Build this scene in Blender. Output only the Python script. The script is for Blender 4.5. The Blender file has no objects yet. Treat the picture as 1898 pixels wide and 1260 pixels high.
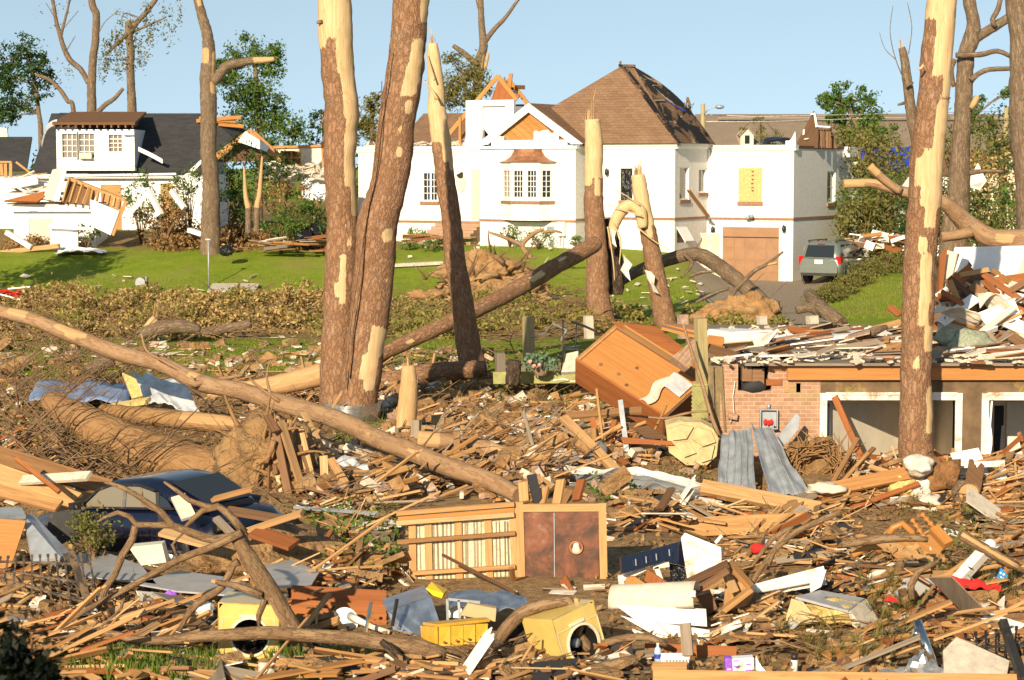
import bpy, bmesh, math, random
import numpy as np
from mathutils import Vector, Matrix, noise, Euler
R = math.radians
rnd = random.Random(7)
SC = bpy.context.scene
COL = SC.collection
# ------------------------------------------------------------------ camera, sky, sun, exposure
FPX = 4000.0; CAMH = 5.4; PITCH = math.atan(320/FPX)
cam_d = bpy.data.cameras.new('camera'); cam = bpy.data.objects.new('camera', cam_d); COL.objects.link(cam)
cam.location = (0, 0, CAMH); cam.rotation_euler = (R(90)-PITCH, 0, 0)
cam_d.sensor_width = 36; cam_d.lens = 36*FPX/1898; cam_d.clip_start = .5; cam_d.clip_end = 9000
cam_d.dof.use_dof = True; cam_d.dof.focus_distance = 40; cam_d.dof.aperture_fstop = 5.6
SC.camera = cam
SUN_AZ, SUN_EL = 19, 22           # degrees left of straight behind the camera, above the horizon
w = bpy.data.worlds.new('World'); SC.world = w; w.use_nodes = True
nt = w.node_tree; bg = nt.nodes['Background']
sky = nt.nodes.new('ShaderNodeTexSky'); sky.sky_type = 'NISHITA'; sky.sun_disc = False
sky.sun_elevation = R(SUN_EL); sky.sun_rotation = R(180+SUN_AZ)
sky.air_density = 1.0; sky.dust_density = .6; sky.ozone_density = 1.5
tcw = nt.nodes.new('ShaderNodeTexCoord'); mpw = nt.nodes.new('ShaderNodeMapping'); mpw.inputs['Location'].default_value = (0, 0, .22)
nt.links.new(tcw.outputs['Generated'], mpw.inputs[0]); nt.links.new(mpw.outputs[0], sky.inputs[0])   # the deep clear blue reaches down to the treetops
hs = nt.nodes.new('ShaderNodeHueSaturation'); hs.inputs['Hue'].default_value = .475; hs.inputs['Saturation'].default_value = .68; hs.inputs['Value'].default_value = .98
nt.links.new(sky.outputs[0], hs.inputs['Color']); nt.links.new(hs.outputs[0], bg.inputs[0]); bg.inputs[1].default_value = .105
sl = bpy.data.lights.new('sun', 'SUN'); sl.energy = 5.0; sl.angle = R(.5); sl.color = (1, .83, .585)
so = bpy.data.objects.new('sun', sl); COL.objects.link(so)
sd = Vector((math.sin(R(SUN_AZ))*math.cos(R(SUN_EL)), math.cos(R(SUN_AZ))*math.cos(R(SUN_EL)), -math.sin(R(SUN_EL))))
so.rotation_euler = sd.to_track_quat('-Z', 'Y').to_euler(); so.location = (-20, -40, 40)
SC.view_settings.view_transform = 'Standard'; SC.view_settings.look = 'None'
SC.view_settings.exposure = .6; SC.view_settings.gamma = 1
try:
    SC.cycles.max_bounces = 5; SC.cycles.transparent_max_bounces = 6
except Exception: pass
# ------------------------------------------------------------------ photograph -> place
CP, SP = math.cos(PITCH), math.sin(PITCH)
def ray(px, py):
    u = (px-949)/FPX; v = (630-py)/FPX
    return Vector((u, CP+v*SP, -SP+v*CP))
def W(px, py, Y):                                 # the point of a pixel's ray that lies Y metres away
    d = ray(px, py); t = Y/d.y
    return Vector((d.x*t, Y, CAMH+d.z*t))
def G(px, py, z=0.0):                             # the point of a pixel's ray at height z
    d = ray(px, py); t = (z-CAMH)/d.z
    return Vector((d.x*t, d.y*t, z))
def PX(p):
    x, y, z = p[0], p[1], p[2]-CAMH
    f = y*CP - z*SP; u = y*SP + z*CP
    return 949+FPX*x/f, 630-FPX*u/f
def sst(a, b, x):
    t = min(1, max(0, (x-a)/(b-a))); return t*t*(3-2*t)
# ------------------------------------------------------------------ mesh building
class MB:
    def __init__(s): s.v = []; s.f = []; s.uv = []; s.m = []; s.M = Matrix(); s.mi = 0; s.at = {}; s.sm = []; s.smooth = False
    def add(s, vs): 
        n = len(s.v); s.v.extend([tuple(s.M @ Vector(p)) for p in vs]); return n
    def face(s, idx, uv=None):
        s.f.append(tuple(idx)); s.m.append(s.mi); s.sm.append(s.smooth)
        if uv is None: uv = [(s.v[i][0]+s.v[i][1], s.v[i][2]+.37*s.v[i][1]) for i in idx]
        s.uv.append(uv)
    def box(s, c, d, rot=None):
        hx, hy, hz = d[0]/2, d[1]/2, d[2]/2
        m = (rot if rot else Matrix.Identity(3)); c = Vector(c)
        P = [(x*hx, y*hy, z*hz) for x in (-1, 1) for y in (-1, 1) for z in (-1, 1)]
        n = s.add([c + m @ Vector(p) for p in P])
        for idx, (i, j) in (((0,1,3,2),(1,2)),((4,6,7,5),(1,2)),((0,4,5,1),(0,2)),((2,3,7,6),(0,2)),((0,2,6,4),(0,1)),((1,5,7,3),(0,1))):
            s.face([n+k for k in idx], [(P[k][i]+hx, P[k][j]+hz+(i+j)*.31) for k in idx])
    def box2(s, a, b):
        s.box([(a[i]+b[i])/2 for i in range(3)], [abs(b[i]-a[i]) for i in range(3)])
    def bar(s, p0, p1, wd, th, roll=0.0):
        p0, p1 = Vector(p0), Vector(p1); x = p1-p0; L = x.length
        if L < 1e-5: return
        x.normalize(); up = Vector((0,0,1)) if abs(x.z) < .95 else Vector((0,1,0))
        y = up.cross(x).normalized(); z = x.cross(y)
        c, q = math.cos(roll), math.sin(roll); y, z = y*c+z*q, z*c-y*q
        s.box((p0+p1)/2, (L, wd, th), Matrix((x, y, z)).transposed())
    def prism(s, pts, th, nrm=None):                # planar outline (3D points) with thickness along its normal (away from the given side)
        P = [Vector(p) for p in pts]
        if nrm is None:
            nrm = Vector((0,0,0))
            for i in range(len(P)): nrm += P[i].cross(P[(i+1) % len(P)])
            nrm = nrm.normalized()
        else: nrm = Vector(nrm).normalized()
        n = len(P); a = s.add(P); b = s.add([p+nrm*th for p in P])
        e = (P[1]-P[0]).normalized(); g = nrm.cross(e)
        uv = [((p-P[0]).dot(e), (p-P[0]).dot(g)) for p in P]
        s.face([a+n-1-i for i in range(n)], [uv[n-1-i] for i in range(n)])
        s.face([b+i for i in range(n)], uv)
        for i in range(n):
            j = (i+1) % n; L = (P[j]-P[i]).length
            s.face([a+i, a+j, b+j, b+i], [(0,0),(L,0),(L,th),(0,th)])
    def grid(s, fn, nu, nv, ul=1.0, vl=1.0, closed=False):
        n = s.add([fn(i/nu, j/nv) for j in range(nv+1) for i in range(nu+1)])
        for j in range(nv):
            for i in range(nu):
                k = n+j*(nu+1)+i
                s.face([k, k+1, k+nu+2, k+nu+1], [(i/nu*ul, j/nv*vl), ((i+1)/nu*ul, j/nv*vl), ((i+1)/nu*ul, (j+1)/nv*vl), (i/nu*ul, (j+1)/nv*vl)])
    def sheet(s, fn, nu, nv, th, ul=1.0, vl=1.0):   # a bent sheet with a real thickness
        E = 1e-3
        def nrm(u, v):
            a = Vector(fn(min(1,u+E), v))-Vector(fn(max(0,u-E), v)); b = Vector(fn(u, min(1,v+E)))-Vector(fn(u, max(0,v-E)))
            k = a.cross(b); return k.normalized() if k.length > 0 else Vector((0,0,1))
        top = [[Vector(fn(i/nu, j/nv)) for i in range(nu+1)] for j in range(nv+1)]
        bot = [[top[j][i]-nrm(i/nu, j/nv)*th for i in range(nu+1)] for j in range(nv+1)]
        a = s.add([p for r in top for p in r]); b = s.add([p for r in bot for p in r]); q = nu+1
        for j in range(nv):
            for i in range(nu):
                k = j*q+i; uv = [(i/nu*ul, j/nv*vl), ((i+1)/nu*ul, j/nv*vl), ((i+1)/nu*ul, (j+1)/nv*vl), (i/nu*ul, (j+1)/nv*vl)]
                s.face([a+k, a+k+1, a+k+q+1, a+k+q], uv); s.face([b+k+q, b+k+q+1, b+k+1, b+k], uv[::-1])
        rim = [i for i in range(nu+1)]+[j*q+nu for j in range(1, nv+1)]+[nv*q+i for i in range(nu-1, -1, -1)]+[j*q for j in range(nv-1, 0, -1)]
        for k in range(len(rim)):
            i, j = rim[k], rim[(k+1) % len(rim)]
            s.face([a+j, a+i, b+i, b+j], [(0,0),(.05,0),(.05,.02),(0,.02)])
    def tube(s, pts, rad, seg=8, cap=True, amp=0.0, seed=0.0, fr=2.0, uvo=0.0):
        P = [Vector(p) for p in pts]; n = len(P); rings = []; L = uvo
        t = (P[1]-P[0]).normalized(); ref = Vector((0,0,1)) if abs(t.z) < .9 else Vector((0,-1,0))
        e = (ref-t*ref.dot(t)).normalized(); base = len(s.v)
        old = s.smooth; s.smooth = True
        vs = []; Ls = []
        for i in range(n):
            tt = (P[min(i+1,n-1)]-P[max(i-1,0)]).normalized()
            e = (e-tt*e.dot(tt)).normalized(); g = tt.cross(e)
            if i: L += (P[i]-P[i-1]).length
            Ls.append(L); r = rad[i] if hasattr(rad, '__len__') else rad
            for k in range(seg):
                th = 2*math.pi*k/seg; d = e*math.cos(th)+g*math.sin(th)
                rr = r
                if amp: 
                    q = P[i]+d*r; w_ = q*(fr/max(r,.02)/3)+Vector((seed,seed*1.7,0)); rr = r*(1+amp*(noise.noise(w_)+(.45*noise.noise(w_*4.1) if seg > 17 else 0)))
                vs.append(P[i]+d*rr)
        b = s.add(vs)
        for i in range(n-1):
            r = rad[i] if hasattr(rad, '__len__') else rad; w0 = 2*math.pi*r/seg
            for k in range(seg):
                k2 = (k+1) % seg
                s.face([b+i*seg+k, b+i*seg+k2, b+(i+1)*seg+k2, b+(i+1)*seg+k], [(Ls[i], k*w0),(Ls[i], (k+1)*w0),(Ls[i+1], (k+1)*w0),(Ls[i+1], k*w0)])
        s.smooth = False
        if cap:
            r = rad[0] if hasattr(rad, '__len__') else rad
            s.face([b+seg-1-k for k in range(seg)], [(0, k*.01) for k in range(seg)])
            s.face([b+(n-1)*seg+k for k in range(seg)], [(0, k*.01) for k in range(seg)])
        s.smooth = old
        return b, seg, n
    def lathe(s, prof, M, seg=16, cap=True):                   # prof: (r, z) in M's frame, axis z
        n = len(prof); old = s.smooth; s.smooth = True
        b = s.add([M @ Vector((r*math.cos(2*math.pi*k/seg), r*math.sin(2*math.pi*k/seg), z)) for r, z in prof for k in range(seg)])
        for i in range(n-1):
            for k in range(seg):
                k2 = (k+1) % seg; s.face([b+i*seg+k, b+i*seg+k2, b+(i+1)*seg+k2, b+(i+1)*seg+k], [(i*.1, k/seg),(i*.1,(k+1)/seg),((i+1)*.1,(k+1)/seg),((i+1)*.1,k/seg)])
        s.smooth = False
        if cap and prof[0][0] > 1e-4: s.face([b+seg-1-k for k in range(seg)])
        if cap and prof[-1][0] > 1e-4: s.face([b+(n-1)*seg+k for k in range(seg)])
        s.smooth = old
    def blob(s, c, r, sub=3, amp=.25, fr=1.2, seed=0.0, ridge=False, rot=None):
        bm = bmesh.new(); bmesh.ops.create_icosphere(bm, subdivisions=sub, radius=1)
        sv = Vector((seed, seed*2.3, -seed)); c = Vector(c); r = Vector(r) if hasattr(r, '__len__') else Vector((r,r,r)); vs = []
        for v in bm.verts:
            k = noise.fractal(v.co*fr+sv, 1, 2, 4) if not ridge else noise.cell_vector(v.co*fr*1.4+sv)[0]-.5
            p = v.co*(1+amp*k); p = Vector((p.x*r.x, p.y*r.y, p.z*r.z))
            if rot: p = rot @ p
            vs.append(c+p)
        old = s.smooth; s.smooth = not ridge
        b = s.add(vs)
        for f in bm.faces: s.face([b+v.index for v in f.verts])
        s.smooth = old; bm.free()
    def build(s, name, mats, parent=None, origin=None):
        me = bpy.data.meshes.new(name); V = np.array(s.v, dtype=float)
        if parent is not None: off = np.array(wloc(parent))
        elif origin is not None: off = np.array(origin)
        else: off = np.array([(V[:,0].min()+V[:,0].max())/2, (V[:,1].min()+V[:,1].max())/2, V[:,2].min()])
        V = V-off
        me.from_pydata(V.tolist(), [], s.f)
        uv = me.uv_layers.new(name='UVMap')
        uv.data.foreach_set('uv', [c for f in s.uv for p in f for c in p])
        if not isinstance(mats, (list, tuple)): mats = [mats]
        for m in mats: me.materials.append(m)
        me.polygons.foreach_set('material_index', s.m); me.polygons.foreach_set('use_smooth', s.sm)
        for k, a in s.at.items():
            la = me.attributes.new(k, 'FLOAT', 'POINT'); la.data.foreach_set('value', a)
        me.update()
        o = bpy.data.objects.new(name, me); COL.objects.link(o)
        if parent is not None: o.parent = parent
        else: o.location = off
        return o
def wloc(o):
    v = Vector((0,0,0))
    while o is not None: v += o.location; o = o.parent
    return v
def tag(o, label=None, cat=None, group=None, kind=None):
    if label: o['label'] = label
    if cat: o['category'] = cat
    if group: o['group'] = group
    if kind: o['kind'] = kind
    return o
def thing(name, label, cat, loc=(0,0,0), group=None):
    o = bpy.data.objects.new(name, None); COL.objects.link(o); o.location = loc; o.empty_display_size = .2
    return tag(o, label, cat, group)
def np_mesh(name, V, F, mat, parent=None, origin=None):
    off = np.array(wloc(parent)) if parent is not None else (np.array(origin) if origin is not None else np.array([V[:,0].mean(), V[:,1].mean(), V[:,2].min()]))
    V = V-off; me = bpy.data.meshes.new(name); n = len(V); m = len(F); k = F.shape[1]
    me.vertices.add(n); me.vertices.foreach_set('co', V.astype(np.float32).ravel())
    me.loops.add(m*k); me.loops.foreach_set('vertex_index', F.astype(np.int32).ravel())
    me.polygons.add(m); me.polygons.foreach_set('loop_start', (np.arange(m)*k).astype(np.int32)); me.polygons.foreach_set('loop_total', np.full(m, k, dtype=np.int32))
    me.materials.append(mat); me.update(calc_edges=True); me.validate()
    o = bpy.data.objects.new(name, me); COL.objects.link(o)
    if parent is not None: o.parent = parent
    else: o.location = off
    return o
NR = np.random.RandomState(11)
def leaf_arrays(C, size, asp=.5, up=0.0, var=.4):    # C: N x 3 leaf centres -> one kite-shaped leaf at each
    n = len(C); t = NR.normal(size=(n,3)); t[:,2] += up; t /= np.linalg.norm(t, axis=1)[:,None]
    b = NR.normal(size=(n,3)); b -= t*(b*t).sum(1)[:,None]; b /= np.linalg.norm(b, axis=1)[:,None]
    s = (size*(1-var+2*var*NR.rand(n)))[:,None]
    V = np.stack([C-t*s*.5, C+b*s*asp*.5-t*s*.05, C+t*s*.5, C-b*s*asp*.5-t*s*.05], 1).reshape(-1,3)
    return V, np.arange(4*n).reshape(-1,4)
def clump_pts(c, r, n, k=14, sig=.2, shell=.5):      # leaves gather round k twig ends inside an ellipsoid, leaving gaps
    c = np.array(c); r = np.array(r if hasattr(r, '__len__') else (r,r,r))
    d = NR.normal(size=(k,3)); d /= np.linalg.norm(d, axis=1)[:,None]; d *= (shell+(1-shell)*NR.rand(k)**.5)[:,None]
    i = NR.randint(0, k, n); p = d[i]+NR.normal(size=(n,3))*sig*(.5+NR.rand(k))[i][:,None]
    return c+p*r, c+d*r
# ------------------------------------------------------------------ materials
class MT:
    def __init__(s, name):
        s.mat = bpy.data.materials.new(name); s.mat.use_nodes = True; s.t = s.mat.node_tree; s.b = s.t.nodes['Principled BSDF']; s.out = s.t.nodes['Material Output']
    def n(s, typ, **kw):
        o = s.t.nodes.new('ShaderNode'+typ)
        for k, v in kw.items():
            if k.startswith('i'): 
                key = k[1:]; key = int(key) if key.isdigit() else key.replace('_', ' ')
                o.inputs[key].default_value = v
            else: setattr(o, k, v)
        return o
    def l(s, a, b): s.t.links.new(a, b)
    def ramp(s, fac, stops, interp='LINEAR'):
        r = s.n('ValToRGB'); r.color_ramp.interpolation = interp; e = r.color_ramp.elements
        while len(e) < len(stops): e.new(.5)
        for q, (p, c) in zip(e, stops): q.position = p; q.color = (c[0], c[1], c[2], 1) if hasattr(c, '__len__') else (c, c, c, 1)
        s.l(fac, r.inputs[0]); return r.outputs[0]
    def mix(s, fac, a, b, mode='MIX'):
        m = s.n('Mix', data_type='RGBA', blend_type=mode)
        for k, v in ((0, fac), (6, a), (7, b)):
            if hasattr(v, 'is_linked') or isinstance(v, bpy.types.NodeSocket): s.l(v, m.inputs[k])
            elif k == 0: m.inputs[0].default_value = v
            else: m.inputs[k].default_value = (v[0], v[1], v[2], 1)
        return m.outputs[2]
    def math(s, op, a, b=0.0, clamp=False):
        m = s.n('Math', operation=op, use_clamp=clamp)
        for i, v in enumerate((a, b)):
            if isinstance(v, bpy.types.NodeSocket): s.l(v, m.inputs[i])
            else: m.inputs[i].default_value = v
        return m.outputs[0]
    def uv(s, sc=(1,1,1), rand=False, obj=False):
        tc = s.n('TexCoord'); m = s.n('Mapping'); m.inputs['Scale'].default_value = sc
        s.l(tc.outputs['Object' if obj else 'UV'], m.inputs[0])
        if rand:
            c = s.n('CombineXYZ'); r = s.math('MULTIPLY', s.rand(), 37.0)
            s.l(r, c.inputs[0]); s.l(s.math('MULTIPLY', r, 1.7), c.inputs[1]); s.l(r, c.inputs[2]); s.l(c.outputs[0], m.inputs['Location'])
        return m.outputs[0]
    def rand(s):
        g = s.n('NewGeometry'); o = s.n('ObjectInfo')
        return s.math('FRACT', s.math('ADD', g.outputs['Random Per Island'], s.math('MULTIPLY', o.outputs['Random'], 7.31)))
    def noise(s, vec, scale=1.0, det=4, rough=.6, dist=0.0):
        n = s.n('TexNoise'); n.inputs['Scale'].default_value = scale; n.inputs['Detail'].default_value = det; n.inputs['Roughness'].default_value = rough; n.inputs['Distortion'].default_value = dist
        if vec is not None: s.l(vec, n.inputs[0])
        return n.outputs[0]
    def bump(s, h, st=.4, dist=.02):
        b = s.n('Bump'); b.inputs['Strength'].default_value = st; b.inputs['Distance'].default_value = dist
        s.l(h, b.inputs['Height']); s.l(b.outputs[0], s.b.inputs['Normal'])
    def col(s, c): 
        if isinstance(c, bpy.types.NodeSocket): s.l(c, s.b.inputs['Base Color'])
        else: s.b.inputs['Base Color'].default_value = (c[0], c[1], c[2], 1)
    def rough(s, r, metal=0.0, spec=None):
        s.b.inputs['Roughness'].default_value = r; s.b.inputs['Metallic'].default_value = metal
        if spec is not None: s.b.inputs['Specular IOR Level'].default_value = spec
def m_plain(name, c, rough=.6, metal=0.0, sc=6.0, amt=.35, dirt=None, dirt_t=.62, bump=.15, bd=.01, spec=None, coat=0.0):
    m = MT(name); v = m.uv(obj=True); n = m.noise(v, sc, 6, .65)
    lo = tuple(x*(1-amt) for x in c); hi = tuple(min(.95, x*(1+amt*.4)) for x in c)
    k = m.ramp(n, [(.3, lo), (.62, hi)])
    if dirt:
        n2 = m.noise(v, sc*.55, 8, .72, .6); f = m.ramp(n2, [(dirt_t-.07, 0.0), (dirt_t+.06, 1.0)]); k = m.mix(f, k, dirt)
    m.col(k); m.rough(rough, metal, spec)
    if coat: m.b.inputs['Coat Weight'].default_value = coat; m.b.inputs['Coat Roughness'].default_value = .08
    if bump: m.bump(m.noise(v, sc*3, 4), bump, bd)
    return m.mat
def m_wood(name, cols, rough=.75, grain=.45, stain=None, dust=.0):
    m = MT(name); r = m.rand()
    base = m.ramp(r, [(i/max(1,len(cols)-1), c) for i, c in enumerate(cols)])
    g = m.noise(m.uv((1.1, 26, 26), True), 1.0, 5, .65, .8)
    g2 = m.noise(m.uv((.6, 5, 5), True), 1.0, 4, .7, 1.5)
    k = m.mix(m.ramp(g, [(.35, grain), (.6, 0.0)]), base, m.mix(1.0, base, (.45,.36,.30), 'MULTIPLY'))
    k = m.mix(m.ramp(g2, [(.52, 0.0), (.75, .65)]), k, stain or m.mix(1.0, base, (.55,.45,.38), 'MULTIPLY'))
    m.col(k); m.rough(rough, 0, .25); m.bump(g, .35, .006); return m.mat
def m_bark(name, c0, c1, c2, fis, peel=None, su=(5.0, 9.0), bd=.05, lichen=None, cw=.4, fs=1.0):
    m = MT(name); v = m.uv((su[0], su[1], 1)); tc = m.uv(obj=True)
    nz = m.noise(tc, 7.0, 5, .65)
    warp = m.n('Mix', data_type='RGBA', blend_type='LINEAR_LIGHT'); warp.inputs[0].default_value = .6
    nc = m.n('TexNoise'); nc.inputs['Scale'].default_value = 3.0; m.l(v, nc.inputs[0]); m.l(v, warp.inputs[6]); m.l(nc.outputs[1], warp.inputs[7])
    vo = m.n('TexVoronoi', feature='DISTANCE_TO_EDGE'); vo.inputs['Scale'].default_value = 1.0; m.l(warp.outputs[2], vo.inputs[0])
    vc = m.n('TexVoronoi'); vc.inputs['Scale'].default_value = 1.0; m.l(warp.outputs[2], vc.inputs[0])
    cell = m.n('SeparateColor'); m.l(vc.outputs['Color'], cell.inputs[0])
    f = m.ramp(vo.outputs[0], [(.0, 0.0), (.09, 1.0)])
    k = m.ramp(m.math('ADD', m.math('MULTIPLY', cell.outputs[0], cw), m.math('ADD', m.math('MULTIPLY', nz, .5), m.math('MULTIPLY', m.noise(m.uv((1.2, 14, 1)), 1.0, 4, .7, .5), .3 if cw < .4 else .1))), [(.2, c0), (.5, c1), (.85, c2)])
    if lichen: k = m.mix(m.ramp(m.noise(tc, 2.2, 6, .7), [(.55, 0.0), (.7, .6)]), k, lichen)
    k = m.mix(m.math('ADD', m.math('MULTIPLY', f, fs), 1-fs), fis, k)
    h = m.math('ADD', m.math('MULTIPLY', m.ramp(vo.outputs[0], [(.0, 0.0), (.22, 1.0)]), .8), m.math('MULTIPLY', m.noise(tc, 22, 4), .5))
    rgh = .9
    if peel:
        a = m.n('Attribute', attribute_name='peel'); gr = m.noise(m.uv((1.3, 30, 1)), 1.0, 5, .65, .6)
        fac = m.ramp(m.math('ADD', a.outputs['Fac'], m.math('MULTIPLY', m.math('SUBTRACT', m.noise(m.uv((2.2, 9, 1)), 1.5, 7, .75, .6), .5), 1.25)), [(.47, 0.0), (.53, 1.0)])
        pw = m.ramp(gr, [(.3, peel[0]), (.5, peel[1]), (.72, peel[2])])
        pw = m.mix(m.ramp(m.noise(m.uv((1.2, 3, 1)), 2.0, 4, .7), [(.55, 0.0), (.72, .6)]), pw, peel[3])
        k = m.mix(fac, k, pw); inv = m.math('SUBTRACT', 1.0, fac)
        h = m.math('ADD', m.math('MULTIPLY', h, inv), m.math('MULTIPLY', m.math('MULTIPLY', gr, .35), fac))
    m.col(k); m.rough(rgh, 0, .15); m.bump(h, .75 if fs > .8 else .65, bd); return m.mat
def m_leaf(name, cols, trans=.35):
    m = MT(name); g = m.n('NewGeometry'); k = m.ramp(g.outputs['Random Per Island'], [(i/max(1,len(cols)-1), c) for i, c in enumerate(cols)])
    m.col(k); m.rough(.6, 0, .2)
    tr = m.n('BsdfTranslucent'); m.l(m.mix(1.0, k, (1.3, 1.25, .6), 'MULTIPLY'), tr.inputs[0]); mx = m.n('MixShader'); mx.inputs[0].default_value = trans
    m.l(m.b.outputs[0], mx.inputs[1]); m.l(tr.outputs[0], mx.inputs[2]); m.l(mx.outputs[0], m.out.inputs[0]); return m.mat
def m_brick(name, c1, c2, mortar, stain=None, st=.6, bw=.215, bh=.075, amt=1.0, bd=.012, weath=None, ms=.008):
    m = MT(name); v = m.uv(); br = m.n('TexBrick'); m.l(v, br.inputs[0]); br.inputs['Scale'].default_value = 1.0
    br.inputs['Brick Width'].default_value = bw; br.inputs['Row Height'].default_value = bh; br.inputs['Mortar Size'].default_value = ms; br.inputs['Bias'].default_value = 0
    for i, c in ((1, c1), (2, c2), (3, mortar)): br.inputs[i].default_value = (*c, 1)
    o = m.uv(obj=True); n = m.noise(o, 1.3, 7, .7); k = m.mix(m.ramp(m.noise(o, 9, 5), [(.35, .35), (.6, 0.0)]), br.outputs[0], m.mix(1.0, br.outputs[0], (.6,.55,.5), 'MULTIPLY'))
    if stain: k = m.mix(m.ramp(n, [(st-.06, 0.0), (st+.12, .85)]), k, stain)
    if weath: k = m.mix(m.ramp(m.noise(m.uv((2.5,.35,1)), 1.0, 6, .7), [(.5, 0.0), (.8, .5)]), k, weath)
    m.col(k); m.rough(.8, 0, .2); m.bump(m.math('ADD', m.math('SUBTRACT', 1.0, br.outputs[1]), m.math('MULTIPLY', m.noise(o, 30, 3), .4)), .5*amt, bd); return m.mat
def m_shingle(name, c1, c2, c3, tw=.30, th=.14, torn=None, tt=.6, felt=(.02,.02,.022)):
    m = MT(name); v = m.uv(); br = m.n('TexBrick'); m.l(v, br.inputs[0]); br.inputs['Scale'].default_value = 1.0
    br.inputs['Brick Width'].default_value = tw; br.inputs['Row Height'].default_value = th; br.inputs['Mortar Size'].default_value = .006; br.inputs['Bias'].default_value = 0
    for i, c in ((1, c1), (2, c2), (3, tuple(x*.45 for x in c1))): br.inputs[i].default_value = (*c, 1)
    o = m.uv(obj=True); k = m.mix(m.ramp(m.noise(o, .9, 6, .65), [(.35, .7), (.65, 0.0)]), br.outputs[0], c3)
    k = m.mix(m.ramp(m.noise(m.uv((1.1,6,1)), 1.0, 4), [(.45,0.0),(.7,.5)]), k, c2)
    if torn:
        n = m.noise(m.uv((.55,.55,1)), 1.0, 7, .68, .5); k = m.mix(m.ramp(n, [(tt-.012, 0.0), (tt+.012, 1.0)]), k, felt)
        k = m.mix(m.ramp(m.noise(m.uv((.9,.5,1)), 1.0, 4, .6, .4), [(.60, 0.0), (.615, 1.0)]), k, torn)
    m.col(k); m.rough(.85, 0, .15); m.bump(m.math('SUBTRACT', 1.0, br.outputs[1]), .7, .015); return m.mat
def m_metal(name, c=(.5,.52,.55), rough=.35, rust=None, rt=.62, sc=3.0, metal=.9, lines=None):
    m = MT(name); v = m.uv(obj=True); k = m.ramp(m.noise(v, sc, 7, .7, .3), [(.3, tuple(x*.6 for x in c)), (.65, c)])
    if rust: k = m.mix(m.ramp(m.noise(v, sc*1.3, 8, .72, .5), [(rt-.05, 0.0), (rt+.08, 1.0)]), k, rust)
    m.col(k); m.b.inputs['Metallic'].default_value = metal
    m.l(m.ramp(m.noise(v, sc*2, 5), [(.3, rough*.7), (.7, min(1, rough*1.5))]), m.b.inputs['Roughness']); m.bump(m.noise(v, sc*1.5, 3), .25, .02); return m.mat
def m_glass(name, c=(.02,.025,.03)):
    m = MT(name); m.col(c); m.rough(.04, 0, .6); m.bump(m.noise(m.uv(obj=True), 1.1, 2), .12, .03); return m.mat
M = {}
M['pine'] = m_bark('pine_bark', (.225,.115,.06), (.295,.16,.088), (.355,.215,.13), (.13,.068,.038), peel=[(.46,.30,.14),(.57,.41,.22),(.65,.51,.32),(.42,.22,.085)], su=(4.5, 11), bd=.03, cw=.34, fs=.85, lichen=(.29,.21,.14))
M['oak'] = m_bark('grey_bark', (.15,.10,.062), (.22,.155,.10), (.29,.215,.145), (.09,.06,.04), peel=[(.38,.22,.09),(.48,.31,.15),(.55,.41,.25),(.36,.17,.06)], su=(3.5, 16.0), bd=.02, lichen=(.30,.29,.20))
M['smooth'] = m_bark('smooth_bark', (.23,.135,.072), (.31,.19,.105), (.39,.265,.16), (.17,.09,.045), peel=[(.38,.21,.09),(.47,.29,.14),(.53,.37,.21),(.34,.13,.045)], su=(1.2, 5.0), bd=.012, lichen=(.33,.26,.18), cw=.2, fs=.6)
M['mudbark'] = m_bark('muddy_bark', (.22,.12,.052), (.30,.17,.075), (.37,.23,.11), (.14,.075,.035), peel=[(.32,.18,.075),(.4,.24,.11),(.47,.31,.16),(.28,.13,.045)], su=(1.0, 4.0), bd=.03, cw=.1, fs=.3)
M['branch'] = m_bark('branch_bark', (.16,.095,.05), (.23,.145,.08), (.30,.20,.115), (.10,.06,.033), peel=[(.38,.2,.085),(.46,.28,.13),(.53,.38,.2),(.32,.14,.05)], su=(3.0, 14.0), bd=.008)
M['darkwood'] = m_bark('charred_bark', (.05,.035,.025), (.10,.07,.048), (.19,.13,.085), (.02,.014,.01), su=(3.0, 16.0), bd=.03)
M['split'] = m_wood('split_wood', [(.47,.285,.115),(.55,.36,.17),(.62,.45,.25),(.48,.27,.10)], grain=.6, stain=(.36,.16,.05))
M['board'] = m_wood('pine_board', [(.33,.17,.064),(.44,.24,.095),(.52,.32,.145),(.40,.19,.06),(.58,.385,.19),(.24,.125,.055),(.46,.26,.10)], grain=.55)
M['fresh'] = m_wood('fresh_lumber', [(.48,.265,.105),(.55,.33,.145)], grain=.5)
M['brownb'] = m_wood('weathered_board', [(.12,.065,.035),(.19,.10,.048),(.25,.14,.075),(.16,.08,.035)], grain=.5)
M['redb'] = m_wood('red_stained_board', [(.30,.095,.03),(.36,.13,.04),(.25,.085,.03)], grain=.4)
M['greyb'] = m_wood('grey_board', [(.25,.20,.15),(.34,.28,.21),(.19,.155,.12)], grain=.45)
M['orangeply'] = m_wood('varnished_plywood', [(.44,.20,.06),(.47,.23,.07)], rough=.45, grain=.3, stain=(.36,.13,.035))
M['osb'] = m_plain('strand_board', (.60,.40,.16), .8, sc=14, amt=.35, bump=.2)
M['oaktrim'] = m_wood('turned_hardwood', [(.40,.17,.045),(.45,.2,.055)], rough=.35, grain=.3)
M['greenwood'] = m_wood('treated_post', [(.34,.28,.13),(.42,.35,.18)], grain=.4)
M['white'] = m_plain('white_paint', (.78,.76,.71), .5, sc=5, amt=.12, dirt=(.45,.36,.25), dirt_t=.68, bump=.06)
M['cleanwhite'] = m_plain('white_trim_paint', (.80,.79,.76), .5, sc=3, amt=.08, bump=.04)
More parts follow.
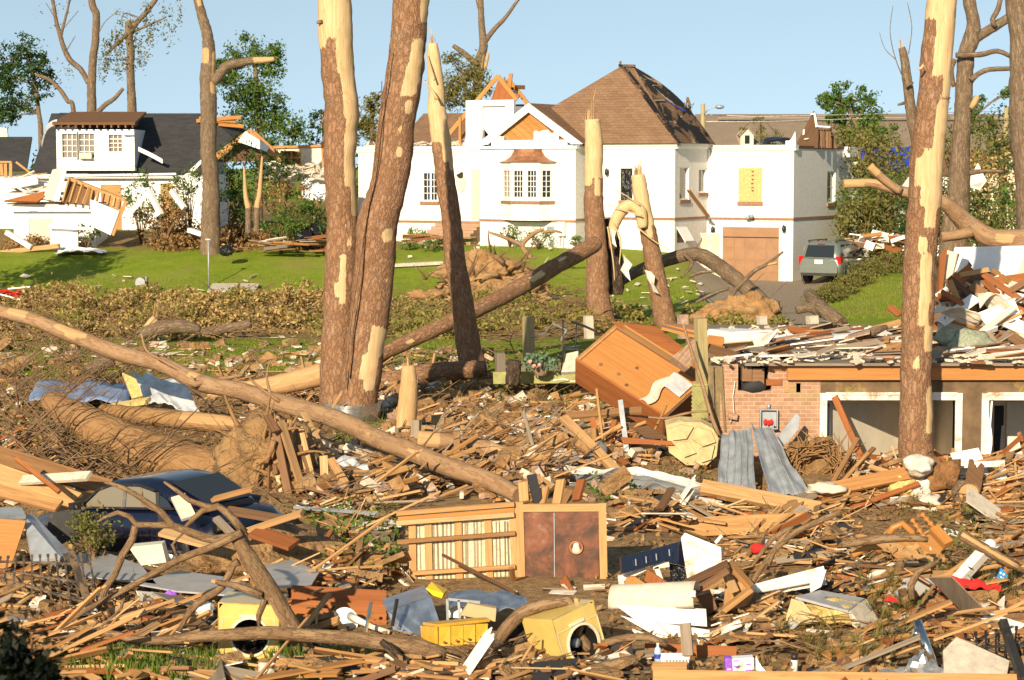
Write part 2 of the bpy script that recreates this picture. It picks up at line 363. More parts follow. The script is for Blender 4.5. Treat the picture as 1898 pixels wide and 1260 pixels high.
M['dirtywhite'] = m_plain('muddy_white_paint', (.74,.70,.62), .55, sc=4, amt=.2, dirt=(.36,.25,.14), dirt_t=.58, bump=.1)
M['drywall'] = m_plain('drywall', (.62,.54,.43), .85, sc=5, amt=.2, dirt=(.42,.30,.19), dirt_t=.62, bump=.2)
M['beige'] = m_plain('beige_wall_paint', (.74,.66,.53), .8, sc=2, amt=.12, bump=.05)
M['whitebrick'] = m_brick('painted_white_brick', (.79,.77,.72), (.76,.74,.69), (.70,.68,.63), amt=.5, bw=.22, bh=.08, weath=(.66,.61,.53))
M['brick'] = m_brick('old_pink_brick', (.34,.185,.115), (.43,.255,.165), (.42,.345,.255), stain=(.32,.28,.09), st=.60)
M['redtrim'] = m_brick('brown_brick_course', (.27,.14,.08), (.33,.18,.105), (.36,.26,.18), bw=.1, bh=.3)
M['rubble'] = m_plain('broken_brick', (.37,.23,.16), .9, sc=9, amt=.4, dirt=(.45,.36,.27), dirt_t=.55, bump=.4)
M['stone'] = m_plain('yellow_flagstone', (.50,.385,.19), .85, sc=5, amt=.3, dirt=(.45,.34,.18), dirt_t=.6, bump=.5, bd=.02)
M['concrete'] = m_plain('concrete', (.52,.46,.37), .9, sc=7, amt=.25, dirt=(.36,.28,.2), dirt_t=.62, bump=.35)
M['shingle'] = m_shingle('brown_shingle', (.20,.115,.068), (.26,.16,.098), (.145,.085,.052))
M['tornshingle'] = m_shingle('torn_brown_shingle', (.17,.10,.06), (.22,.14,.085), (.12,.07,.045), torn=(.36,.27,.19), tt=.47)
M['blackshingle'] = m_shingle('charcoal_shingle', (.045,.045,.048), (.065,.064,.066), (.035,.035,.038), th=.16)
M['greyshingle'] = m_shingle('grey_brown_shingle', (.27,.205,.15), (.31,.24,.18), (.23,.175,.13), tw=.5, th=.2)
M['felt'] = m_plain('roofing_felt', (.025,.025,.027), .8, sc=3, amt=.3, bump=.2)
M['copper'] = m_metal('brown_copper', (.48,.22,.11), .45, rust=(.30,.13,.07), rt=.58, sc=2.5, metal=.6)
M['garage'] = m_plain('brown_door_paint', (.30,.165,.085), .5, sc=2, amt=.15, bump=.05)
M['glass'] = m_glass('dark_glass')
M['curtainglass'] = m_glass('curtained_glass', (.20,.17,.12))
M['blackplastic'] = m_plain('black_plastic', (.012,.012,.014), .22, sc=5, amt=.4, bump=.6, bd=.05)
M['black'] = m_plain('black_iron', (.018,.017,.018), .5, sc=10, amt=.3, dirt=(.12,.085,.05), dirt_t=.64, bump=.1)
M['dirtyiron'] = m_plain('muddy_black_iron', (.05,.04,.03), .7, sc=9, amt=.4, dirt=(.2,.13,.07), dirt_t=.5, bump=.2)
M['lattice'] = m_plain('olive_lattice_paint', (.30,.29,.10), .7, sc=6, amt=.3, bump=.1)
M['steel'] = m_metal('galvanised_steel', (.60,.66,.74), .32, rust=(.42,.36,.28), rt=.7)
M['greysteel'] = m_metal('grey_metal_siding', (.42,.45,.48), .5, rust=(.36,.24,.12), rt=.72, metal=.35, sc=2)
M['chrome'] = m_metal('chrome', (.78,.78,.78), .12, metal=1.0)
M['foil'] = m_metal('crumpled_foil', (.66,.66,.66), .3, metal=.8, sc=5)
M['tarp'] = m_plain('grey_plastic_film', (.50,.52,.55), .3, sc=3, amt=.3, bump=.3, dirt=(.55,.45,.3), dirt_t=.66)
M['bluetarp'] = m_plain('slate_blue_tarp', (.21,.29,.47), .45, sc=4, amt=.2, bump=.5, bd=.03, dirt=(.34,.38,.50), dirt_t=.6)
M['royaltarp'] = m_plain('royal_blue_tarp', (.025,.06,.42), .5, sc=2, amt=.3, bump=.3)
M['slate'] = m_plain('blue_grey_laminate', (.38,.375,.375), .35, sc=3, amt=.2, dirt=(.48,.36,.22), dirt_t=.64, bump=.05)
M['yellow'] = m_plain('harvest_yellow_enamel', (.62,.45,.13), .3, sc=4, amt=.12, dirt=(.40,.28,.10), dirt_t=.68, bump=.05, coat=.4)
M['ochre'] = m_plain('chipped_ochre_paint', (.66,.36,.03), .5, sc=5, amt=.2, dirt=(.70,.52,.30), dirt_t=.68, bump=.1)
M['brightyellow'] = m_plain('bright_yellow_plastic', (.85,.55,.02), .4, sc=4, amt=.1)
M['rust'] = None
M['cream'] = m_plain('cream_enamel', (.70,.63,.46), .4, sc=3, amt=.1, dirt=(.42,.3,.16), dirt_t=.68, bump=.05)
M['panelcream'] = m_plain('plastered_lath', (.66,.57,.38), .85, sc=18, amt=.3, dirt=(.35,.25,.14), dirt_t=.64, bump=.5)
M['navy'] = m_plain('dark_blue_car_paint', (.0035,.006,.022), .22, sc=2, amt=.3, dirt=(.10,.07,.045), dirt_t=.66, bump=.03, coat=.6)
M['suvpaint'] = m_plain('silver_green_car_paint', (.22,.245,.215), .3, metal=.45, sc=1, amt=.05, bump=0, coat=.8)
M['tyre'] = m_plain('rubber', (.02,.02,.02), .8, sc=9, amt=.3)
M['rim'] = m_metal('alloy_wheel', (.5,.5,.5), .35)
M['taillight'] = m_plain('red_lens', (.55,.01,.008), .15, sc=4, amt=.2, bump=0, coat=.6)
M['redcloth'] = m_plain('red_cloth', (.62,.02,.015), .85, sc=8, amt=.4, bump=.5)
M['purple'] = m_plain('purple_plush', (.30,.10,.60), .9, sc=14, amt=.4, bump=.6)
M['polka'] = None
M['pink'] = m_plain('pink_plush', (.7,.32,.30), .9, sc=9, amt=.3)
M['insul'] = m_plain('yellow_insulation', (.62,.46,.17), .95, sc=9, amt=.35, bump=.8, bd=.03)
M['brownfoam'] = m_plain('brown_batting', (.26,.125,.045), .95, sc=6, amt=.5, bump=.9, bd=.05)
M['rockwhite'] = m_plain('pale_stone', (.62,.56,.48), .85, sc=5, amt=.3, dirt=(.4,.3,.2), dirt_t=.6, bump=.6, bd=.03)
M['carpet'] = m_plain('sage_carpet', (.29,.31,.22), .95, sc=22, amt=.45, bump=.5)
M['floral'] = m_plain('floral_cushion', (.16,.16,.17), .9, sc=7, amt=.4, dirt=(.50,.27,.22), dirt_t=.6)
M['claysoil'] = m_plain('orange_clay', (.33,.18,.07), .95, sc=4, amt=.5, dirt=(.36,.23,.11), dirt_t=.55, bump=.9, bd=.08)
M['rootsoil'] = m_plain('root_ball_soil', (.27,.155,.065), .95, sc=4, amt=.5, dirt=(.35,.21,.09), dirt_t=.55, bump=1, bd=.1)
M['cloth'] = m_plain('olive_drape', (.22,.16,.08), .9, sc=5, amt=.4, bump=.3)
M['box'] = m_plain('cardboard', (.50,.36,.19), .85, sc=4, amt=.15, bump=.1)
M['wire'] = m_plain('white_cable', (.75,.72,.66), .5)
M['siding'] = m_plain('white_siding', (.74,.75,.76), .55, sc=2, amt=.1, bump=.05)
M['weathered'] = m_plain('stained_sheathing', (.15,.095,.05), .85, sc=2.2, amt=.5, dirt=(.40,.27,.06), dirt_t=.60, bump=.25)
M['bluebottle'] = m_plain('clear_blue_plastic', (.45,.62,.78), .15, sc=6, amt=.3)
M['evergreen'] = m_leaf('shade_coloured_leaf', [(.003,.006,.002),(.006,.011,.004),(.004,.008,.003)], .1)  # near-black greens: the corner bush's shade is put into its leaf colour
M['leaf_dark'] = m_leaf('dark_green_leaf', [(.022,.055,.014),(.045,.095,.022),(.075,.13,.03)])
M['leaf_mid'] = m_leaf('mid_green_leaf', [(.05,.115,.018),(.085,.165,.028),(.12,.20,.04),(.17,.20,.06)])
M['leaf_olive'] = m_leaf('olive_leaf', [(.10,.12,.025),(.155,.165,.04),(.22,.20,.065),(.26,.19,.075)])
M['leaf_dry'] = m_leaf('dry_tan_leaf', [(.27,.165,.055),(.42,.275,.105),(.54,.39,.18),(.36,.265,.085),(.24,.20,.055),(.15,.09,.035)], .2)
M['leaf_litter'] = m_leaf('fallen_leaf', [(.16,.085,.035),(.27,.155,.06),(.36,.23,.10),(.21,.115,.045)], .15)
M['leaf_sage'] = m_leaf('grey_green_leaf', [(.16,.25,.17),(.24,.34,.23),(.12,.2,.1)])
M['grassblade'] = m_leaf('grass_blade', [(.15,.22,.015),(.20,.28,.025),(.28,.32,.05),(.33,.28,.09)], .3)
M['tallgrass'] = m_leaf('tall_grass_blade', [(.07,.14,.015),(.12,.20,.025),(.24,.24,.06)], .3)
M['leaf_bough'] = m_leaf('yellowing_leaf', [(.15,.16,.035),(.24,.225,.055),(.33,.28,.09),(.38,.27,.11)])
M['needle'] = m_leaf('pine_needle', [(.10,.11,.03),(.19,.165,.045),(.28,.20,.07)], .15)
def _rust():
    m = MT('rusted_panel'); v = m.uv(obj=True)
    k = m.ramp(m.noise(v, 2.3, 8, .72, .4), [(.30,(.035,.026,.022)),(.45,(.10,.05,.032)),(.58,(.23,.085,.045)),(.72,(.30,.20,.15))])
    k = m.mix(m.ramp(m.noise(v, 5, 6, .7), [(.6,0.0),(.72,.7)]), k, (.26,.24,.22))
    m.col(k); m.rough(.55, .3); m.bump(m.noise(v, 9, 5), .3, .01); M['rust'] = m.mat
_rust()
def _polka():
    m = MT('blue_dotted_cloth'); v = m.n('TexVoronoi'); v.inputs['Scale'].default_value = 22; m.l(m.uv(obj=True), v.inputs[0])
    m.col(m.ramp(v.outputs[0], [(.28,(.8,.8,.8)),(.32,(.03,.22,.5))])); m.rough(.8); M['polka'] = m.mat
_polka()
def _ground():
    m = MT('ground'); v = m.uv(obj=True); a = m.n('Attribute', attribute_name='grass'); l = m.n('Attribute', attribute_name='litter'); dr = m.n('Attribute', attribute_name='clay')
    n1 = m.noise(v, 1.1, 8, .7); n2 = m.noise(v, 6, 8, .75); n3 = m.noise(v, .33, 5, .6)
    dirt = m.ramp(n2, [(.28,(.13,.08,.04)),(.45,(.29,.185,.092)),(.60,(.43,.285,.145)),(.75,(.52,.38,.215))])
    lit = m.ramp(m.noise(v, 11, 8, .8), [(.3,(.13,.08,.035)),(.5,(.27,.18,.078)),(.7,(.38,.29,.13))])
    gr = m.ramp(m.math('ADD', m.math('MULTIPLY', n1, .5), m.math('MULTIPLY', n2, .5)), [(.33,(.13,.185,.014)),(.5,(.20,.27,.022)),(.66,(.28,.32,.045))])
    gr = m.mix(m.ramp(n3, [(.48,0.0),(.70,.7)]), gr, (.30,.25,.085))
    cl = m.ramp(n2, [(.3,(.26,.14,.055)),(.6,(.35,.205,.09))])
    def msk(x, amp=.55): return m.ramp(m.math('ADD', x, m.math('MULTIPLY', m.math('SUBTRACT', n1, .5), amp*2)), [(.42,0.0),(.58,1.0)])
    k = m.mix(msk(a.outputs['Fac']), dirt, gr); k = m.mix(msk(l.outputs['Fac']), k, lit); k = m.mix(msk(dr.outputs['Fac']), k, cl)
    m.col(k); m.rough(.95, 0, .1); m.bump(m.math('ADD', n2, m.noise(v, 25, 5)), .9, .06); M['ground'] = m.mat
_ground()
def _asphalt():
    m = MT('gravelly_drive'); v = m.uv(obj=True); m.col(m.ramp(m.noise(v, 7, 8, .75), [(.3,(.20,.155,.115)),(.55,(.30,.24,.18)),(.75,(.38,.31,.235))])); m.rough(.95, 0, .1); m.bump(m.noise(v, 30, 4), .5, .02); M['drive'] = m.mat
_asphalt()
# ------------------------------------------------------------------ ground
def H0(x, y):
    if y > 400 or abs(x) > 150: return 0.0
    z = 1.72*sst(88.5, 100.5, y)*(1-sst(7.2, 10.2, x))
    z += .55*sst(99, 106, y)*(1-sst(-10, -4, x))
    z += .75*sst(78, 93, y)*sst(13.0, 16.5, x)*(1-sst(105, 118, y))
    z += .12*sst(84, 96, y)*sst(8, 10, x)*(1-sst(13, 15, x))
    q = 1-sst(52, 64, y)
    if q > 0:
        p = Vector((x*.33, y*.33, 0)); n = noise.fractal(p, 1, 2, 4); n2 = noise.noise(Vector((x*1.3, y*1.3, 5)))
        z += q*(.13*n+.05*n2)*(.15+.85*sst(25.5, 31, y))
        z -= .42*sst(1.6, 3.6, x)*math.exp(-((y-34.3)/3.0)**4)            # the lumber field lies in a hollow
        z += .30*math.exp(-((x+4.3)/2.2)**2-((y-37.5)/3.0)**2)
        z += .45*math.exp(-((x+9.5)/3.0)**2-((y-40)/4.0)**2)               # dirt bank on the far left
        z += .18*math.exp(-((x-2.2)/2.0)**2-((y-39)/2.5)**2)
        dip = sst(3.2, 3.8, x)*sst(39.5, 39.95, y)*(1-sst(50, 52, y)); z = z*(1-dip)-.75*dip
    return z
def lin(a, b, n): return [a+(b-a)*i/n for i in range(n)]
XS = [-6000,-2500,-900,-400,-180,-90,-55,-40]+lin(-32, 32, 150)+[32,40,55,90,180,400,900,2500,6000]
YS = [-60,-20,0,8,13]+lin(17, 60, 150)+lin(60, 112, 95)+[112,118,126,140,170,230,330,500,900,2000,7000]
def zone(x, y):
    px, py = PX((x, y, 0)) if y > 5 else (0, 3000)
    g = l = c = 0.0
    if y > 60: g = 1.0
    if 66 < y < 91 and x < 3.4+(y-66)*.12:                                 # brown brush band across the lawn
        l = sst(66, 70, y)*(1-sst(84.5, 91, y))*(1-sst(2.2, 5.2, x))
    if x < -5 and y > 97.5: l = max(l, .9*sst(97.5, 101, y))
    if x > 15: l = max(l, sst(17, 18.5, x)*sst(96, 99, y))
    c = max(0, math.exp(-((x+.6)/2.3)**2-((y-93.5)/4.2)**2)*1.05, math.exp(-((x-9.2)/2.2)**2-((y-75)/2.5)**2))
    if y <= 64: g = max(g if y > 60 else 0, .55*math.exp(-((x+2.3)/2)**2-((y-46)/5)**2), .9*sst(54, 57, y)*(1-sst(3.5, 6, x)))
    if 20 < y < 26 and -5.5 < x < -2: g = max(g, .75)
    if y < 56: l = max(l, .55*(noise.noise(Vector((x*.4, y*.4, 9)))+.3))
    return g, l, c
mb = MB(); HV = []; AT = {'grass': [], 'litter': [], 'clay': []}
for y in YS:
    for x in XS:
        HV.append((x, y, H0(x, y))); g, l, c = zone(x, y) if (abs(x) < 60 and y < 200) else (1, 0, 0)
        AT['grass'].append(g); AT['litter'].append(l); AT['clay'].append(c)
nx = len(XS)
gF = np.array([(j*nx+i, j*nx+i+1, (j+1)*nx+i+1, (j+1)*nx+i) for j in range(len(YS)-1) for i in range(nx-1)])
ground = np_mesh('ground', np.array(HV, dtype=float), gF, M['ground'], origin=(0,0,0)); tag(ground, kind='structure')
for k, a in AT.items():
    la = ground.data.attributes.new(k, 'FLOAT', 'POINT'); la.data.foreach_set('value', a)
ground.data.polygons.foreach_set('use_smooth', [True]*len(gF))
# driveway, running up to the garage door
mb = MB()
def drv(u, v):
    y = 74+(100.6-74)*v; c = 9.4+1.4*v; hw = 2.0+.7*v; x = c-hw+2*hw*u+1.2*u*sst(.5,.9,v)
    return (x, y, H0(x, y)+.035)
mb.grid(drv, 10, 40); o = mb.build('driveway', M['drive']); tag(o, kind='structure')
for p in o.data.polygons: p.use_smooth = True
# pale path strip on the lawn and two paved patches
mb = MB(); a, b = G(722, 512), G(832, 508)
mb.bar((a.x, 95, H0(a.x,95)+.09), (b.x+.1, 95.6, H0(b.x,95.6)+.09), .5, .14); o = mb.build('garden_kerb', M['concrete']); tag(o, kind='structure')
# ------------------------------------------------------------------ pile height map (things stack on what lies below)
HMX0, HMY0, HMS = -16.0, 19.0, .10
HMW, HMH = 360, 260
HM = np.array([[H0(HMX0+i*HMS, HMY0+j*HMS) for i in range(HMW)] for j in range(HMH)])
HM0 = HM.copy()
def HCAP(x, y): return .07 if y < 25.2 else (.28 if x > 1.8 and 27 < y < 35 else .13)
def hm(x, y):
    i = int((x-HMX0)/HMS); j = int((y-HMY0)/HMS)
    if 0 <= i < HMW and 0 <= j < HMH: return float(HM[j, i])
    return H0(x, y)
def hm_raise(x, y, z, r=0):
    i = int((x-HMX0)/HMS); j = int((y-HMY0)/HMS)
    for jj in range(j-r, j+r+1):
        for ii in range(i-r, i+r+1):
            if 0 <= ii < HMW and 0 <= jj < HMH and HM[jj, ii] < z: HM[jj, ii] = max(HM[jj, ii], min(z, HM0[jj, ii]+HCAP(x, y)))
def GT(px, py):                                   # the point of the ground seen at a pixel
    z = 0.0
    for _ in range(8):
        p = G(px, py, z); z = .5*z+.5*H0(p.x, p.y)
    return Vector((p.x, p.y, H0(p.x, p.y)))
# ------------------------------------------------------------------ the white house (stands turned 28 degrees)
PHI = R(28); CF, SF = math.cos(PHI), math.sin(PHI)
HO = Vector(((1250-949)/FPX*98, 98, 0))
MH = Matrix(((CF, SF, 0, HO.x), (-SF, CF, 0, HO.y), (0, 0, 1, 0), (0, 0, 0, 1)))
def hl(a, b, z): return MH @ Vector((a, b, z))
def ha(px, b):                                    # along the front at depth b
    for _ in range(1):
        k = (px-949)/FPX/CP
        a = (k*(HO.y+b*CF)-HO.x-b*SF)/(CF+k*SF)
    return a
def hz(py, a, b): return W(949, py, hl(a, b, 0).y).z
def hb(px, a):                                    # along a side wall at a
    k = (px-949)/FPX/CP
    return (k*(HO.y-a*SF)-HO.x-a*CF)/(SF-k*CF)
def wall(mb, ax, c, u0, u1, z0, z1, th, holes=()):
    # ax 'a': wall along a, outer face at b=c, thickness into +b.  ax 'b': wall along b, outer face at a=c, thickness into -a
    us = sorted({u0, u1, *[h[0] for h in holes], *[h[1] for h in holes]}); zs = sorted({z0, z1, *[h[2] for h in holes], *[h[3] for h in holes]})
    def solid(i, j):
        um, zm = (us[i]+us[i+1])/2, (zs[j]+zs[j+1])/2
        return not any(h[0] < um < h[1] and h[2] < zm < h[3] for h in holes)
    def P(u, z, d): return (u, c+d, z) if ax == 'a' else (c-d, u, z)
    for i in range(len(us)-1):
        for j in range(len(zs)-1):
            if not solid(i, j): continue
            A, B, Z0, Z1 = us[i], us[i+1], zs[j], zs[j+1]
            for d, fl in ((0, False), (th, True)):
                n = mb.add([P(A,Z0,d), P(B,Z0,d), P(B,Z1,d), P(A,Z1,d)]); uv = [(A,Z0),(B,Z0),(B,Z1),(A,Z1)]
                idx = [n, n+1, n+2, n+3]
                mb.face(idx[::-1] if fl else idx, uv[::-1] if fl else uv)
            for (di, dj, e) in ((-1,0,((A,Z0),(A,Z1))), (1,0,((B,Z1),(B,Z0))), (0,-1,((B,Z0),(A,Z0))), (0,1,((A,Z1),(B,Z1)))):
                ii, jj = i+di, j+dj
                if 0 <= ii < len(us)-1 and 0 <= jj < len(zs)-1 and solid(ii, jj): continue
                (ua, za), (ub, zb) = e
                n = mb.add([P(ua,za,0), P(ub,zb,0), P(ub,zb,th), P(ua,za,th)]); L = abs(ub-ua)+abs(zb-za)
                mb.face([n+3, n+2, n+1, n] if fl else [n, n+1, n+2, n+3], [(0,0),(L,0),(L,th),(0,th)])
house = thing('white_brick_house', 'large white brick house with brown hipped roof and torn gable above the lawn', 'house', hl(-4, 3, 1.0))
def hpart(mb, name, mat, parent=None): 
    return mb.build(name, mat, parent or house)
def HMB(): m = MB(); m.M = MH; return m
ZT = 6.36; ZL = 3.03; WTH = .28
BG, BL, BR, BW = -1.0, .55, .9, 3.9               # front planes: gable block, left wing, recess, garage wing
aG0, aG1 = ha(890, BG), ha(1066, BG); aL0 = ha(666, BL); aT0 = ha(1108, 0); aW1 = ha(1468, BW); bWe = hb(1572, aW1)
def rect(px0, px1, py0, py1, b): 
    a0, a1 = ha(px0, b), ha(px1, b); am = (a0+a1)/2
    return (a0, a1, hz(py1, am, b), hz(py0, am, b))
def srect(px0, px1, py0, py1, a):
    b0, b1 = hb(px0, a), hb(px1, a); bm_ = (b0+b1)/2
    return (b0, b1, W(949, py1, hl(a, bm_, 0).y).z, W(949, py0, hl(a, bm_, 0).y).z)
def window(ax, c, h, nx, nz, pane='glass', fw=.07, sill=True, name='window', mull=True, rec=.09):
    u0, u1, z0, z1 = h
    def B(mb, ua, ub, za, zb, d0, d1):
        if ax == 'a': mb.box2((ua, c+d0, za), (ub, c+d1, zb))
        else: mb.box2((c-d1, ua, za), (c-d0, ub, zb))
    m = HMB(); B(m, u0, u0+fw, z0, z1, rec-.05, rec+.08); B(m, u1-fw, u1, z0, z1, rec-.05, rec+.08)
    B(m, u0+fw, u1-fw, z0, z0+fw, rec-.05, rec+.08); B(m, u0+fw, u1-fw, z1-fw, z1, rec-.05, rec+.08)
    for i in range(1, nx):
        u = u0+fw+(u1-u0-2*fw)*i/nx; wd = .028 if not (mull and nx == 4 and i == 2) else .09
        B(m, u-wd/2, u+wd/2, z0+fw, z1-fw, rec-.002, rec+.03)
    for j in range(1, nz):
        z = z0+fw+(z1-z0-2*fw)*j/nz; B(m, u0+fw, u1-fw, z-.014, z+.014, rec+.001, rec+.027)
    w_ = hpart(m, name, M['cleanwhite'])
    m = HMB(); B(m, u0+fw*.5, u1-fw*.5, z0+fw*.5, z1-fw*.5, rec+.035, rec+.05); m.build('pane', M[pane], w_)
    if sill:
        m = HMB(); B(m, u0-.08, u1+.08, z0-.16, z0-.003, -.07, .1); m.build('sill', M['redtrim'], w_)
    return w_
# walls
gz = -.3
wl = HMB()
win_l = rect(783, 812, 318, 373, BL); door_l = rect(880, 892, 318, 405, BL)
wall(wl, 'a', BL, aL0, aG0+.2, gz, hz(277, aL0, BL), WTH, [win_l])
wall(wl, 'b', aL0+WTH, BL+WTH, 9, gz, hz(277, aL0, BL), WTH)
wall(wl, 'a', BG, aG0, aG1, gz, ZT-.1, WTH, [rect(930, 1026, 312, 368, BG)])
wall(wl, 'b', aG1, BG+WTH, BR, gz, ZT-.1, WTH)
wall(wl, 'b', aG0+WTH, BG+WTH, BL, gz, ZT-.1, WTH)
door_r = (ha(1072, BR), ha(1096, BR), hz(402, aG1, BR), hz(306, aG1, BR))
wall(wl, 'a', BR, aG1+.004, aT0+.1, gz, ZT-.1, WTH, [door_r])
t_win = rect(1149, 1190, 312, 371, 0)
wall(wl, 'a', 0, aT0, 0, gz, ZT, WTH, [t_win])
wall(wl, 'b', aT0+WTH, WTH, BR, gz, ZT, WTH)
s1 = srect(1258, 1275, 309, 370, 0); s2 = srect(1293, 1308, 312, 357, 0); s3 = srect(1253, 1271, 420, 450, 0)
wall(wl, 'b', 0, WTH, BW-.002, gz, ZT, WTH, [s1, s2, s3])
osb = rect(1369, 1408, 313, 373, BW); gar = rect(1338, 1442, 421, 524, BW)
ZW = ZT-.06
wall(wl, 'a', BW, -WTH+.01, aW1, -.4, ZW, WTH, [osb, (gar[0], gar[1], -.2, gar[3])])
sw = srect(1530, 1545, 317, 376, aW1)
wall(wl, 'b', aW1, BW+WTH, bWe, -.4, ZW-.03, WTH, [sw])
wall(wl, 'a', bWe, -5, aW1, -.4, ZW-.03, WTH); wall(wl, 'b', aL0+WTH, 9, 12, -.3, 6, WTH)
walls = hpart(wl, 'wall', M['whitebrick'])
# inner dark floors so that windows do not look through to the sky
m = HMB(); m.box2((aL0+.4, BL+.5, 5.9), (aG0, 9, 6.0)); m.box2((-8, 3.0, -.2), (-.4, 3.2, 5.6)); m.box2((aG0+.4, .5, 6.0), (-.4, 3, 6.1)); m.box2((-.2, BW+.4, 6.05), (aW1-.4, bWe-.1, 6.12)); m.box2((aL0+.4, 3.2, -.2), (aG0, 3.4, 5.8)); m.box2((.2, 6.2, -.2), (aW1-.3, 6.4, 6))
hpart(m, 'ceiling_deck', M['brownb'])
# brown brick course, cornice
m = HMB()
def course(ax, c, u0, u1, z, h=.11, d=.035):
    if ax == 'a': m.box2((u0, c-d, z), (u1, c-.002, z+h))
    else: m.box2((c+.002, u0, z), (c+d, u1, z+h))
course('a', BL, aL0-.02, aG0-.002, hz(411, aL0, BL)); course('a', BG, aG0-.03, aG1+.03, hz(410, aG0, BG))
course('b', aG1, BG, BR, hz(410, aG1, BG)); course('a', 0, aT0-.03, .035, hz(408, 0, 0)); course('b', 0, .001, BW-.04, hz(408, 0, 0)); course('a', BW, .04, aW1+.035, hz(407.5, 2, BW)); course('b', aW1, BW+.001, bWe, hz(407.5, aW1, BW))
hpart(m, 'brick_course', M['redtrim'])
m = HMB()
for ax, c, u0, u1, z in (('a', BL, aL0-.1, aG0-.01, hz(277, aL0, BL)), ('a', 0, aT0-.1, .14, ZT), ('b', 0, .001, BW-.15, ZT), ('a', BW, .15, aW1+.12, ZW)):
    for dz, hh, d in ((0, .13, .14), (-.12, .118, .07)):
        if ax == 'a': m.box2((u0, c-d, z+dz), (u1, c+.3, z+dz+hh))
        else: m.box2((c-.3, u0, z+dz), (c+d, u1, z+dz+hh))
z = ZT-.1; m.box2((aG0-.08, BG-.12, z), (aG1+.12, BG+.3, z+.12)); m.box2((aG1+.121, BR-.1, z), (aT0-.11, BR+.3, z+.12)); m.box2((aG1-.2, BG+.301, z), (aG1+.12, BR-.101, z+.12))
hpart(m, 'cornice', M['cleanwhite'])
# downspout at the inner corner
m = HMB(); m.box2((.004, BW-.12, .4), (.09, BW-.02, ZT-.15)); hpart(m, 'downspout', M['cleanwhite']); m = HMB(); m.box2((aG1+.005, BR-.12, 1.3), (aG1+.09, BR-.02, 6.1)); hpart(m, 'downspout', M['cleanwhite'])
# windows and doors
window('a', BL, win_l, 4, 4); 
window('a', 0, (t_win[0]+(t_win[1]-t_win[0])*.52, t_win[1], t_win[2], t_win[3]), 2, 4, 'curtainglass', sill=False)
window('b', 0, s1, 1, 1, 'curtainglass'); window('b', 0, s2, 2, 1, 'curtainglass'); 
window('b', aW1, sw, 1, 2, 'curtainglass')
m = HMB(); a0, a1, z0, z1 = t_win; a1 = a0+(a1-a0)*.5
m.sheet(lambda u, v: (a0+(a1-a0)*u, .06+.05*noise.noise(Vector((u*5, v*7, 1))), z0+(z1-z0)*v), 10, 16, .01)
o = hpart(m, 'window_cover', M['blackplastic']); o['label'] = 'black plastic stretched over an open window'
m = HMB(); m.box2((t_win[0]-.08, -.07, z0-.16), (t_win[1]+.08, .1, z0-.003)); hpart(m, 'sill', M['redtrim'])
m = HMB(); a0, a1, z0, z1 = osb; m.box2((a0-.05, BW-.03, z0-.02), (a1+.05, BW+.02, z1+.05)); o = hpart(m, 'window_board', M['osb']); o['label'] = 'strand board sheet nailed over a window'
m = HMB()
for k, (du, dv) in enumerate(((.62,.92),(.62,.8),(.62,.68),(.6,.55),(.61,.42),(.62,.33))):
    q = a0+(a1-a0)*du; zz = z0+(z1-z0)*dv; m.box2((q-.06, BW-.034, zz-.04), (q+.06, BW-.0305, zz+.035))
m.build('printed_stamp', M['brownb'], o)
m = HMB(); m.box2((a0-.1, BW-.07, z0-.19), (a1+.1, BW+.1, z0-.025)); hpart(m, 'sill', M['redtrim'])
# bay window with copper roof
bay0, bay1 = ha(930, BG), ha(1027, BG); bz0, bz1 = hz(368, -6, BG), hz(312, -6, BG); bo = BG-.75
ia, ib = ha(948, bo), ha(999, bo)
base = [(bay0, BG-.004), (ia, bo), (ib, bo), (bay1, BG-.004)]
m = HMB(); m.prism([(a, b, bz1) for a, b in base], .28, (0,0,1)); bay = hpart(m, 'bay_window', M['cleanwhite']); m = HMB(); m.prism([(a, b, bz0-1.0) for a, b in base], .9, (0,0,1)); m.build('bay_base', M['cleanwhite'], bay)
for k in range(3):
    (A0, B0), (A1, B1) = base[k], base[k+1]; d = Vector((A1-A0, B1-B0, 0)); L = d.length; d.normalize(); nn = Vector((d.y, -d.x, 0))
    fr, gl = HMB(), HMB(); P0 = Vector((A0, B0, 0))
    def bb(mm, u0, u1, z0, z1, d0, d1):
        c = P0+d*((u0+u1)/2)+nn*((d0+d1)/2); mm.box((c.x, c.y, (z0+z1)/2), (u1-u0, abs(d1-d0), z1-z0), Matrix((d, nn, Vector((0,0,1)))).transposed())
    spans = [(.02, L/2-.001), (L/2+.001, L-.02)] if k == 1 else [(.02, L-.02)]
    for (u0, u1) in spans:
        f = .13 if k == 1 else .16
        bb(fr, u0, u0+f, bz0-.1, bz1, -.1, .02); bb(fr, u1-f, u1, bz0-.1, bz1, -.1, .02); bb(fr, u0+f, u1-f, bz0-.1, bz0+.08, -.1, .02); bb(fr, u0+f, u1-f, bz1-.1, bz1, -.1, .02)
        nn_ = 3 if k == 1 else 2
        for i in range(1, nn_): u = u0+f+(u1-u0-2*f)*i/nn_; bb(fr, u-.014, u+.014, bz0+.08, bz1-.1, -.05, -.02)
        for j in range(1, 5): z = bz0+.08+(bz1-bz0-.18)*j/5; bb(fr, u0+f, u1-f, z-.013, z+.013, -.052, -.022)
        bb(gl, u0+f-.01, u1-f+.01, bz0+.07, bz1-.09, -.075, -.06)
    w_ = fr.build('window_frame', M['cleanwhite'], bay); gl.build('pane', M['curtainglass' if k == 0 else 'glass'], bay)
m = HMB(); sb = [(bay0-.06, BG-.004), (ia-.03, bo-.07), (ib+.03, bo-.07), (bay1+.06, BG-.004)]
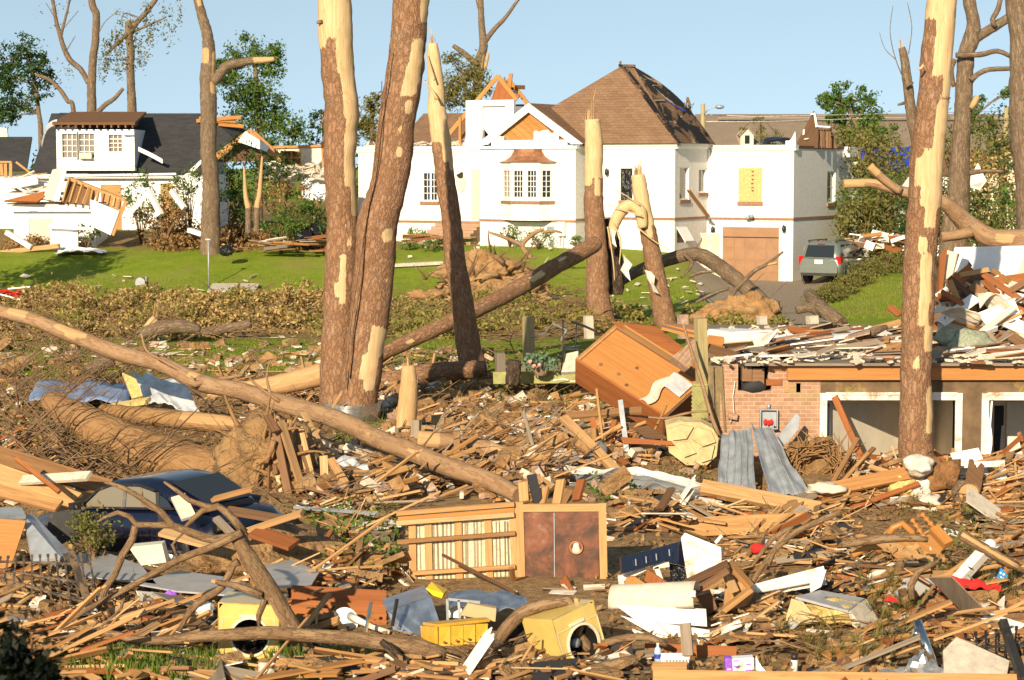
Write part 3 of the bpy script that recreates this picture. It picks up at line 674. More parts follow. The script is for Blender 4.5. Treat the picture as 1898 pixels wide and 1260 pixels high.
m.prism([(a, b, bz0-.24) for a, b in sb], .13, (0,0,1)); m.build('sill', M['redtrim'], bay)
m = HMB(); cz0, cz1 = bz1+.283, hz(276, -6, BG); prof = [(1.12, 0), (.85, .18), (.66, .45), (.56, .8), (.52, 1.0)]
mid = ((bay0+bay1)/2, BG); rings = []
for s, h in prof: rings.append([(mid[0]+(a-mid[0])*s*(1.0 if s > .6 else 1.0), min(BG-.006, BG+(b-BG)*s), cz0+(cz1-cz0)*h) for a, b in base])
for i in range(len(rings)-1):
    for k in range(3):
        n = m.add([rings[i][k], rings[i][k+1], rings[i+1][k+1], rings[i+1][k]]); m.face([n, n+1, n+2, n+3])
n = m.add(rings[0]); m.face([n+3, n+2, n+1, n]); n = m.add(rings[-1]); m.face([n, n+1, n+2, n+3])
m.build('copper_roof', M['copper'], bay)
# doors
m = HMB(); a0, a1, z0, z1 = door_l; b0 = BL-.05
m.box2((a0-.15, b0-.03, z0), (a0, b0+.02, z1+.15)); m.box2((a1, b0-.03, z0), (a1+.1, b0+.02, z1+.15)); m.box2((a0, b0-.03, z1), (a1, b0+.02, z1+.15))
m.box2((a0, b0, z0), (a1, b0+.045, z1)); 
for k in range(4): u = a0+(a1-a0)*(k+.5)/4; m.box2((u-.012, b0-.025, z0+.1), (u+.012, b0-.002, z1-.1))
hpart(m, 'front_door', M['cream'])
m = HMB(); a0, a1, z0, z1 = door_r; b0 = BR+.06; m.box2((a0, b0, z0), (a1, b0+.05, z1))
for k in range(7): u = a0+(a1-a0)*(k+.5)/7; m.box2((u-.014, b0-.03, z0+.05), (u+.014, b0-.003, z1-.05))
for k in range(5): z = z0+(z1-z0)*(k+.5)/5; m.box2((a0, b0-.045, z-.02), (a1, b0-.031, z+.02))
hpart(m, 'grille_door', M['cream'])
m = HMB(); a0, a1, z0, z1 = gar; b0 = BW+.12
m.box2((a0, b0, -.2), (a1, b0+.06, z1)); 
for r in range(4):
    for c in range(5):
        u0 = a0+.06+(a1-a0-.12)*c/5; u1 = a0+.06+(a1-a0-.12)*(c+1)/5; q0 = z0-.1+(z1-z0-.35)*r/4; q1 = z0-.1+(z1-z0-.35)*(r+1)/4
        m.box2((u0+.05, b0-.018, q0+.06), (u1-.05, b0-.001, q1-.06))
    m.box2((a0, b0-.012, q1-.016), (a1, b0-.0015, q1+.016))
m.box2((a0, b0-.1, z1-.42), (a1, b0-.003, z1-.003)); m.box2((a0+.003, b0-.125, z1-.45), (a1-.003, b0-.102, z1-.38))
hpart(m, 'garage_door', M['garage'])
# opened white security door beside the garage
sdp = Vector((ha(1338, BW-.06), BW-.06, 0)); sd0, sd1 = ha(1297, BW-.5), ha(1334, BW-.06); zt_, zb_ = hz(432, 0, BW), hz(521, 0, BW)
fm = HMB(); p0, p1 = Vector((sd0+.12, BW-.95, 0)), Vector((sd1, BW-.06, 0))
def zz(p, z): return (p.x, p.y, z)
for q in (p0, p1): fm.bar(zz(q, zb_), zz(q, zt_), .07, .05)
for t in (0, .3, .55, 1): fm.bar(zz(p0, zb_+(zt_-zb_)*t), zz(p1, zb_+(zt_-zb_)*t), .05, .06)
for k in range(1, 9): q = p0.lerp(p1, k/9); fm.bar(zz(q, zb_), zz(q, zt_), .02, .02)
o = hpart(fm, 'security_door', M['cleanwhite']); o['label'] = 'white barred storm door standing open'
fm = HMB(); nn = Vector((p1.y-p0.y, p0.x-p1.x, 0)).normalized()*-.04; q0, q1 = p0+nn, p1+nn; fm.prism([zz(q0, zb_+.05), zz(q1, zb_+.05), zz(q1, zt_-.05), zz(q0, zt_-.05)], .01); fm.build('door_screen', M['cream'], o)
# awning casement left open
m = HMB(); b0, b1, z0, z1 = s3
m.box2((-.1, b0, z0), (-.08, b1, z1)); o = hpart(m, 'basement_window', M['glass'])
m = HMB(); m.prism([(.01, b0, z1), (.01, b1, z1), (.42, b1, z0+.1), (.42, b0, z0+.1)], .035); m.build('open_sash', M['cleanwhite'], o)
# front steps
m = HMB(); a0, a1 = ha(808, BL-.4), ha(890, BL-.4)
for k in range(4): m.box2((a0-.05*k, BL-.45-.3*k, gz), (a1, BL-.004 if k == 0 else BL-.45-.3*(k-1)-.002, hz(413, a0, BL)-.15*k))
hpart(m, 'front_steps', M['brick'])
# lamps, plaque, meters
def lamp(a, b, z, ax='a'):
    m = HMB(); y = -1
    m.box2((a-.05, b-.05, z-.1), (a+.05, b-.003, z+.1)); m.bar((a, b-.05, z+.06), (a, b-.18, z+.12), .03, .03); m.lathe([(.02,.16),(.09,.06),(.08,-.12),(.03,-.18)], Matrix.Translation((a, b-.18, z)), 8)
    return hpart(m, 'wall_lantern', M['black'])
lamp(ha(1126, 0), 0, hz(318, -3, 0)); lamp(ha(1322, BW), BW, hz(425, 0, BW)); lamp(ha(1453, BW), BW, hz(423, 4, BW))
m = HMB(); a, z = ha(1391, BW), hz(396, 2, BW); m.lathe([(.05,0),(.12,.18),(.02,.2)], Matrix.Translation((a-.08, BW-.16, z-.1)) @ Matrix.Rotation(R(130),4,'X'), 8); m.lathe([(.05,0),(.12,.18),(.02,.2)], Matrix.Translation((a+.1, BW-.16, z-.08)) @ Matrix.Rotation(R(110),4,'X'), 8); m.box2((a-.08, BW-.16, z-.08), (a+.1, BW-.003, z-.02)); hpart(m, 'floodlight', M['greysteel'])
m = HMB(); a = ha(856, BL); zc = hz(341, a, BL); pts = [(-.2,.3),(-.24,.05),(-.17,-.25),(0,-.4),(.17,-.25),(.24,.05),(.2,.3)]
m.prism([(a+x, BL-.004, zc+y) for x, y in pts], .07, (0,-1,0)); o = hpart(m, 'wall_plaque', M['cream'])
m = HMB(); m.box2((a-.1, BL-.16, zc+.3), (a+.1, BL-.02, zc+.5)); m.bar((a-.2, BL-.1, zc+.4), (a+.1, BL-.1, zc+.55), .08, .08); m.build('plaque_lamp', M['black'], o)
m = HMB(); a = ha(1043, BG); z0, z1 = hz(437, a, BG), hz(411, a, BG); m.box2((a-.19, BG-.26, z0), (a+.19, BG-.004, z1)); m.bar((a-.1, BG-.12, z0), (a-.1, BG-.12, z0-.45), .03, .03); m.bar((a+.06, BG-.12, z0), (a+.06, BG-.12, z0-.5), .04, .04); hpart(m, 'water_heater_box', M['cleanwhite'])
m = HMB(); a = ha(1021, BG); z0, z1 = hz(431, a, BG), hz(419, a, BG); m.box2((a-.15, BG-.12, z0), (a+.15, BG-.004, z1)); hpart(m, 'meter_box', M['greysteel'])
m = HMB(); b_ = hb(1560, aW1); m.box2((aW1+.004, b_-.3, 2.0), (aW1+.12, b_+.35, 2.7)); hpart(m, 'meter_box', M['cream'])
m = HMB(); a = ha(1452, BW); m.box2((a-.07, BW-.1, hz(455, a, BW)), (a+.07, BW-.004, hz(438, a, BW))); hpart(m, 'switch_box', M['cleanwhite'])
# main hipped roof
aR, aL = .32, ha(907, -.3); bF, bB = -.32, 3.9
r1 = Vector((ha(1150, 1.8), 1.8, hz(122, ha(1150, 1.8), 1.8))); r2 = Vector((ha(1172, 2.1), 2.1, hz(123, ha(1172, 2.1), 2.1)))
ez = ZT+.13
def roof_face(m, P):
    P = [Vector(p) for p in P]; e = (P[1]-P[0]).normalized(); nn = (P[1]-P[0]).cross(P[2]-P[0]).normalized(); g = nn.cross(e)
    n = m.add(P); m.face([n+i for i in range(len(P))], [((p-P[0]).dot(e), (p-P[0]).dot(g)) for p in P])
FL, FR, BRc, BLc = Vector((aL, bF, ez)), Vector((aR, bF, ez)), Vector((aR, bB, ez)), Vector((aL, bB, ez))
m = HMB(); roof_face(m, [FL, FR, r1]); roof_face(m, [BLc, FL, r1]); roof_face(m, [BRc, BLc, r1, r2]); roof_face(m, [FL, BLc, BRc, FR]); roof_face(m, [FR, r2, r1])
roof = hpart(m, 'hipped_roof', M['shingle'])
m = HMB(); dn = Vector((.012, -.006, .006))
def bulge(u, v):
    p = (FR.lerp(BRc, u)).lerp(r1.lerp(r2, u), v); k = math.sin(math.pi*v)*(.2+.8*u)
    return p+Vector((.16*k, 0, .38*k))+dn
m.grid(bulge, 10, 12, 4.2, 6.0); 
n = m.add([bulge(1, v/12) for v in range(13)]+[BRc.lerp(r2, v/12)-Vector((0,.0,.05)) for v in range(13)])
for v in range(12): m.face([n+v, n+13+v, n+14+v, n+v+1])
o = m.build('torn_roof_side', M['tornshingle'], roof); o['label'] = 'roof slope stripped to dark felt with torn shingles'
for p in o.data.polygons: p.use_smooth = True
m = HMB(); m.bar(r1+Vector((-.15,0,.02)), r2+Vector((.1,0,.03)), .3, .1); m.bar(r1+Vector((-.1,0,0)), r1+Vector((-.05,0,.22)), .08, .06); m.bar(r1, FR+Vector((0,0,.02)), .16, .05); m.build('ridge_cap', M['tornshingle'], roof)
rs = random.Random(5); m = HMB()
for k in range(7):
    u, v = rs.uniform(.1,.8), rs.uniform(.2,.85); p = bulge(u, v); q = p+Vector((rs.uniform(-.2,.2), rs.uniform(.2,.8), rs.uniform(-.5,.1))); m.bar(p+Vector((.06,0,.03)), q+Vector((.1,0,.02)), .1, .03, rs.uniform(0,3))
m.build('loose_batten', M['greyb'], roof)
m = HMB(); p, q = bulge(.45,.5), bulge(.75,.33); m.prism([p+Vector((.05,0,.03)), p+Vector((.05,.3,.0)), q+Vector((.06,.3,.04)), q+Vector((.05,-.1,.05))], .01); m.build('blue_patch', M['royaltarp'], roof)
# gable block roof
gp_ = Vector((ha(979, BG-.15), BG-.15, hz(191, ha(979, BG), BG))); gl = Vector((ha(886, BG), BG-.15, ZT+.1)); gr_ = Vector((ha(1082, BG), BG-.15, ZT+.1)); gback = 3.2
m = HMB()
for A, B in ((gl, gp_), (gp_, gr_)):
    d = Vector((0, gback, 0))
    if A is gp_: roof_face(m, [B, B+d, A+d, A]); t = Vector((0,0,-.12)); roof_face(m, [A+t, A+d+t, B+d+t, B+t])
    else:
        d = Vector((0, .5, 0)); roof_face(m, [A+d, A, B, B+d])
m.build('gable_roof', M['shingle'], house)
m = HMB(); th = .34
dl = (gp_-gl); dr_ = (gp_-gr_)
for A, d in ((gl, dl), (gr_, dr_)):
    s = 1 if A is gl else -1; ln = d.length; u = d.normalized(); inn = Vector((s*u.z*s*s, 0, -abs(u.x)))
    inn = Vector((abs(u.z)*s, 0, -abs(u.x))); m.prism([A+inn*0, gp_, gp_+Vector((0,0,-th/abs(u.x)*1.0)), A+Vector((s*th/abs(u.z),0,0))], .1, (0,1,0))
hb_ = .3; m.box2((gl.x+.8, BG-.15, ZT+.022), (gr_.x-.8, BG-.02, ZT+hb_)); o = hpart(m, 'gable_trim', M['cleanwhite'])
m = HMB(); rs = random.Random(3)
# diagonal sheathing boards behind the gable opening
def inside(x, z):
    l_ = gl.x+.4+(z-ZT-.1)*(gp_.x-gl.x)/(gp_.z-gl.z); r_ = gr_.x-.55-(z-ZT-.1)*(gr_.x-gp_.x)/(gp_.z-gl.z); return l_ < x < r_
tri = [Vector((gl.x+.3, 0, ZT+.15)), Vector((gr_.x-.3, 0, ZT+.15)), Vector((gp_.x, 0, gp_.z-.3))]
def clip(poly, n_, d_):
    out = []
    for i in range(len(poly)):
        a_, b__ = poly[i], poly[(i+1) % len(poly)]; da, db = a_.dot(n_)-d_, b__.dot(n_)-d_
        if da >= 0: out.append(a_)
        if da*db < 0: out.append(a_.lerp(b__, da/(da-db)))
    return out
dirn = Vector((.62, 0, .78)).normalized(); wdt = .26; d0 = min(v.dot(dirn) for v in tri)
for k in range(30):
    poly = clip(clip(tri, dirn, d0+k*wdt+.012), -dirn, -(d0+(k+1)*wdt))
    if len(poly) < 3: continue
    m.prism([(v.x, BG+.12+rs.uniform(0,.03), v.z) for v in poly], .03, (0,1,0))
m.build('sheathing', M['orangeply'], house)
m = HMB(); m.prism([(v.x, BG+.2, v.z) for v in tri], .05, (0,1,0)); m.build('gable_backing', M['felt'], house)
m = HMB()   # torn siding remnant along the bottom of the gable opening
def jag(a0, a1, z0, z1, n, amp, seed):
    q = random.Random(seed); pts = [(a0, z0), (a1, z0)]
    for i in range(n+1): pts.append((a1+(a0-a1)*i/n, z1+q.uniform(-amp, amp)))
    return pts
m.prism([(x, BG-.001, z) for x, z in jag(ha(990, BG), ha(1036, BG), ZT+.29, ZT+.7, 9, .1, 2)], .05, (0,-1,0)); m.build('torn_siding', M['cleanwhite'], house); m = HMB(); m.prism([(x, BG-.001, z) for x, z in jag(ha(909, BG), ha(935, BG), ZT+.29, ZT+.55, 6, .12, 4)], .05, (0,-1,0)); m.build('torn_siding', M['cleanwhite'], house)
# the broken dormer left of the gable
m = HMB(); db = .9; d0_, d1_ = ha(864, db), ha(952, db); dz0, dz1 = ZT-.3, hz(186, d0_, db)
wa0, wa1 = ha(895, db), ha(938, db); wz0, wz1 = hz(272, d0_, db), hz(197, d0_, db)
wall(m, 'a', db, d0_, d1_, dz0, dz1, .2, [(wa0, wa1, wz0, wz1)]); wall(m, 'b', d1_+.001, db+.2, 4, dz0, dz1-.3, .2)
m.box2((wa0-.12, db-.06, wz0), (wa0, db-.002, wz1+.12)); m.box2((wa1, db-.06, wz0), (wa1+.12, db-.002, wz1+.12)); m.box2((wa0, db-.06, wz1), (wa1, db-.002, wz1+.12))
o = hpart(m, 'dormer', M['cleanwhite']); o['label'] = 'white dormer with its window blown out'
m = HMB(); zmid = (wz0+wz1)/2
m.prism([(wa0, db+.12, zmid-.1), (wa0, db+.12, wz1), (wa1, db+.12, wz1), (wa1, db+.12, zmid+.1), (wa1-.25, db+.12, zmid-.45), (wa1-.5, db+.12, zmid-.75), (wa0+.35, db+.12, zmid-.5)], .03, (0,1,0)); m.build('torn_blind', M['cleanwhite'], o)
m = HMB(); m.box2((wa0-.3, db+1.2, wz0-.3), (wa1+.3, db+1.3, wz1+.1)); m.build('dormer_backing', M['brownb'], o)
m = HMB()
pk = Vector((ha(922, db+.3), db+.3, hz(140, ha(922, db), db)))
for k in range(2):
    d = Vector((0, .05+k*1.1, -.15*k)); e = Vector((ha(808, db), db, ZT-.1))
    m.bar(pk+d, e+d+Vector((.2*k,0,0)), .06, .2, 0); m.bar(pk+d, Vector((ha(952, db), pk.y, dz1))+d, .06, .2)
m.bar(pk+Vector((0,.2,-.5)), pk+Vector((0,2.8,-.45)), .06, .2)
m.bar(Vector((ha(933, db), db+.5, hz(175, -9, db))), Vector((ha(938, db), db+.5, hz(135, -9, db))), .2, .06); m.bar(Vector((ha(944, db), db+.5, hz(185, -9, db))), Vector((ha(954, db), db+.5, hz(177, -9, db))), .15, .05)
m.bar((ha(860, db)-.25, db+.1, ZT-.1), (ha(860, db)-.25, db+.1, hz(215, -9, db)), .12, .08)
hpart(m, 'bare_rafter', M['orangeply'])
m = HMB(); m.prism([(pk.x, db+.45, pk.z-.1), (ha(902, db), db+.45, dz1+.02), (ha(950, db), db+.45, dz1+.02)], .06, (0,1,0)); hpart(m, 'gable_infill', M['redb'])
m = HMB()
for k in range(6):
    t0, t1 = k/6, (k+1)/6; P0 = pk.lerp(Vector((ha(952, db), pk.y, dz1+.05)), t0*.9+.05); P1 = pk.lerp(Vector((ha(905, db), pk.y, dz1+.05)), t0*.9+.05)
    m.bar(P0+Vector((0,.7,-.05)), P1+Vector((0,.7,-.05)), .15, .03, R(90))
hpart(m, 'attic_sheathing', M['brownb']); m = HMB(); m.box2((ha(835, db), db+2.2, ZT-.4), (d0_, db+2.3, ZT+1.6)); hpart(m, 'attic_sheathing', M['brownb'])
# remaining shingle slope over the left wing
m = HMB(); a0, a1 = ha(735, 2.2), ha(812, 2.2); z0, z1 = hz(275, a0, 2.2), hz(214, a0, 5)
m.prism([(a0, 2.2, z0), (a1+1.0, 2.2, z0), (a1+1.0, 5.0, z1), (a0, 5.0, z1)], .12); hpart(m, 'left_wing_roof', M['shingle'])
m = HMB(); rs = random.Random(8)
for k in range(46):
    a = rs.uniform(ha(672, BL), ha(890, BL)); z = hz(277, aL0, BL)+.14; m.bar((a, BL+.25+rs.uniform(0,.5), z+rs.uniform(-.02,.1)), (a+rs.uniform(-.6,.6), BL+.5+rs.uniform(0,.4), z+rs.uniform(0,.3)), rs.uniform(.05,.2), .03, rs.uniform(-1,1))
hpart(m, 'roof_debris', M['drywall'])
m = HMB(); m.sheet(lambda u, v: (ha(765, BL)+(ha(800, BL)-ha(765, BL))*u, BL+.2+.5*v, hz(272, aL0, BL)+.12*noise.noise(Vector((u*6, v*3, 2)))), 10, 4, .01); hpart(m, 'roof_tarp', M['royaltarp'])
# wing roof: torn brown gable remnant, black vent
m = HMB(); bt = BW+2.6
P = [(ha(1468, bt), bt, ZW), (ha(1503, bt), bt, hz(206, 3, bt)), (ha(1508, bt), bt, hz(212, 3, bt)), (ha(1513, bt), bt, hz(250, 3, bt)), (ha(1512, bt), bt, ZW)]
m.prism(P, .08, (0,1,0)); m.prism([(ha(1530, bt+1), bt+1, ZW), (ha(1534, bt+1), bt+1, hz(235, 3, bt)), (ha(1541, bt+1), bt+1, hz(255, 3, bt)), (ha(1548, bt+1), bt+1, ZW)], .08, (0,1,0))
for k in range(5): u = ha(1514+k*5, bt+.3); m.bar((u, bt+.3, ZW), (u, bt+.3, hz(240, 3, bt)), .09, .05)
m.bar((ha(1511, bt), bt+.3, hz(238, 3, bt)), (ha(1538, bt), bt+.3, hz(235, 3, bt)), .1, .06)
o = hpart(m, 'torn_roof_gable', M['brownb'])
for k in range(5):
    m = HMB()
    if k == 0: m.bar((ha(1500, bt), bt-.08, hz(213, 3, bt)), (ha(1508, bt), bt-.08, hz(210, 3, bt)), .12, .05)
    if k == 1: m.bar((ha(1507, bt), bt-.1, hz(212, 3, bt)), (ha(1511, bt), bt-.1, hz(236, 3, bt)), .1, .05)
    if k == 2: m.bar((ha(1509, bt), bt-.1, hz(234, 3, bt)), (ha(1536, bt), bt-.1, hz(236, 3, bt)), .1, .06)
    if k == 3: m.bar((ha(1488, bt), bt-.06, hz(258, 3, bt)), (ha(1496, bt), bt-.06, hz(257, 3, bt)), .12, .04)
    if k == 4: m.bar((ha(1486, bt), bt-.06, hz(250, 3, bt)), (ha(1487, bt), bt-.06, hz(240, 3, bt)), .08, .04)
    m.build('trim_scrap', M['cleanwhite'], o)
m = HMB(); bv = BW+1.2; m.blob((ha(1440, bv), bv, ZW+.1), (.95, .7, .42), 3, .25, 1.5, 3); o = hpart(m, 'roof_vent', M['blackplastic']); o['label'] = 'black plastic sheet bunched on the flat roof'
m = HMB(); m.box2((ha(1466, BW)-.3, BW-.16, ZW+.05), (ha(1466, BW)+.15, BW+.1, ZW+.32)); m.prism([(aW1-.4, BW-.14, ZW+.1), (aW1+.15, BW-.14, ZW+.1), (aW1+.1, BW-.14, ZW+.75), (aW1-.05, BW-.14, ZW+.45)], .04, (0,1,0)); hpart(m, 'broken_gutter', M['cleanwhite']); m = HMB(); b_ = hb(1566, aW1); m.box2((aW1+.003, b_-.5, ZW-.4), (aW1+.3, b_+.5, ZW+.1)); hpart(m, 'broken_gutter', M['cleanwhite'])
m = HMB(); m.box2((aW1-.3, BW+.3, ZW-.026), (aW1+.04, bWe, ZW+.1)); hpart(m, 'roof_edge_board', M['brownb'])
# plank leaning against the side wall
m = MB(); p, q = hl(.25, hb(1278, .25), 0), hl(.3, hb(1308, .3), 0); m.bar(W(1276, 352, p.y), W(1313, 401, q.y-.2), .2, .05); o = m.build('leaning_plank', M['board']); tag(o, 'orange plank leaning aslant against the side wall of the white brick house', 'plank')
# ------------------------------------------------------------------ trunks, snags and trees
def cat(vals, t):                                  # Catmull-Rom through a list of vectors/floats at parameter t
    n = len(vals); i = min(int(t), n-2); f = t-i
    p0, p1, p2, p3 = vals[max(i-1,0)], vals[i], vals[i+1], vals[min(i+2,n-1)]
    return (p1*2+(p2-p0)*f+(p0*2-p1*5+p2*4-p3)*f*f+(p1*3-p0-p2*3+p3)*f*f*f)*.5
def path(nodes, Y=None, step=.12):
    # nodes: (px, py, rpx[, Y]) -> dense centres, radii (metres), node parameter
    C = [W(n[0], n[1], n[3] if len(n) > 3 else Y) for n in nodes]
    RR = [n[2]*(n[3] if len(n) > 3 else Y)/FPX for n in nodes]
    P, Q, T = [], [], []
    for i in range(len(C)-1):
        k = max(1, int((C[i+1]-C[i]).length/step))
        for j in range(k): T.append(i+j/k)
    T.append(len(C)-1)
    for t in T: P.append(cat(C, t)); Q.append(max(.004, RR[min(int(t), len(RR)-2)]*(1-(t-min(int(t), len(RR)-2)))+RR[min(int(t), len(RR)-2)+1]*(t-min(int(t), len(RR)-2))))
    return P, Q, T
def wander(P, Q, amp, fr, seed):
    return [p+Vector((noise.noise(p*fr+Vector((seed,0,0))), noise.noise(p*fr+Vector((0,seed,9))), noise.noise(p*fr+Vector((3,9,seed)))))*q*amp for p, q in zip(P, Q)]
def trunk_mb(mb, nodes, Y, patches=(), seg=40, step=.12, amp=.10, seed=1.0, fr=2.0, wob=.15, key='py', flip=False):
    P, Q, T = path(nodes, Y, step); P = wander(P, Q, wob, .8, seed)
    n0 = len(mb.v); mb.tube(P, Q, seg, True, amp, seed, fr)
    pk = mb.at.setdefault('peel', [])
    while len(pk) < n0: pk.append(0.0)
    for i in range(len(P)):
        pp = PX(P[i]); k = pp[1] if key == 'py' else pp[0]
        tt = (P[min(i+1, len(P)-1)]-P[max(i-1, 0)]).normalized(); view = Vector((P[i].x, P[i].y, P[i].z-CAMH)).normalized(); lat = view.cross(tt).normalized()
        if (key == 'py' and lat.x < 0) or (key == 'px' and lat.z < 0): lat = -lat      # key py: lateral runs left to right; px: bottom to top
        for s_ in range(seg):
            v = Vector(mb.v[n0+i*seg+s_]); d = v-P[i]; u = d.dot(lat)/max(Q[i], 1e-4); back = d.dot(view) > .25*Q[i]
            ang = math.asin(max(-1, min(1, u)))/1.5708
            m = 0.0
            for (k0, k1, u0, u1) in patches:
                uu0, uu1 = math.asin(max(-1, min(1, u0)))/1.5708 if u0 > -1 else -9, math.asin(max(-1, min(1, u1)))/1.5708 if u1 < 1 else 9
                e = min((k-k0)/14+.5, (k1-k)/14+.5, (ang-uu0)/.22+.5, (uu1-ang)/.22+.5)
                if back and not (u0 <= -1 and u1 >= 1) and not (u1 >= 1 and u > .3) and not (u0 <= -1 and u < -.3): e = 0
                m = max(m, min(1, e))
            pk.append(max(0.0, m))
    return P, Q
def pad(mb):
    pk = mb.at.setdefault('peel', [])
    while len(pk) < len(mb.v): pk.append(0.0)
def splinters(mb, c, r, up, n, h0, h1, seed, lean=.12, wd=.5):
    q = random.Random(seed); up = up.normalized(); e = up.cross(Vector((0,1,0))).normalized(); g = up.cross(e)
    for k in range(n):
        th = q.uniform(0, 6.28); rr = r*q.uniform(.25, .95); b = c+(e*math.cos(th)+g*math.sin(th))*rr
        h = q.uniform(h0, h1)*(1.0 if q.random() < .7 else 1.4); tip = b+up*h+Vector((q.uniform(-1,1), q.uniform(-1,1), 0))*lean*h
        wv = r*wd*q.uniform(.5, 1.2); tan = (e*-math.sin(th)+g*math.cos(th)); out = (e*math.cos(th)+g*math.sin(th))
        lo = b-up*r*.8
        n0 = mb.add([lo-tan*wv*.5, lo+tan*wv*.5, lo+out*wv*.35, tip, b+up*h*.55+tan*wv*.25, b+up*h*.55-tan*wv*.3, b+up*h*.5+out*wv*.2])
        for f in ((0,1,4,5),(1,2,6,4),(2,0,5,6),(5,4,3),(4,6,3),(6,5,3)):
            mb.face([n0+i for i in f], [((Vector(mb.v[n0+i])-lo).dot(up), (Vector(mb.v[n0+i])-lo).dot(tan)+.1*k) for i in f])
def base_of(P): p = P[0] if P[0].z < P[-1].z else P[-1]; return Vector((p.x, p.y, p.z))
def snag(name, label, nodes, Y, bark, patches=(), tops=(), branches=(), amp=.10, seed=1.0, seg=40, cat_='tree', group=None, key='py', wob=.15, part='trunk', bark_b=None, step=.12, fr=2.0, splitw='split'):
    # branches: (nodes, Y, seg, splinter) ; tops: (px, py, rpx, upvector, n, h0, h1)
    mb = MB(); P, Q = trunk_mb(mb, nodes, Y, patches, seg, step, amp, seed, fr, wob, key)
    t = thing(name, label, cat_, base_of(P), group)
    pad(mb); mb.build(part, bark, t)
    for i, tp in enumerate(tops):
        px, py, rp, up, n, h0, h1 = tp[:7]; yy = tp[7] if len(tp) > 7 else Y; m = MB(); splinters(m, W(px, py, yy), rp*yy/FPX, Vector(up), n, h0, h1, seed*13+i)
        m.build('splintered_end' , M[splitw], t)
    for b in branches:
        nd, yy = b[0], b[1]; sg = b[2] if len(b) > 2 else 8; m = MB(); trunk_mb(m, nd, yy, b[3] if len(b) > 3 else (), sg, .1, .12, seed+len(nd), 2, .6, b[4] if len(b) > 4 else 'py'); pad(m); m.build('branch', bark_b or bark, t)
    return t
# --- the two big pines left of centre
def ground_to(nodes, Y): # carry the last node down into the soil
    px, py, r = nodes[-1][:3]; p = W(px, py, Y); z = H0(p.x, p.y)-.3
    if p.z > z: nodes = list(nodes)+[(px+(px-nodes[-2][0])*.2, py+(p.z-z)*FPX/Y, r*1.12)]
    return nodes
N1 = [(620,-60,31),(623,0,31),(623,60,31),(628,160,30),(632,210,32),(632,300,30),(633,430,29),(632,560,31),(629,680,35),(628,770,40)]
snag('broken_pine', 'tall reddish pine trunk with long bare strip, left one of the close pair', ground_to(N1, 46.5), 46.5, M['pine'],
     patches=[(-80,72,-1,1),(72,135,-.05,1),(60,90,-1,-.55),(135,215,.1,1),(215,345,.25,1),(345,400,.62,1),(440,455,.3,.6),(470,560,-.1,.3),(518,548,-.4,.3),(415,425,.2,.35),(600,625,.7,1)], tops=[], seed=2.0, branches=[([(596,40,4),(586,42,2.5)], 46.2, 8)])
N2 = [(771,-60,33),(762,0,33),(756,60,33),(745,160,35),(733,260,34),(718,360,35),(702,430,38),(685,580,36),(667,710,37),(655,785,40)]
vine = [([(722,90,1.2),(715,160,1.4),(700,240,1.3),(690,330,1.6),(678,420,1.6),(668,520,1.8),(655,610,1.8),(648,700,1.8)], 45.35, 5), ([(708,150,1),(703,260,1),(683,380,1.3),(668,480,1.3),(650,600,1.6),(640,720,1.5)], 45.32, 5)]
snag('broken_pine', 'thick reddish pine trunk leaning right with vine stems, right one of the close pair', ground_to(N2, 45.8), 45.8, M['pine'],
     patches=[(70,150,.2,.85),(-80,40,.55,1),(122,178,.0,.75),(180,185,-.05,.1),(185,210,.25,.65),(230,246,.05,.3),(272,290,.1,.45),(420,440,.25,.8),(415,445,.35,.6),(600,720,.15,.75),(605,650,.45,.95),(650,700,-.1,.5),(512,520,.6,.75),(770,778,.1,.3)], branches=vine, seed=4.0)
m = MB(); c = W(645, 782, 46.0)
for k, (z0, z1, r0, r1) in enumerate(((0,.42,1.02,.98),)):
    m.sheet(lambda u, v: (c.x+.1*v+(r0+(r1-r0)*v)*.64*math.cos(3.3+u*3.2)*(1+.08*noise.noise(Vector((u*9,v*4,3)))), c.y+.15+1.15*math.sin(3.3+u*3.2), c.z-.1+.55*v+.06*noise.noise(Vector((u*6,1,7)))), 40, 5, .01)
o = m.build('metal_flashing', M['foil']); tag(o, 'crumpled silver sheet wrapped round the foot of the twin pines', 'metal sheet')
# --- third pine, half in shadow
N3 = [(801,80,9),(805,130,13),(809,165,15),(811,210,17),(818,267,18),(824,327,18),(834,393,18),(841,450,18.5),(850,520,20),(859,579,21),(869,650,24),(876,700,27),(878,722,30)]
snag('broken_pine', 'slim leaning pine with pale splintered spike and dark bark, behind the twin pines', ground_to(N3, 54), 54, M['pine'],
     patches=[(0,262,-1,1),(255,300,.0,1),(300,318,.55,1)], tops=[(803,95,10,(-.06,0,1),7,.25,.5),(812,195,15,(-.1,-.05,1),4,.3,.6)], seed=6.0,
     branches=[([(812,185,3),(800,165,2),(786,150,1)], 53.5, 6, [(0,999,-1,1)]), ([(806,150,2),(796,120,1.6),(786,92,1)], 53.6, 6, [(0,999,-1,1)])])
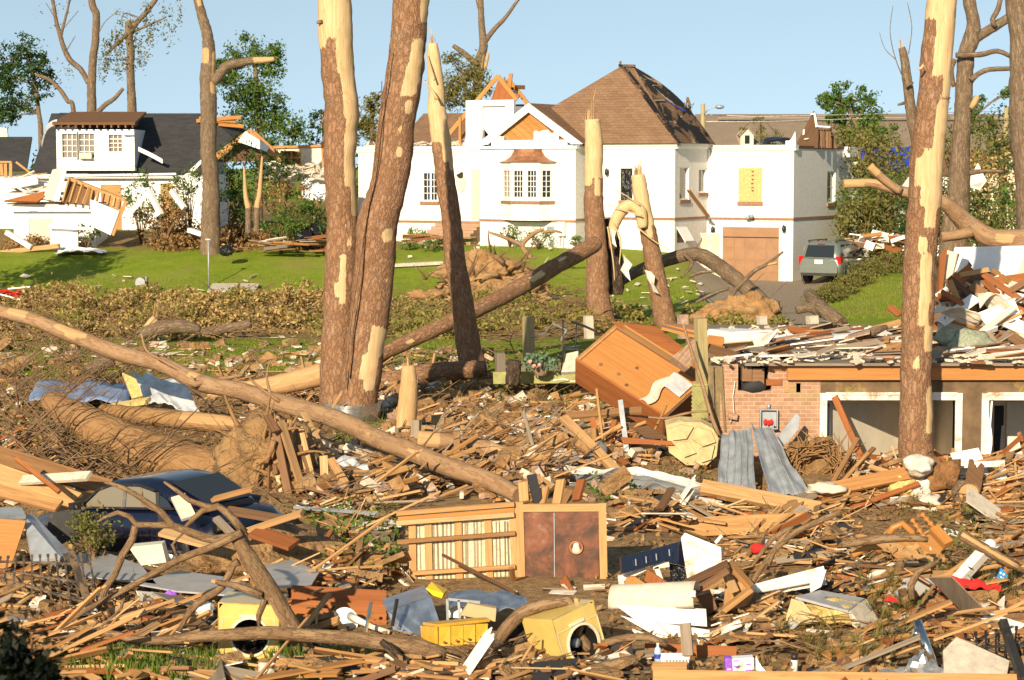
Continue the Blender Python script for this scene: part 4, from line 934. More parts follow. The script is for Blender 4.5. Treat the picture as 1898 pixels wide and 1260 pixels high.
# --- fourth and fifth snags
N4 = [(1098,222,14),(1100,260,16.5),(1100,355,17.5),(1105,465,20),(1110,556,22),(1116,600,25)]
snag('broken_pine', 'upright pine snag with pale top ending in one thin spike before the white house', ground_to(N4, 74), 74, M['pine'],
     patches=[(0,330,-1,1),(328,345,-1,-.2),(330,362,.1,.7)], tops=[(1098,222,13,(0,0,1),9,.15,.55),(1097,216,5,(0,0,1),3,.7,.85)], seed=8.0)
N5 = [(1183,322,12.5),(1187,350,14),(1193,390,14.5),(1201,428,15.5),(1215,501,17),(1226,556,19),(1234,604,22)]
folded = [([(1193,425,9),(1187,395,12),(1172,380,11),(1156,384,12),(1144,405,11),(1136,430,9),(1134,462,6)], 73.7, 16, [(0,440,-1,1)])]
shreds = [([(1186,380,1.5),(1160,362,1),(1140,352,.6)],73.4,5,[(0,999,-1,1)]),([(1135,412,2),(1150,445,1.6),(1148,490,1)],73.4,5,[(0,999,-1,1)]),([(1126,420,1.5),(1136,480,1.2),(1139,520,.7)],73.3,5,[(0,999,-1,1)]),([(1180,420,2),(1210,445,1.2),(1242,463,.7)],73.4,5,[(0,999,-1,1)]),([(1190,400,1.5),(1160,390,1.2),(1126,378,.7)],73.3,5,[(0,999,-1,1)])]
snag('broken_pine', 'leaning pine snag whose snapped top hangs folded over to the left', ground_to(N5, 74), 74, M['pine'],
     patches=[(0,418,-1,1),(410,440,-.2,.5)], tops=[(1184,320,11,(-.05,0,1),9,.1,.4)], branches=folded+shreds, seed=9.0)
m = MB(); trunk_mb(m, [(1128,405,8),(1133,440,13),(1140,490,16),(1140,545,14)], 74.6, (), 20, .15, .3, 3.0); pad(m); o = m.build('hanging_bark', M['darkwood']); tag(o, 'dark torn bark slab hanging beside the folded pine top', 'bark')
rs = random.Random(2)
for k, pts in enumerate(([(1155,470),(1161,479),(1172,490),(1165,502),(1169,521),(1159,511),(1150,500),(1157,486)], [(1195,500),(1206,503),(1214,512),(1212,527),(1222,545),(1211,540),(1207,528),(1199,516)], [(1128,420),(1136,425),(1142,428),(1139,441),(1143,458),(1134,450),(1132,437)])):
    m = MB(); yy = 73.2+.1*k; m.prism([W(a, b, yy+.12*(i % 2)) for i, (a, b) in enumerate(pts)], .03); o = m.build('torn_sheet', M['dirtywhite']); tag(o, ['white torn sheet caught between the two snags', 'long white torn strip hanging low beside the leaning snag', 'small white torn sheet caught high on the folded pine top'][k], 'sheet', 'torn sheets caught in the snags')
# --- the near pine on the right
N6 = [(1752,-30,26),(1747,10,27),(1742,60,28),(1734,120,28),(1729,180,29),(1723,250,30),(1716,330,31),(1712,400,30),(1705,470,30),(1701,560,30),(1700,650,29.5),(1699,740,30),(1699,810,31),(1701,862,34)]
snag('broken_pine', 'tall broken pine at right with pale peeled streaks, beside the open garage', ground_to(N6, 38.7), 38.7, M['oak'] if False else M['pine'],
     patches=[(-60,40,-1,1),(35,140,-.2,1),(140,180,.5,1),(182,240,.25,1),(230,300,.3,1),(275,380,-.25,1),(290,345,-.65,.7),(370,420,.05,.75),(440,470,-.15,.45),(470,560,.05,.75),(550,600,.0,.65),(600,650,.45,1),(655,680,-.15,.2),(715,800,.62,1)], tops=[(1748,12,24,(.1,0,1),10,.1,.35)], seed=12.0, branches=[([(1712,120,3),(1706,127,2.4),(1702,126,2)], 38.3, 8, [(0,999,-1,1)])])
# --- stake snag in the middle
N7 = [(757,676,12),(758,705,15),(757,740,18),(752,780,20),(750,815,23)]
snag('broken_stump', 'short pale split stump pointing up right of the twin pines', ground_to(N7, 42.5), 42.5, M['oak'], patches=[(0,900,-1,1)], tops=[(755,688,10,(-.05,0,1),12,.1,.42),(768,715,7,(.08,0,1),6,.1,.25)], seed=14.0, cat_='stump')
m = MB(); m.bar(W(771, 778, 40.6), W(772, 945, 40.6), .17, .1, R(20)); o = m.build('post', M['greyb']); tag(o, 'grey square post standing in front of the pale split stump', 'post')
# --- fallen trunks
NL = [(-60,556,11.0,44.5),(0,576,11.9,44),(48,590,12.8,43.5),(100,609,13.6,43),(198,646,14.9,42),(298,676,15.3,41),(358,702,16.1,40.4),(414,717,16.1,39.8),(504,740,17.0,38.8),(619,777,17.8,37.6),(702,814,17.8,36.7),(769,840,17.8,36),(840,867,17.8,35.3),(926,900,17.0,34.5),(962,918,14.4,34.1)]
snag('fallen_tree', 'long slender fallen tree with smooth orange tan bark slanting down across the left', NL, 40, M['smooth'], key='px',
     patches=[(20,55,-.2,1),(108,165,.0,.9),(130,150,-.4,.2),(300,312,-.3,.5),(355,372,.1,1),(690,700,-.2,.2),(765,790,-.3,.3)], seg=24, step=.15, amp=.07, wob=.3, seed=21.0,
     branches=[([(350,702,9),(362,712,7),(380,708,5),(425,700,3.5),(450,695,2.5)], 40, 8),([(360,700,4),(300,668,3.2),(272,650,2.6),(262,620,2)], 40.5, 7),([(520,745,4),(478,715,2.5),(455,690,1.6)], 38.4, 6),([(505,742,4),(495,700,2.4),(500,670,1.4)], 38.7, 6)])
NB = [(775,812,16),(800,815,16),(877,826,16),(933,844,16),(985,858,13),(1041,874,8)]
snag('fallen_log', 'fallen log behind the pale stump ending at right in a fan of long splinters', NB, 38.6, M['smooth'], key='px', patches=[(690,815,-1,1),(905,1100,-.1,1),(960,1100,-1,1)], tops=[(925,838,12,(1,-.1,-.33),14,.9,1.6)], seg=20, amp=.08, seed=23.0, cat_='log')
NG = [(88,742,16,39.5),(125,765,27,39),(180,795,37,38.3),(260,835,45,37.5),(350,868,51,36.6),(430,890,56,36),(480,893,60,35.7)]
roots = []
rq = random.Random(31)
for k in range(26):
    a = rq.uniform(-2.3, 1.9); x, y = 480+rq.uniform(-15,40), 868+rq.uniform(-60,50); L = rq.uniform(50, 150)
    roots.append(([(x, y, rq.uniform(4,9)), (x+math.cos(a)*L*.5, y+math.sin(a)*L*.4, rq.uniform(2.5,5)), (x+math.cos(a)*L+rq.uniform(-20,20), y+math.sin(a)*L*.85+rq.uniform(-15,25), rq.uniform(.8,2.2))], 35.2+rq.uniform(-.8,.5), 7))
t = snag('uprooted_tree', 'thick uprooted trunk plastered with brown mud lying behind the dark blue car', NG, 37, M['mudbark'], key='px', seg=36, amp=.10, seed=25.0, branches=roots, wob=.1, bark_b=M['mudbark'])
for k in range(18):
    x = rq.uniform(492, 565); m = MB(); m.bar(W(x, rq.uniform(768, 840), 34.9+rq.uniform(-.2,.4)), W(x+rq.uniform(-12, 34), rq.uniform(870, 935), 34.6), rq.uniform(.03,.09), .03, rq.uniform(0,3)); m.build('split_root', M['split' if k % 3 else 'brownb'], t)
m = MB(); m.blob(W(488, 868, 35.6), (.72, .55, .78), 4, .55, 1.5, 4); m.build('root_ball', M['rootsoil'], t)
NS = [(190,762,13,39.6),(260,770,17,39),(340,778,18,38.6),(420,786,17,38.2),(450,790,12,38)]
snag('fallen_log', 'stripped grey brown log lying against the muddy uprooted trunk', NS, 38.5, M['mudbark'], key='px', patches=[(340,500,-.2,.9)], tops=[(435,788,12,(1,0,-.1),10,.3,.8)], seg=20, seed=26.0, cat_='log')
NP = [(700,660,13,57.5),(740,640,14,58),(832,598,14.5,59),(896,568,15,60),(990,517,15.5,61.5),(1086,462,15,63),(1106,450,13,63.3)]
snag('fallen_pine', 'reddish pine trunk leaning up to the right behind the third pine', NP, 60, M['pine'], key='px', patches=[(975,1000,-.2,.5),(1030,1045,.2,.6),(745,760,-.3,.2)], seg=28, seed=27.0, tops=[(706,656,11,(-1,0,-.5),7,.1,.4,57.6)])
NQ = [(700,708,16,52.5),(760,700,20,52.5),(820,690,20,52.8),(900,682,14,53)]
snag('fallen_log', 'reddish log lying behind the third pine foot, half hidden in shade', NQ, 52.5, M['pine'], key='px', seg=20, seed=28.0, cat_='log')
NW = [(385,735,4,48),(440,722,12,48),(520,712,19,48),(600,694,22,48)]
snag('fallen_log', 'pale debarked log lying left of the twin pines', NW, 48, M['smooth'], key='px', patches=[(0,2000,-1,1)], seg=18, seed=29.0, cat_='log', tops=[(430,722,10,(-1,0,-.3),9,.3,.9)])
for k, (nd, Y, lab) in enumerate((([(255,622,9),(300,608,14),(345,604,13),(372,612,7)], 66, 'dark short log with root mass in the brown brush left'), ([(330,625,5),(400,612,9),(465,600,8)], 68, 'grey mossy log lying on the brown brush heap'), ([(290,590,0.1+8),(277,606,10),(270,625,14)], 67, 'splintered pale stump sticking up from the brown brush'), ([(160,692,13,55),(185,675,11,55),(212,672,7,55)], 55, 'dark broken stump lying on the grass left of the tarp'))):
    snag('fallen_log', lab, nd, Y, M['oak'], key='px', seg=14, seed=33.0+k, cat_='log', patches=[(272,300,-1,1)] if k == 2 else (), tops=[(286,590,5,(.2,0,1),7,.3,.7)] if k == 2 else ())
# uprooted tree in front of the garage
NT = [(1150,520,10,77),(1190,500,11,77),(1229,485,12,77),(1262,473,12,77),(1290,470,13,77),(1316,482,14,77),(1345,503,14,77),(1380,530,15,76.5),(1412,560,16,76),(1432,590,19,75.5)]
t = snag('uprooted_tree', 'uprooted brown tree arching in front of the garage with orange clay roots', NT, 77, M['oak'], key='px', seg=18, seed=41.0, amp=.14, branches=[
  ([(1340,594,5),(1350,560,4.5),(1362,538,4.5),(1397,503,4),(1420,490,3.2),(1452,466,2)], 75, 8),([(1420,490,2.5),(1440,486,3)], 75, 6,[(0,999,-1,1)]),([(1276,512,4),(1300,504,3.5),(1325,503,2)], 76.4, 7),([(1290,560,3),(1320,545,3),(1352,535,2.6)], 75.2, 6),([(1268,470,4),(1282,488,3.5),(1262,515,2)], 76.6, 6),([(1255,478,3),(1295,452,2),(1300,440,1)],77,6)])
m = MB(); m.blob(W(1385, 580, 74.6), (.95, .5, .62), 4, .6, 1.6, 6); m.blob(W(1335, 590, 74.4), (.8, .4, .5), 3, .6, 1.6, 8); m.build('root_ball', M['claysoil'], t)
NA = [(1497,545,8,72),(1512,560,12,71),(1535,580,14,70),(1560,600,15,69.4)]
snag('fallen_log', 'forked brown stump end lying at the edge of the driveway', NA, 71, M['oak'], key='px', seg=16, seed=43.0, cat_='log', branches=[([(1475,575,8),(1500,570,9),(1525,582,9)], 70.6, 12, (), 'px')])
# clay mounds with upturned roots on the lawn
for k, (px, py, Y, s, lab) in enumerate(((900, 480, 92, (2.1, 1.2, .85), 'tan mound of clay and turned up turf below the white house steps'), (880, 520, 87.5, (1.3, .8, .55), 'smaller clay mound with roots beside the third pine'), (800, 525, 86.5, (.8, .6, .35), 'low clay heap on the grass left of the third pine'), (960, 505, 86, (1.2, .7, .6), 'grassy turned up clod behind the leaning pine trunk'))):
    p = W(px, py, Y); p.z = H0(p.x, p.y)+s[2]*.3; t = thing('root_mound', lab, 'mound', p, 'clay mounds on the lawn')
    m = MB(); m.blob(p, s, 5, .85, 1.7, 11+k); m.build('clay', M['claysoil'], t)
    q = random.Random(60+k); ro = [(W(px+q.uniform(-30,30), py+q.uniform(-15,0), Y-.6), q.uniform(-2.6,-.4)) for _ in range(4)]
    for (r0, a) in ro:
        m = MB(); L = q.uniform(.6, 1.6); P = [r0, r0+Vector((math.cos(a)*L*.5, -.1, -math.sin(a)*L*.5)), r0+Vector((math.cos(a)*L+q.uniform(-.3,.3), -.2, -math.sin(a)*L*.8))]; m.tube(P, [.06, .035, .012], 7); m.at['peel'] = [0]*len(m.v); m.build('root', M['branch'], t)
m = MB()
for nd in ([(985,478,5),(968,455,4.5),(990,432,4),(1008,425,3)], [(968,455,4),(940,442,3.5),(905,430,2)], [(1005,430,3),(1030,428,2.5),(1042,432,1.5)]): trunk_mb(m, nd, 91, (), 8, .12, .15, 5.0)
pad(m); o = m.build('root_snag', M['smooth']); tag(o, 'pale forked root snag standing before the white house meter boxes', 'root')
# limbs behind the right pine
NH = [(1564,341,8,52),(1600,340,8.5,52),(1623,341,9,52),(1677,356,10,52),(1746,374,13,52.2),(1790,412,18,52.5),(1838,440,19,52.5),(1900,444,20,52.5),(1990,446,20,52.5)]
snag('fallen_limb', 'thick broken limb lying across behind the right pine above the rubble heap', NH, 52, M['smooth'], key='px', seg=20, seed=44.0, cat_='limb', patches=[(0,1600,-1,1),(1840,1875,-.3,.6),(1570,1640,.2,1)], tops=[(1572,341,6,(-1,0,0),6,.05,.15)], branches=[([(1668,352,8),(1640,333,8),(1613,308,7)], 51.8, 10, [(0,322,-1,1)]), ([(1745,440,9),(1780,436,10),(1800,430,11)], 52.2, 10, (), 'px')])
for k, (nd, Y, lab, br_, tp) in enumerate((
   ([(1791,-30,12),(1805,40,12),(1798,80,16),(1790,103,15),(1785,187,16),(1780,276,17),(1773,384,22),(1770,440,26)], 62, 'grey forked oak with bare broken limbs behind the right pine', [([(1799,82,9),(1820,66,9),(1845,49,9),(1880,26,8)], 62, 10),([(1771,103,5),(1815,102,5),(1850,94,4.5),(1874,103,4)], 61.6, 8),([(1800,150,6),(1812,138,5),(1835,128,4.5),(1878,126,4)], 61.7, 8),([(1846,48,4),(1840,36,5),(1850,15,5),(1858,-20,4)], 61.8, 8),([(1800,200,5),(1806,190,6),(1812,178,5)],61.5,8,[(0,999,-1,1)]),([(1795,322,5),(1825,318,4),(1860,318,3)],61.6,8),([(1768,160,4),(1763,130,5),(1770,110,5)],62.2,8)], ()),
   ([(1671,88,6),(1677,110,8),(1683,163,9.5),(1690,215,10),(1700,256,12),(1708,300,12),(1722,420,12)], 62.5, 'thin dead stem with a pale broken tip left of the forked oak', [([(1680,160,3),(1693,152,2)], 62.2, 6),([(1676,190,3),(1664,194,2)],62.2,6),([(1676,150,1.2),(1660,110,1),(1650,60,.7),(1655,10,.5)],62.4,5),([(1660,110,.8),(1640,90,.6),(1630,60,.4)],62.4,5),([(1684,100,1),(1690,50,.8),(1682,5,.6)],62.4,5)], [(1671,90,5,(-.1,0,1),6,.15,.35)]),
   ([(1886,-40,22),(1890,60,22),(1896,200,24),(1906,340,26),(1910,420,28)], 56, 'thick dark trunk cut by the right edge of the photo', (), ()))):
    snag('bare_tree', lab, ground_to(nd, Y), Y, M['oak'], seg=22, seed=45.0+k, tops=tp, branches=br_, wob=.2, amp=.12, patches=[(0,100,-1,1)] if k == 1 and False else ())
# left background snags
snag('broken_tree', 'massive snapped trunk with one torn side limb in front of the dark roofed house', ground_to([(362,-30,7),(367,0,8),(374,25,9),(384,62,10),(386,100,12),(385,152,15),(387,267,15),(389,340,15.5),(390,419,18)], 98), 98, M['oak'], seg=24, seed=51.0, patches=[(88,118,-1,.0),(95,175,.5,1),(-20,12,-.3,.6),(150,172,.2,.8)], branches=[([(396,150,8),(404,140,9),(423,122,9),(457,112,7),(485,112,6),(508,110,4)], 97.6, 12, [(470,999,-1,1)], 'px')], tops=[(497,111,4,(1,0,.1),7,.15,.5),(377,100,6,(0,0,1),5,.3,.7)])
def sparse(t, c, r, n, mat, size, Y, k=10, sig=.25):
    C, _ = clump_pts(c, r, n, k, sig); V, F = leaf_arrays(C, size); return np_mesh('foliage', V, F, mat, t)
for k, (nd, lab, br_) in enumerate((
   ([(168,-20,6),(172,10,6.5),(179,30,7),(177,76,7),(171,133,7.5),(169,214,9)], 'bare forked tree behind the left ridge of the dark roof', [([(165,154,4.5),(150,130,5),(126,103,5),(110,61,4),(95,-10,3)], 120, 8),([(113,66,3),(121,35,2.5),(130,-5,2)], 120, 6),([(176,215,5),(195,196,4.5),(213,183,4),(229,164,3)], 119.5, 8),([(124,92,1.2),(140,66,.7)],120,5),([(100,30,1),(85,5,.6)],120,5),([(116,55,1),(145,20,.6)],120,5),([(179,70,1.2),(195,40,.8),(220,20,.5)],120,5)]),
   ([(237,40,6),(241,95,7.5),(243,160,7.5),(245,220,9)], 'straight broken tree with drooping dead foliage behind the dark roof', [([(240,60,6),(255,42,5),(275,18,4.5),(296,-15,4)], 120, 8),([(236,62,4),(215,82,3.5),(195,102,2.5)], 119.8, 7),([(250,58,2.4),(285,42,2),(308,32,1)], 120, 6),([(262,35,1.5),(232,25,1.2),(225,38,.6)],120,5)]),
   ([(66,138,3),(90,148,3.5),(110,164,4),(125,186,4),(137,214,4.5)], 'thin arching broken limb standing behind the left house', [([(70,170,1.2),(60,150,.8)],118,5)]))):
    t = snag('bare_tree', lab, ground_to(nd, 120), 120, M['oak'], seg=12, seed=55.0+k, branches=br_, wob=.3, tops=[(238,46,5,(0,0,1),6,.15,.5)] if k == 1 else ())
    if k == 1:
        for (a, b, rx, rz, n) in ((215,105,.9,1.3,420),(240,90,.8,1.4,320),(262,70,.8,1.6,300),(205,80,.5,.8,140),(290,40,.8,1.3,190),(325,30,.4,1.6,110),(232,45,.6,.8,110),(190,125,.3,.8,50),(310,60,.3,1.0,40)): sparse(t, W(a, b, 120), (rx, .7, rz), n, M['leaf_olive'], .16, 120, 16, .16)
    if k == 0:
        for (a, b, rx, rz, n) in ((90,20,.8,1,30),(130,15,.8,.8,30),(115,120,.5,.9,60),(225,30,.6,1,40)): sparse(t, W(a, b, 120), (rx, .5, rz), n, M['leaf_olive'], .13, 120)
snag('bare_tree', 'bare grey forked tree rising behind the torn dormer', [(890,-20,5),(892,40,6),(896,85,8),(890,110,9),(886,150,9),(882,200,10),(882,300,10)], 135, M['oak'], seg=14, seed=58.0, branches=[([(897,80,5),(915,55,4.5),(938,30,3.5),(965,-5,2.5)], 135, 8),([(885,118,6),(868,105,5.5),(852,94,5),(840,84,3.5)], 134.6, 8),([(899,130,3),(902,112,3.5),(905,98,2.5)],134.5,7,[(0,200,-1,1)]),([(893,40,2),(885,10,1.5),(880,-15,1)],135,6)], patches=[(100,230,.4,1)])
# leafy trees
def leafy(label, clumps, Y, mat, trunk, n, size, group, bark='oak', kk=14, sig=.2, name='leafy_tree'):
    base = W(trunk[-1][0], trunk[-1][1], Y); z = H0(base.x, base.y) if Y < 110 else 0
    t = thing(name, label, 'tree', (base.x, Y, z), group)
    m = MB(); nd = list(trunk); pb = nd[-1]; nd.append((pb[0], pb[1]+(base.z-z)*FPX/Y+4, pb[2]*1.2)); trunk_mb(m, nd, Y, (), 10, .4, .1, 3)
    VV, FF, o = [], [], 0; tops = trunk[:max(1, len(trunk)-1)]
    for (px, py, r, w_) in clumps:
        c = W(px, py, Y); c.y += NR.uniform(-1, 1)*r*Y/FPX*.6; rr = r*Y/FPX
        C, tw = clump_pts(c, (rr*1.05, rr*.9, rr*.85), int(n*w_), kk, sig, .35); V, F = leaf_arrays(C, size); VV.append(V); FF.append(F+o); o += len(V)
        s = W(*min(tops, key=lambda q: abs(q[0]-px)+abs(q[1]-py))[:2], Y)
        m.tube([s, s.lerp(c, .5)+Vector((0,0,.1)), c], [.06, .045, .02], 5)
        for q in tw[::3]: m.tube([c, c.lerp(Vector(q), .6)+Vector((0,0,.05)), Vector(q)], [.025, .018, .006], 4, False)
    pad(m); m.build('trunk', M[bark], t); np_mesh('crown', np.concatenate(VV), np.concatenate(FF), mat, t); return t
G_ = 'standing trees behind the houses'
leafy('dense bright green tree behind the massive snapped trunk', [(455,95,36,1),(490,92,32,1),(430,110,25,.8),(420,135,22,.7),(500,125,26,.7),(440,160,38,1),(480,170,44,1.2),(500,205,42,1.2),(455,210,40,1.1),(520,235,36,1),(545,250,24,.6),(440,250,35,1),(490,250,40,1.1),(405,120,12,.4)], 130, M['leaf_mid'], [(472,110,3),(475,160,5),(478,230,6),(480,300,7)], 1000, .2, G_)
leafy('dark sparse tree at the far left edge behind the roofs', [(45,85,30,.7),(62,120,30,.7),(20,110,26,.6),(80,110,16,.3),(30,150,36,1),(8,140,26,.9),(75,160,24,.5),(12,190,30,1),(55,185,26,.6),(90,140,14,.3),(5,220,25,.8)], 126, M['leaf_dark'], [(55,100,2),(65,160,3.5),(72,210,4),(76,260,5)], 720, .2, G_)
leafy('tall broad tree standing outside the left edge of the photo', [(-150,330,60,1),(-190,280,70,1.2),(-130,290,46,.8),(-210,360,60,1),(-160,240,50,1)], 84, M['leaf_dark'], [(-160,330,6),(-165,450,8)], 700, .25, G_)
leafy('olive green broken tree behind the torn dormer', [(850,130,36,1),(830,155,30,.9),(880,135,24,.7),(855,170,36,1),(825,185,22,.6),(900,165,20,.5),(840,110,18,.5),(870,190,30,.8)], 132, M['leaf_olive'], [(860,140,3),(868,200,4),(872,260,5)], 700, .18, G_)
leafy('green tree seen between the twin pines and the left wing', [(685,200,24,.8),(690,235,28,1),(670,225,18,.6),(705,180,14,.4),(680,255,26,.8)], 128, M['leaf_olive'], [(690,200,3),(690,260,4)], 700, .18, G_)
leafy('low green tree left of the twin pines', [(592,210,16,.5),(598,240,18,.6),(585,265,16,.5),(578,230,8,.2)], 132, M['leaf_dark'], [(598,220,2),(600,270,3)], 360, .2, G_)
leafy('tall green tree with a leaning bare bough right of the garage wing', [(1560,180,30,.9),(1595,185,30,.9),(1535,190,18,.5),(1580,215,36,1),(1615,220,28,.7),(1550,215,20,.6),(1640,245,24,.6),(1600,245,30,.8),(1525,185,12,.3)], 122, M['leaf_mid'], [(1575,200,3),(1590,240,4),(1610,300,5)], 650, .22, G_)
leafy('olive broken tree leaning over the garage wing', [(1560,255,28,.8),(1600,270,34,1),(1640,280,34,1),(1590,300,30,.9),(1650,310,30,.9),(1620,330,34,1)], 112, M['leaf_olive'], [(1600,270,3),(1630,320,4),(1650,380,5)], 430, .22, G_)
leafy('small green tree behind the forked oak', [(1815,185,14,.5),(1812,215,18,.7),(1805,240,16,.6),(1865,175,14,.5),(1875,165,10,.3)], 120, M['leaf_mid'], [(1812,210,2),(1815,260,3)], 330, .2, G_)
leafy('olive shrubby tree at the far right under the utility pole', [(1840,260,26,.9),(1870,270,28,.9),(1885,240,20,.6),(1830,230,16,.5),(1850,300,30,1)], 116, M['leaf_olive'], [(1850,270,3),(1855,330,4)], 380, .22, G_)
leafy('small pointed tree standing before the far brown roof', [(1405,222,10,.3),(1408,240,10,.4),(1412,255,12,.5),(1440,250,12,.4),(1375,240,6,.2)], 140, M['leaf_olive'], [(1406,215,1.5),(1408,260,2)], 260, .16, G_)
# vines and torn foliage beside the big roof
leafy('torn leafy sprig sticking up behind the right roof slope', [(1272,200,10,.3),(1285,230,12,.4),(1290,250,10,.3)], 112, M['leaf_olive'], [(1274,180,2),(1280,230,3)], 150, .16, G_)
# shrub mass right of the house
def shrub(label, c, r, n, size, mat, group, k=22, name='shrub', sig=.16, stems=8):
    c = Vector(c); t = thing(name, label, 'shrub', (c.x, c.y, H0(c.x, c.y)), group); C, tw = clump_pts(c, r, n, k, sig, .55)
    C[:,2] = np.maximum(C[:,2], H0(c.x, c.y)+.03); V, F = leaf_arrays(C, size); np_mesh('foliage', V, F, mat, t)
    m = MB(); b = Vector((c.x, c.y, H0(c.x, c.y)))
    for q in tw[:stems]:
        e = Vector(q); m.tube([b, b.lerp(e, .5)+Vector((NR.uniform(-.1,.1), 0, .1)), e], [.035, .025, .008], 5)
    m.at['peel'] = [0]*len(m.v); m.build('stem', M['branch'], t); return t
GS = 'tangled shrubs right of the white house'
sh_ = [(1600,330,106,3.2,'leaf_olive','olive shrub tangle directly right of the garage wing wall'),(1625,390,104,3.0,'leaf_mid','green shrub tangle above the small rubble pile'),(1660,350,108,3.4,'leaf_olive','olive shrub tangle between the wing and the right pine'),(1600,415,102,2.0,'leaf_olive','low olive shrub at the foot of the wing side wall'),(1660,410,103,2.6,'leaf_olive','olive thicket just left of the right pine'),(1760,330,104,3.2,'leaf_olive','olive thicket behind the forked oak trunk'),(1820,370,102,3.4,'leaf_dry','browned thicket under the far right trees'),(1870,350,104,3.8,'leaf_olive','tall olive thicket cut by the right edge'),(1850,410,98,2.8,'leaf_mid','green thicket low at the right edge'),(1720,400,100,2.6,'leaf_dark','dark thicket right behind the right pine'),(1780,410,98,2.4,'leaf_olive','olive thicket below the forked oak'),(1890,300,110,3.4,'leaf_dark','dark thicket high at the right edge')]
for (px, py, Y, r, mt, lab) in sh_:
    c = W(px, py, Y); shrub(lab, c, (r*.62, r*.5, max(r*.5, (c.z-.4)*.6)), 1900, .19, M[mt], GS, 40, 'tangled_shrub', .2, 14)
# hedge by the drive
hp_ = [(1520,555,86,.55),(1540,545,87.5,.6),(1562,530,89.5,.65),(1588,520,91.5,.7),(1612,508,93.5,.75),(1640,495,95.5,.8),(1665,485,97,.9),(1650,470,99,.9)]
hd = thing('hedge', 'low olive green hedge running along the driveway edge beside the silver car', 'hedge', W(1590, 520, 91.5)); VV, FF, o_ = [], [], 0
for (px, py, Y, r) in hp_:
    c = W(px, py, Y); r *= .8; c.z = H0(c.x, c.y)+r*.5
    C, _ = clump_pts(c, (r*1.15, r*1.5, r*.75), 1500, 40, .2, .5); V, F = leaf_arrays(C, .11); VV.append(V); FF.append(F+o_); o_ += len(V)
np_mesh('foliage', np.concatenate(VV), np.concatenate(FF), M['leaf_olive'], hd)
m = MB()
for (px, py, Y, r) in hp_:
    c = W(px, py, Y); z = H0(c.x, c.y)
    for k in range(5): m.tube([(c.x, c.y, z-.05), (c.x+NR.uniform(-.4,.4), c.y+NR.uniform(-.4,.4), z+r*1.0)], [.03,.012], 5)
m.at['peel'] = [0]*len(m.v); m.build('stem', M['branch'], hd)
# far wood along the horizon
VV, FF, o_ = [], [], 0
for k in range(150):
    x = -110+220*k/149+NR.uniform(-1,1); y = 215+NR.uniform(-18, 25); h = NR.uniform(5.0, 8.2)
    C, _ = clump_pts((x, y, h*.5), (2.4, 2, h*.55), 150, 12, .25, .4); C[:,2] = np.maximum(C[:,2], .1); V, F = leaf_arrays(C, .55); VV.append(V); FF.append(F+o_); o_ += len(V)
o = np_mesh('far_wood', np.concatenate(VV), np.concatenate(FF), M['leaf_dark']); tag(o, 'far-off wood along the horizon behind the houses', 'wood', kind='stuff')
# ------------------------------------------------------------------ the dark roofed house on the left
YH = 108.0
def lx(px): return W(px, 400, YH).x
def lz(py, Y=YH): return W(949, py, Y).z
lh = thing('dark_roofed_house', 'ruined white house with charcoal shingle roof and wide dormer at the upper left', 'house', (lx(230), YH+3, 1.6))
def slope(m, pts, mat_th=.15):
    m.prism(pts, mat_th)
m = MB(); xr0, xr1 = lx(62), lx(470); ze, zr = lz(322), lz(214, YH+4.2)
m.prism([(xr0, YH-.2, ze), (lx(395), YH-.2, ze), (lx(372), YH+4.2, zr), (lx(66), YH+4.2, zr)], .14); lh_roof = m.build('roof', M['blackshingle'], lh)
m = MB(); m.prism([(lx(360), YH+.8, lz(300)), (lx(470), YH+.8, lz(292)), (lx(455), YH+4.2, lz(250, YH+4.2)), (lx(365), YH+4.2, zr)], .12); o = m.build('torn_roof_part', M['blackshingle'], lh)
m = MB(); q = random.Random(4)
for k in range(9): x = lx(q.uniform(345, 400)); z = lz(q.uniform(222, 236), YH+3.2); m.bar((x, YH+3.2, z+.1), (x+q.uniform(.4, 1.5), YH+3.3, z+q.uniform(-.1,.3)), .25, .03, .8)
m.build('exposed_decking', M['orangeply'], lh_roof)
m = MB(); m.prism([(lx(80), YH+4.0, zr-.02), (lx(372), YH+4.0, zr-.1), (lx(372), YH+4.4, zr), (lx(80), YH+4.4, zr+.05)], .1); m.build('ridge', M['felt'], lh_roof)
m = MB(); wall(m, 'a', YH, lx(70), lx(390), .8, ze-.05, .25, [(lx(188), lx(226), 1.2, lz(342)), (lx(298), lx(322), 1.6, lz(340))]); wall(m, 'b', lx(390), YH+.25, YH+7, .8, ze-.05, .25); m.box2((lx(72), YH+6.5, .8), (lx(388), YH+6.7, zr-.4)); m.build('wall', M['siding'], lh)
m = MB(); m.box2((lx(188)+.002, YH+.05, 1.2), (lx(226)-.002, YH+.1, lz(342))); o = m.build('window_board', M['fresh'], lh); m = MB(); m.box2((lx(298)+.002, YH+.05, 1.6), (lx(322)-.002, YH+.1, lz(340))); m.build('window_board', M['fresh'], lh)
m = MB(); m.box2((lx(60), YH-.35, ze-.22), (lx(330), YH-.21, ze-.02)); m.bar((lx(100), YH-.4, lz(326)), (lx(330), YH-.45, lz(322)), .12, .1); m.build('eave_trim', M['cleanwhite'], lh)
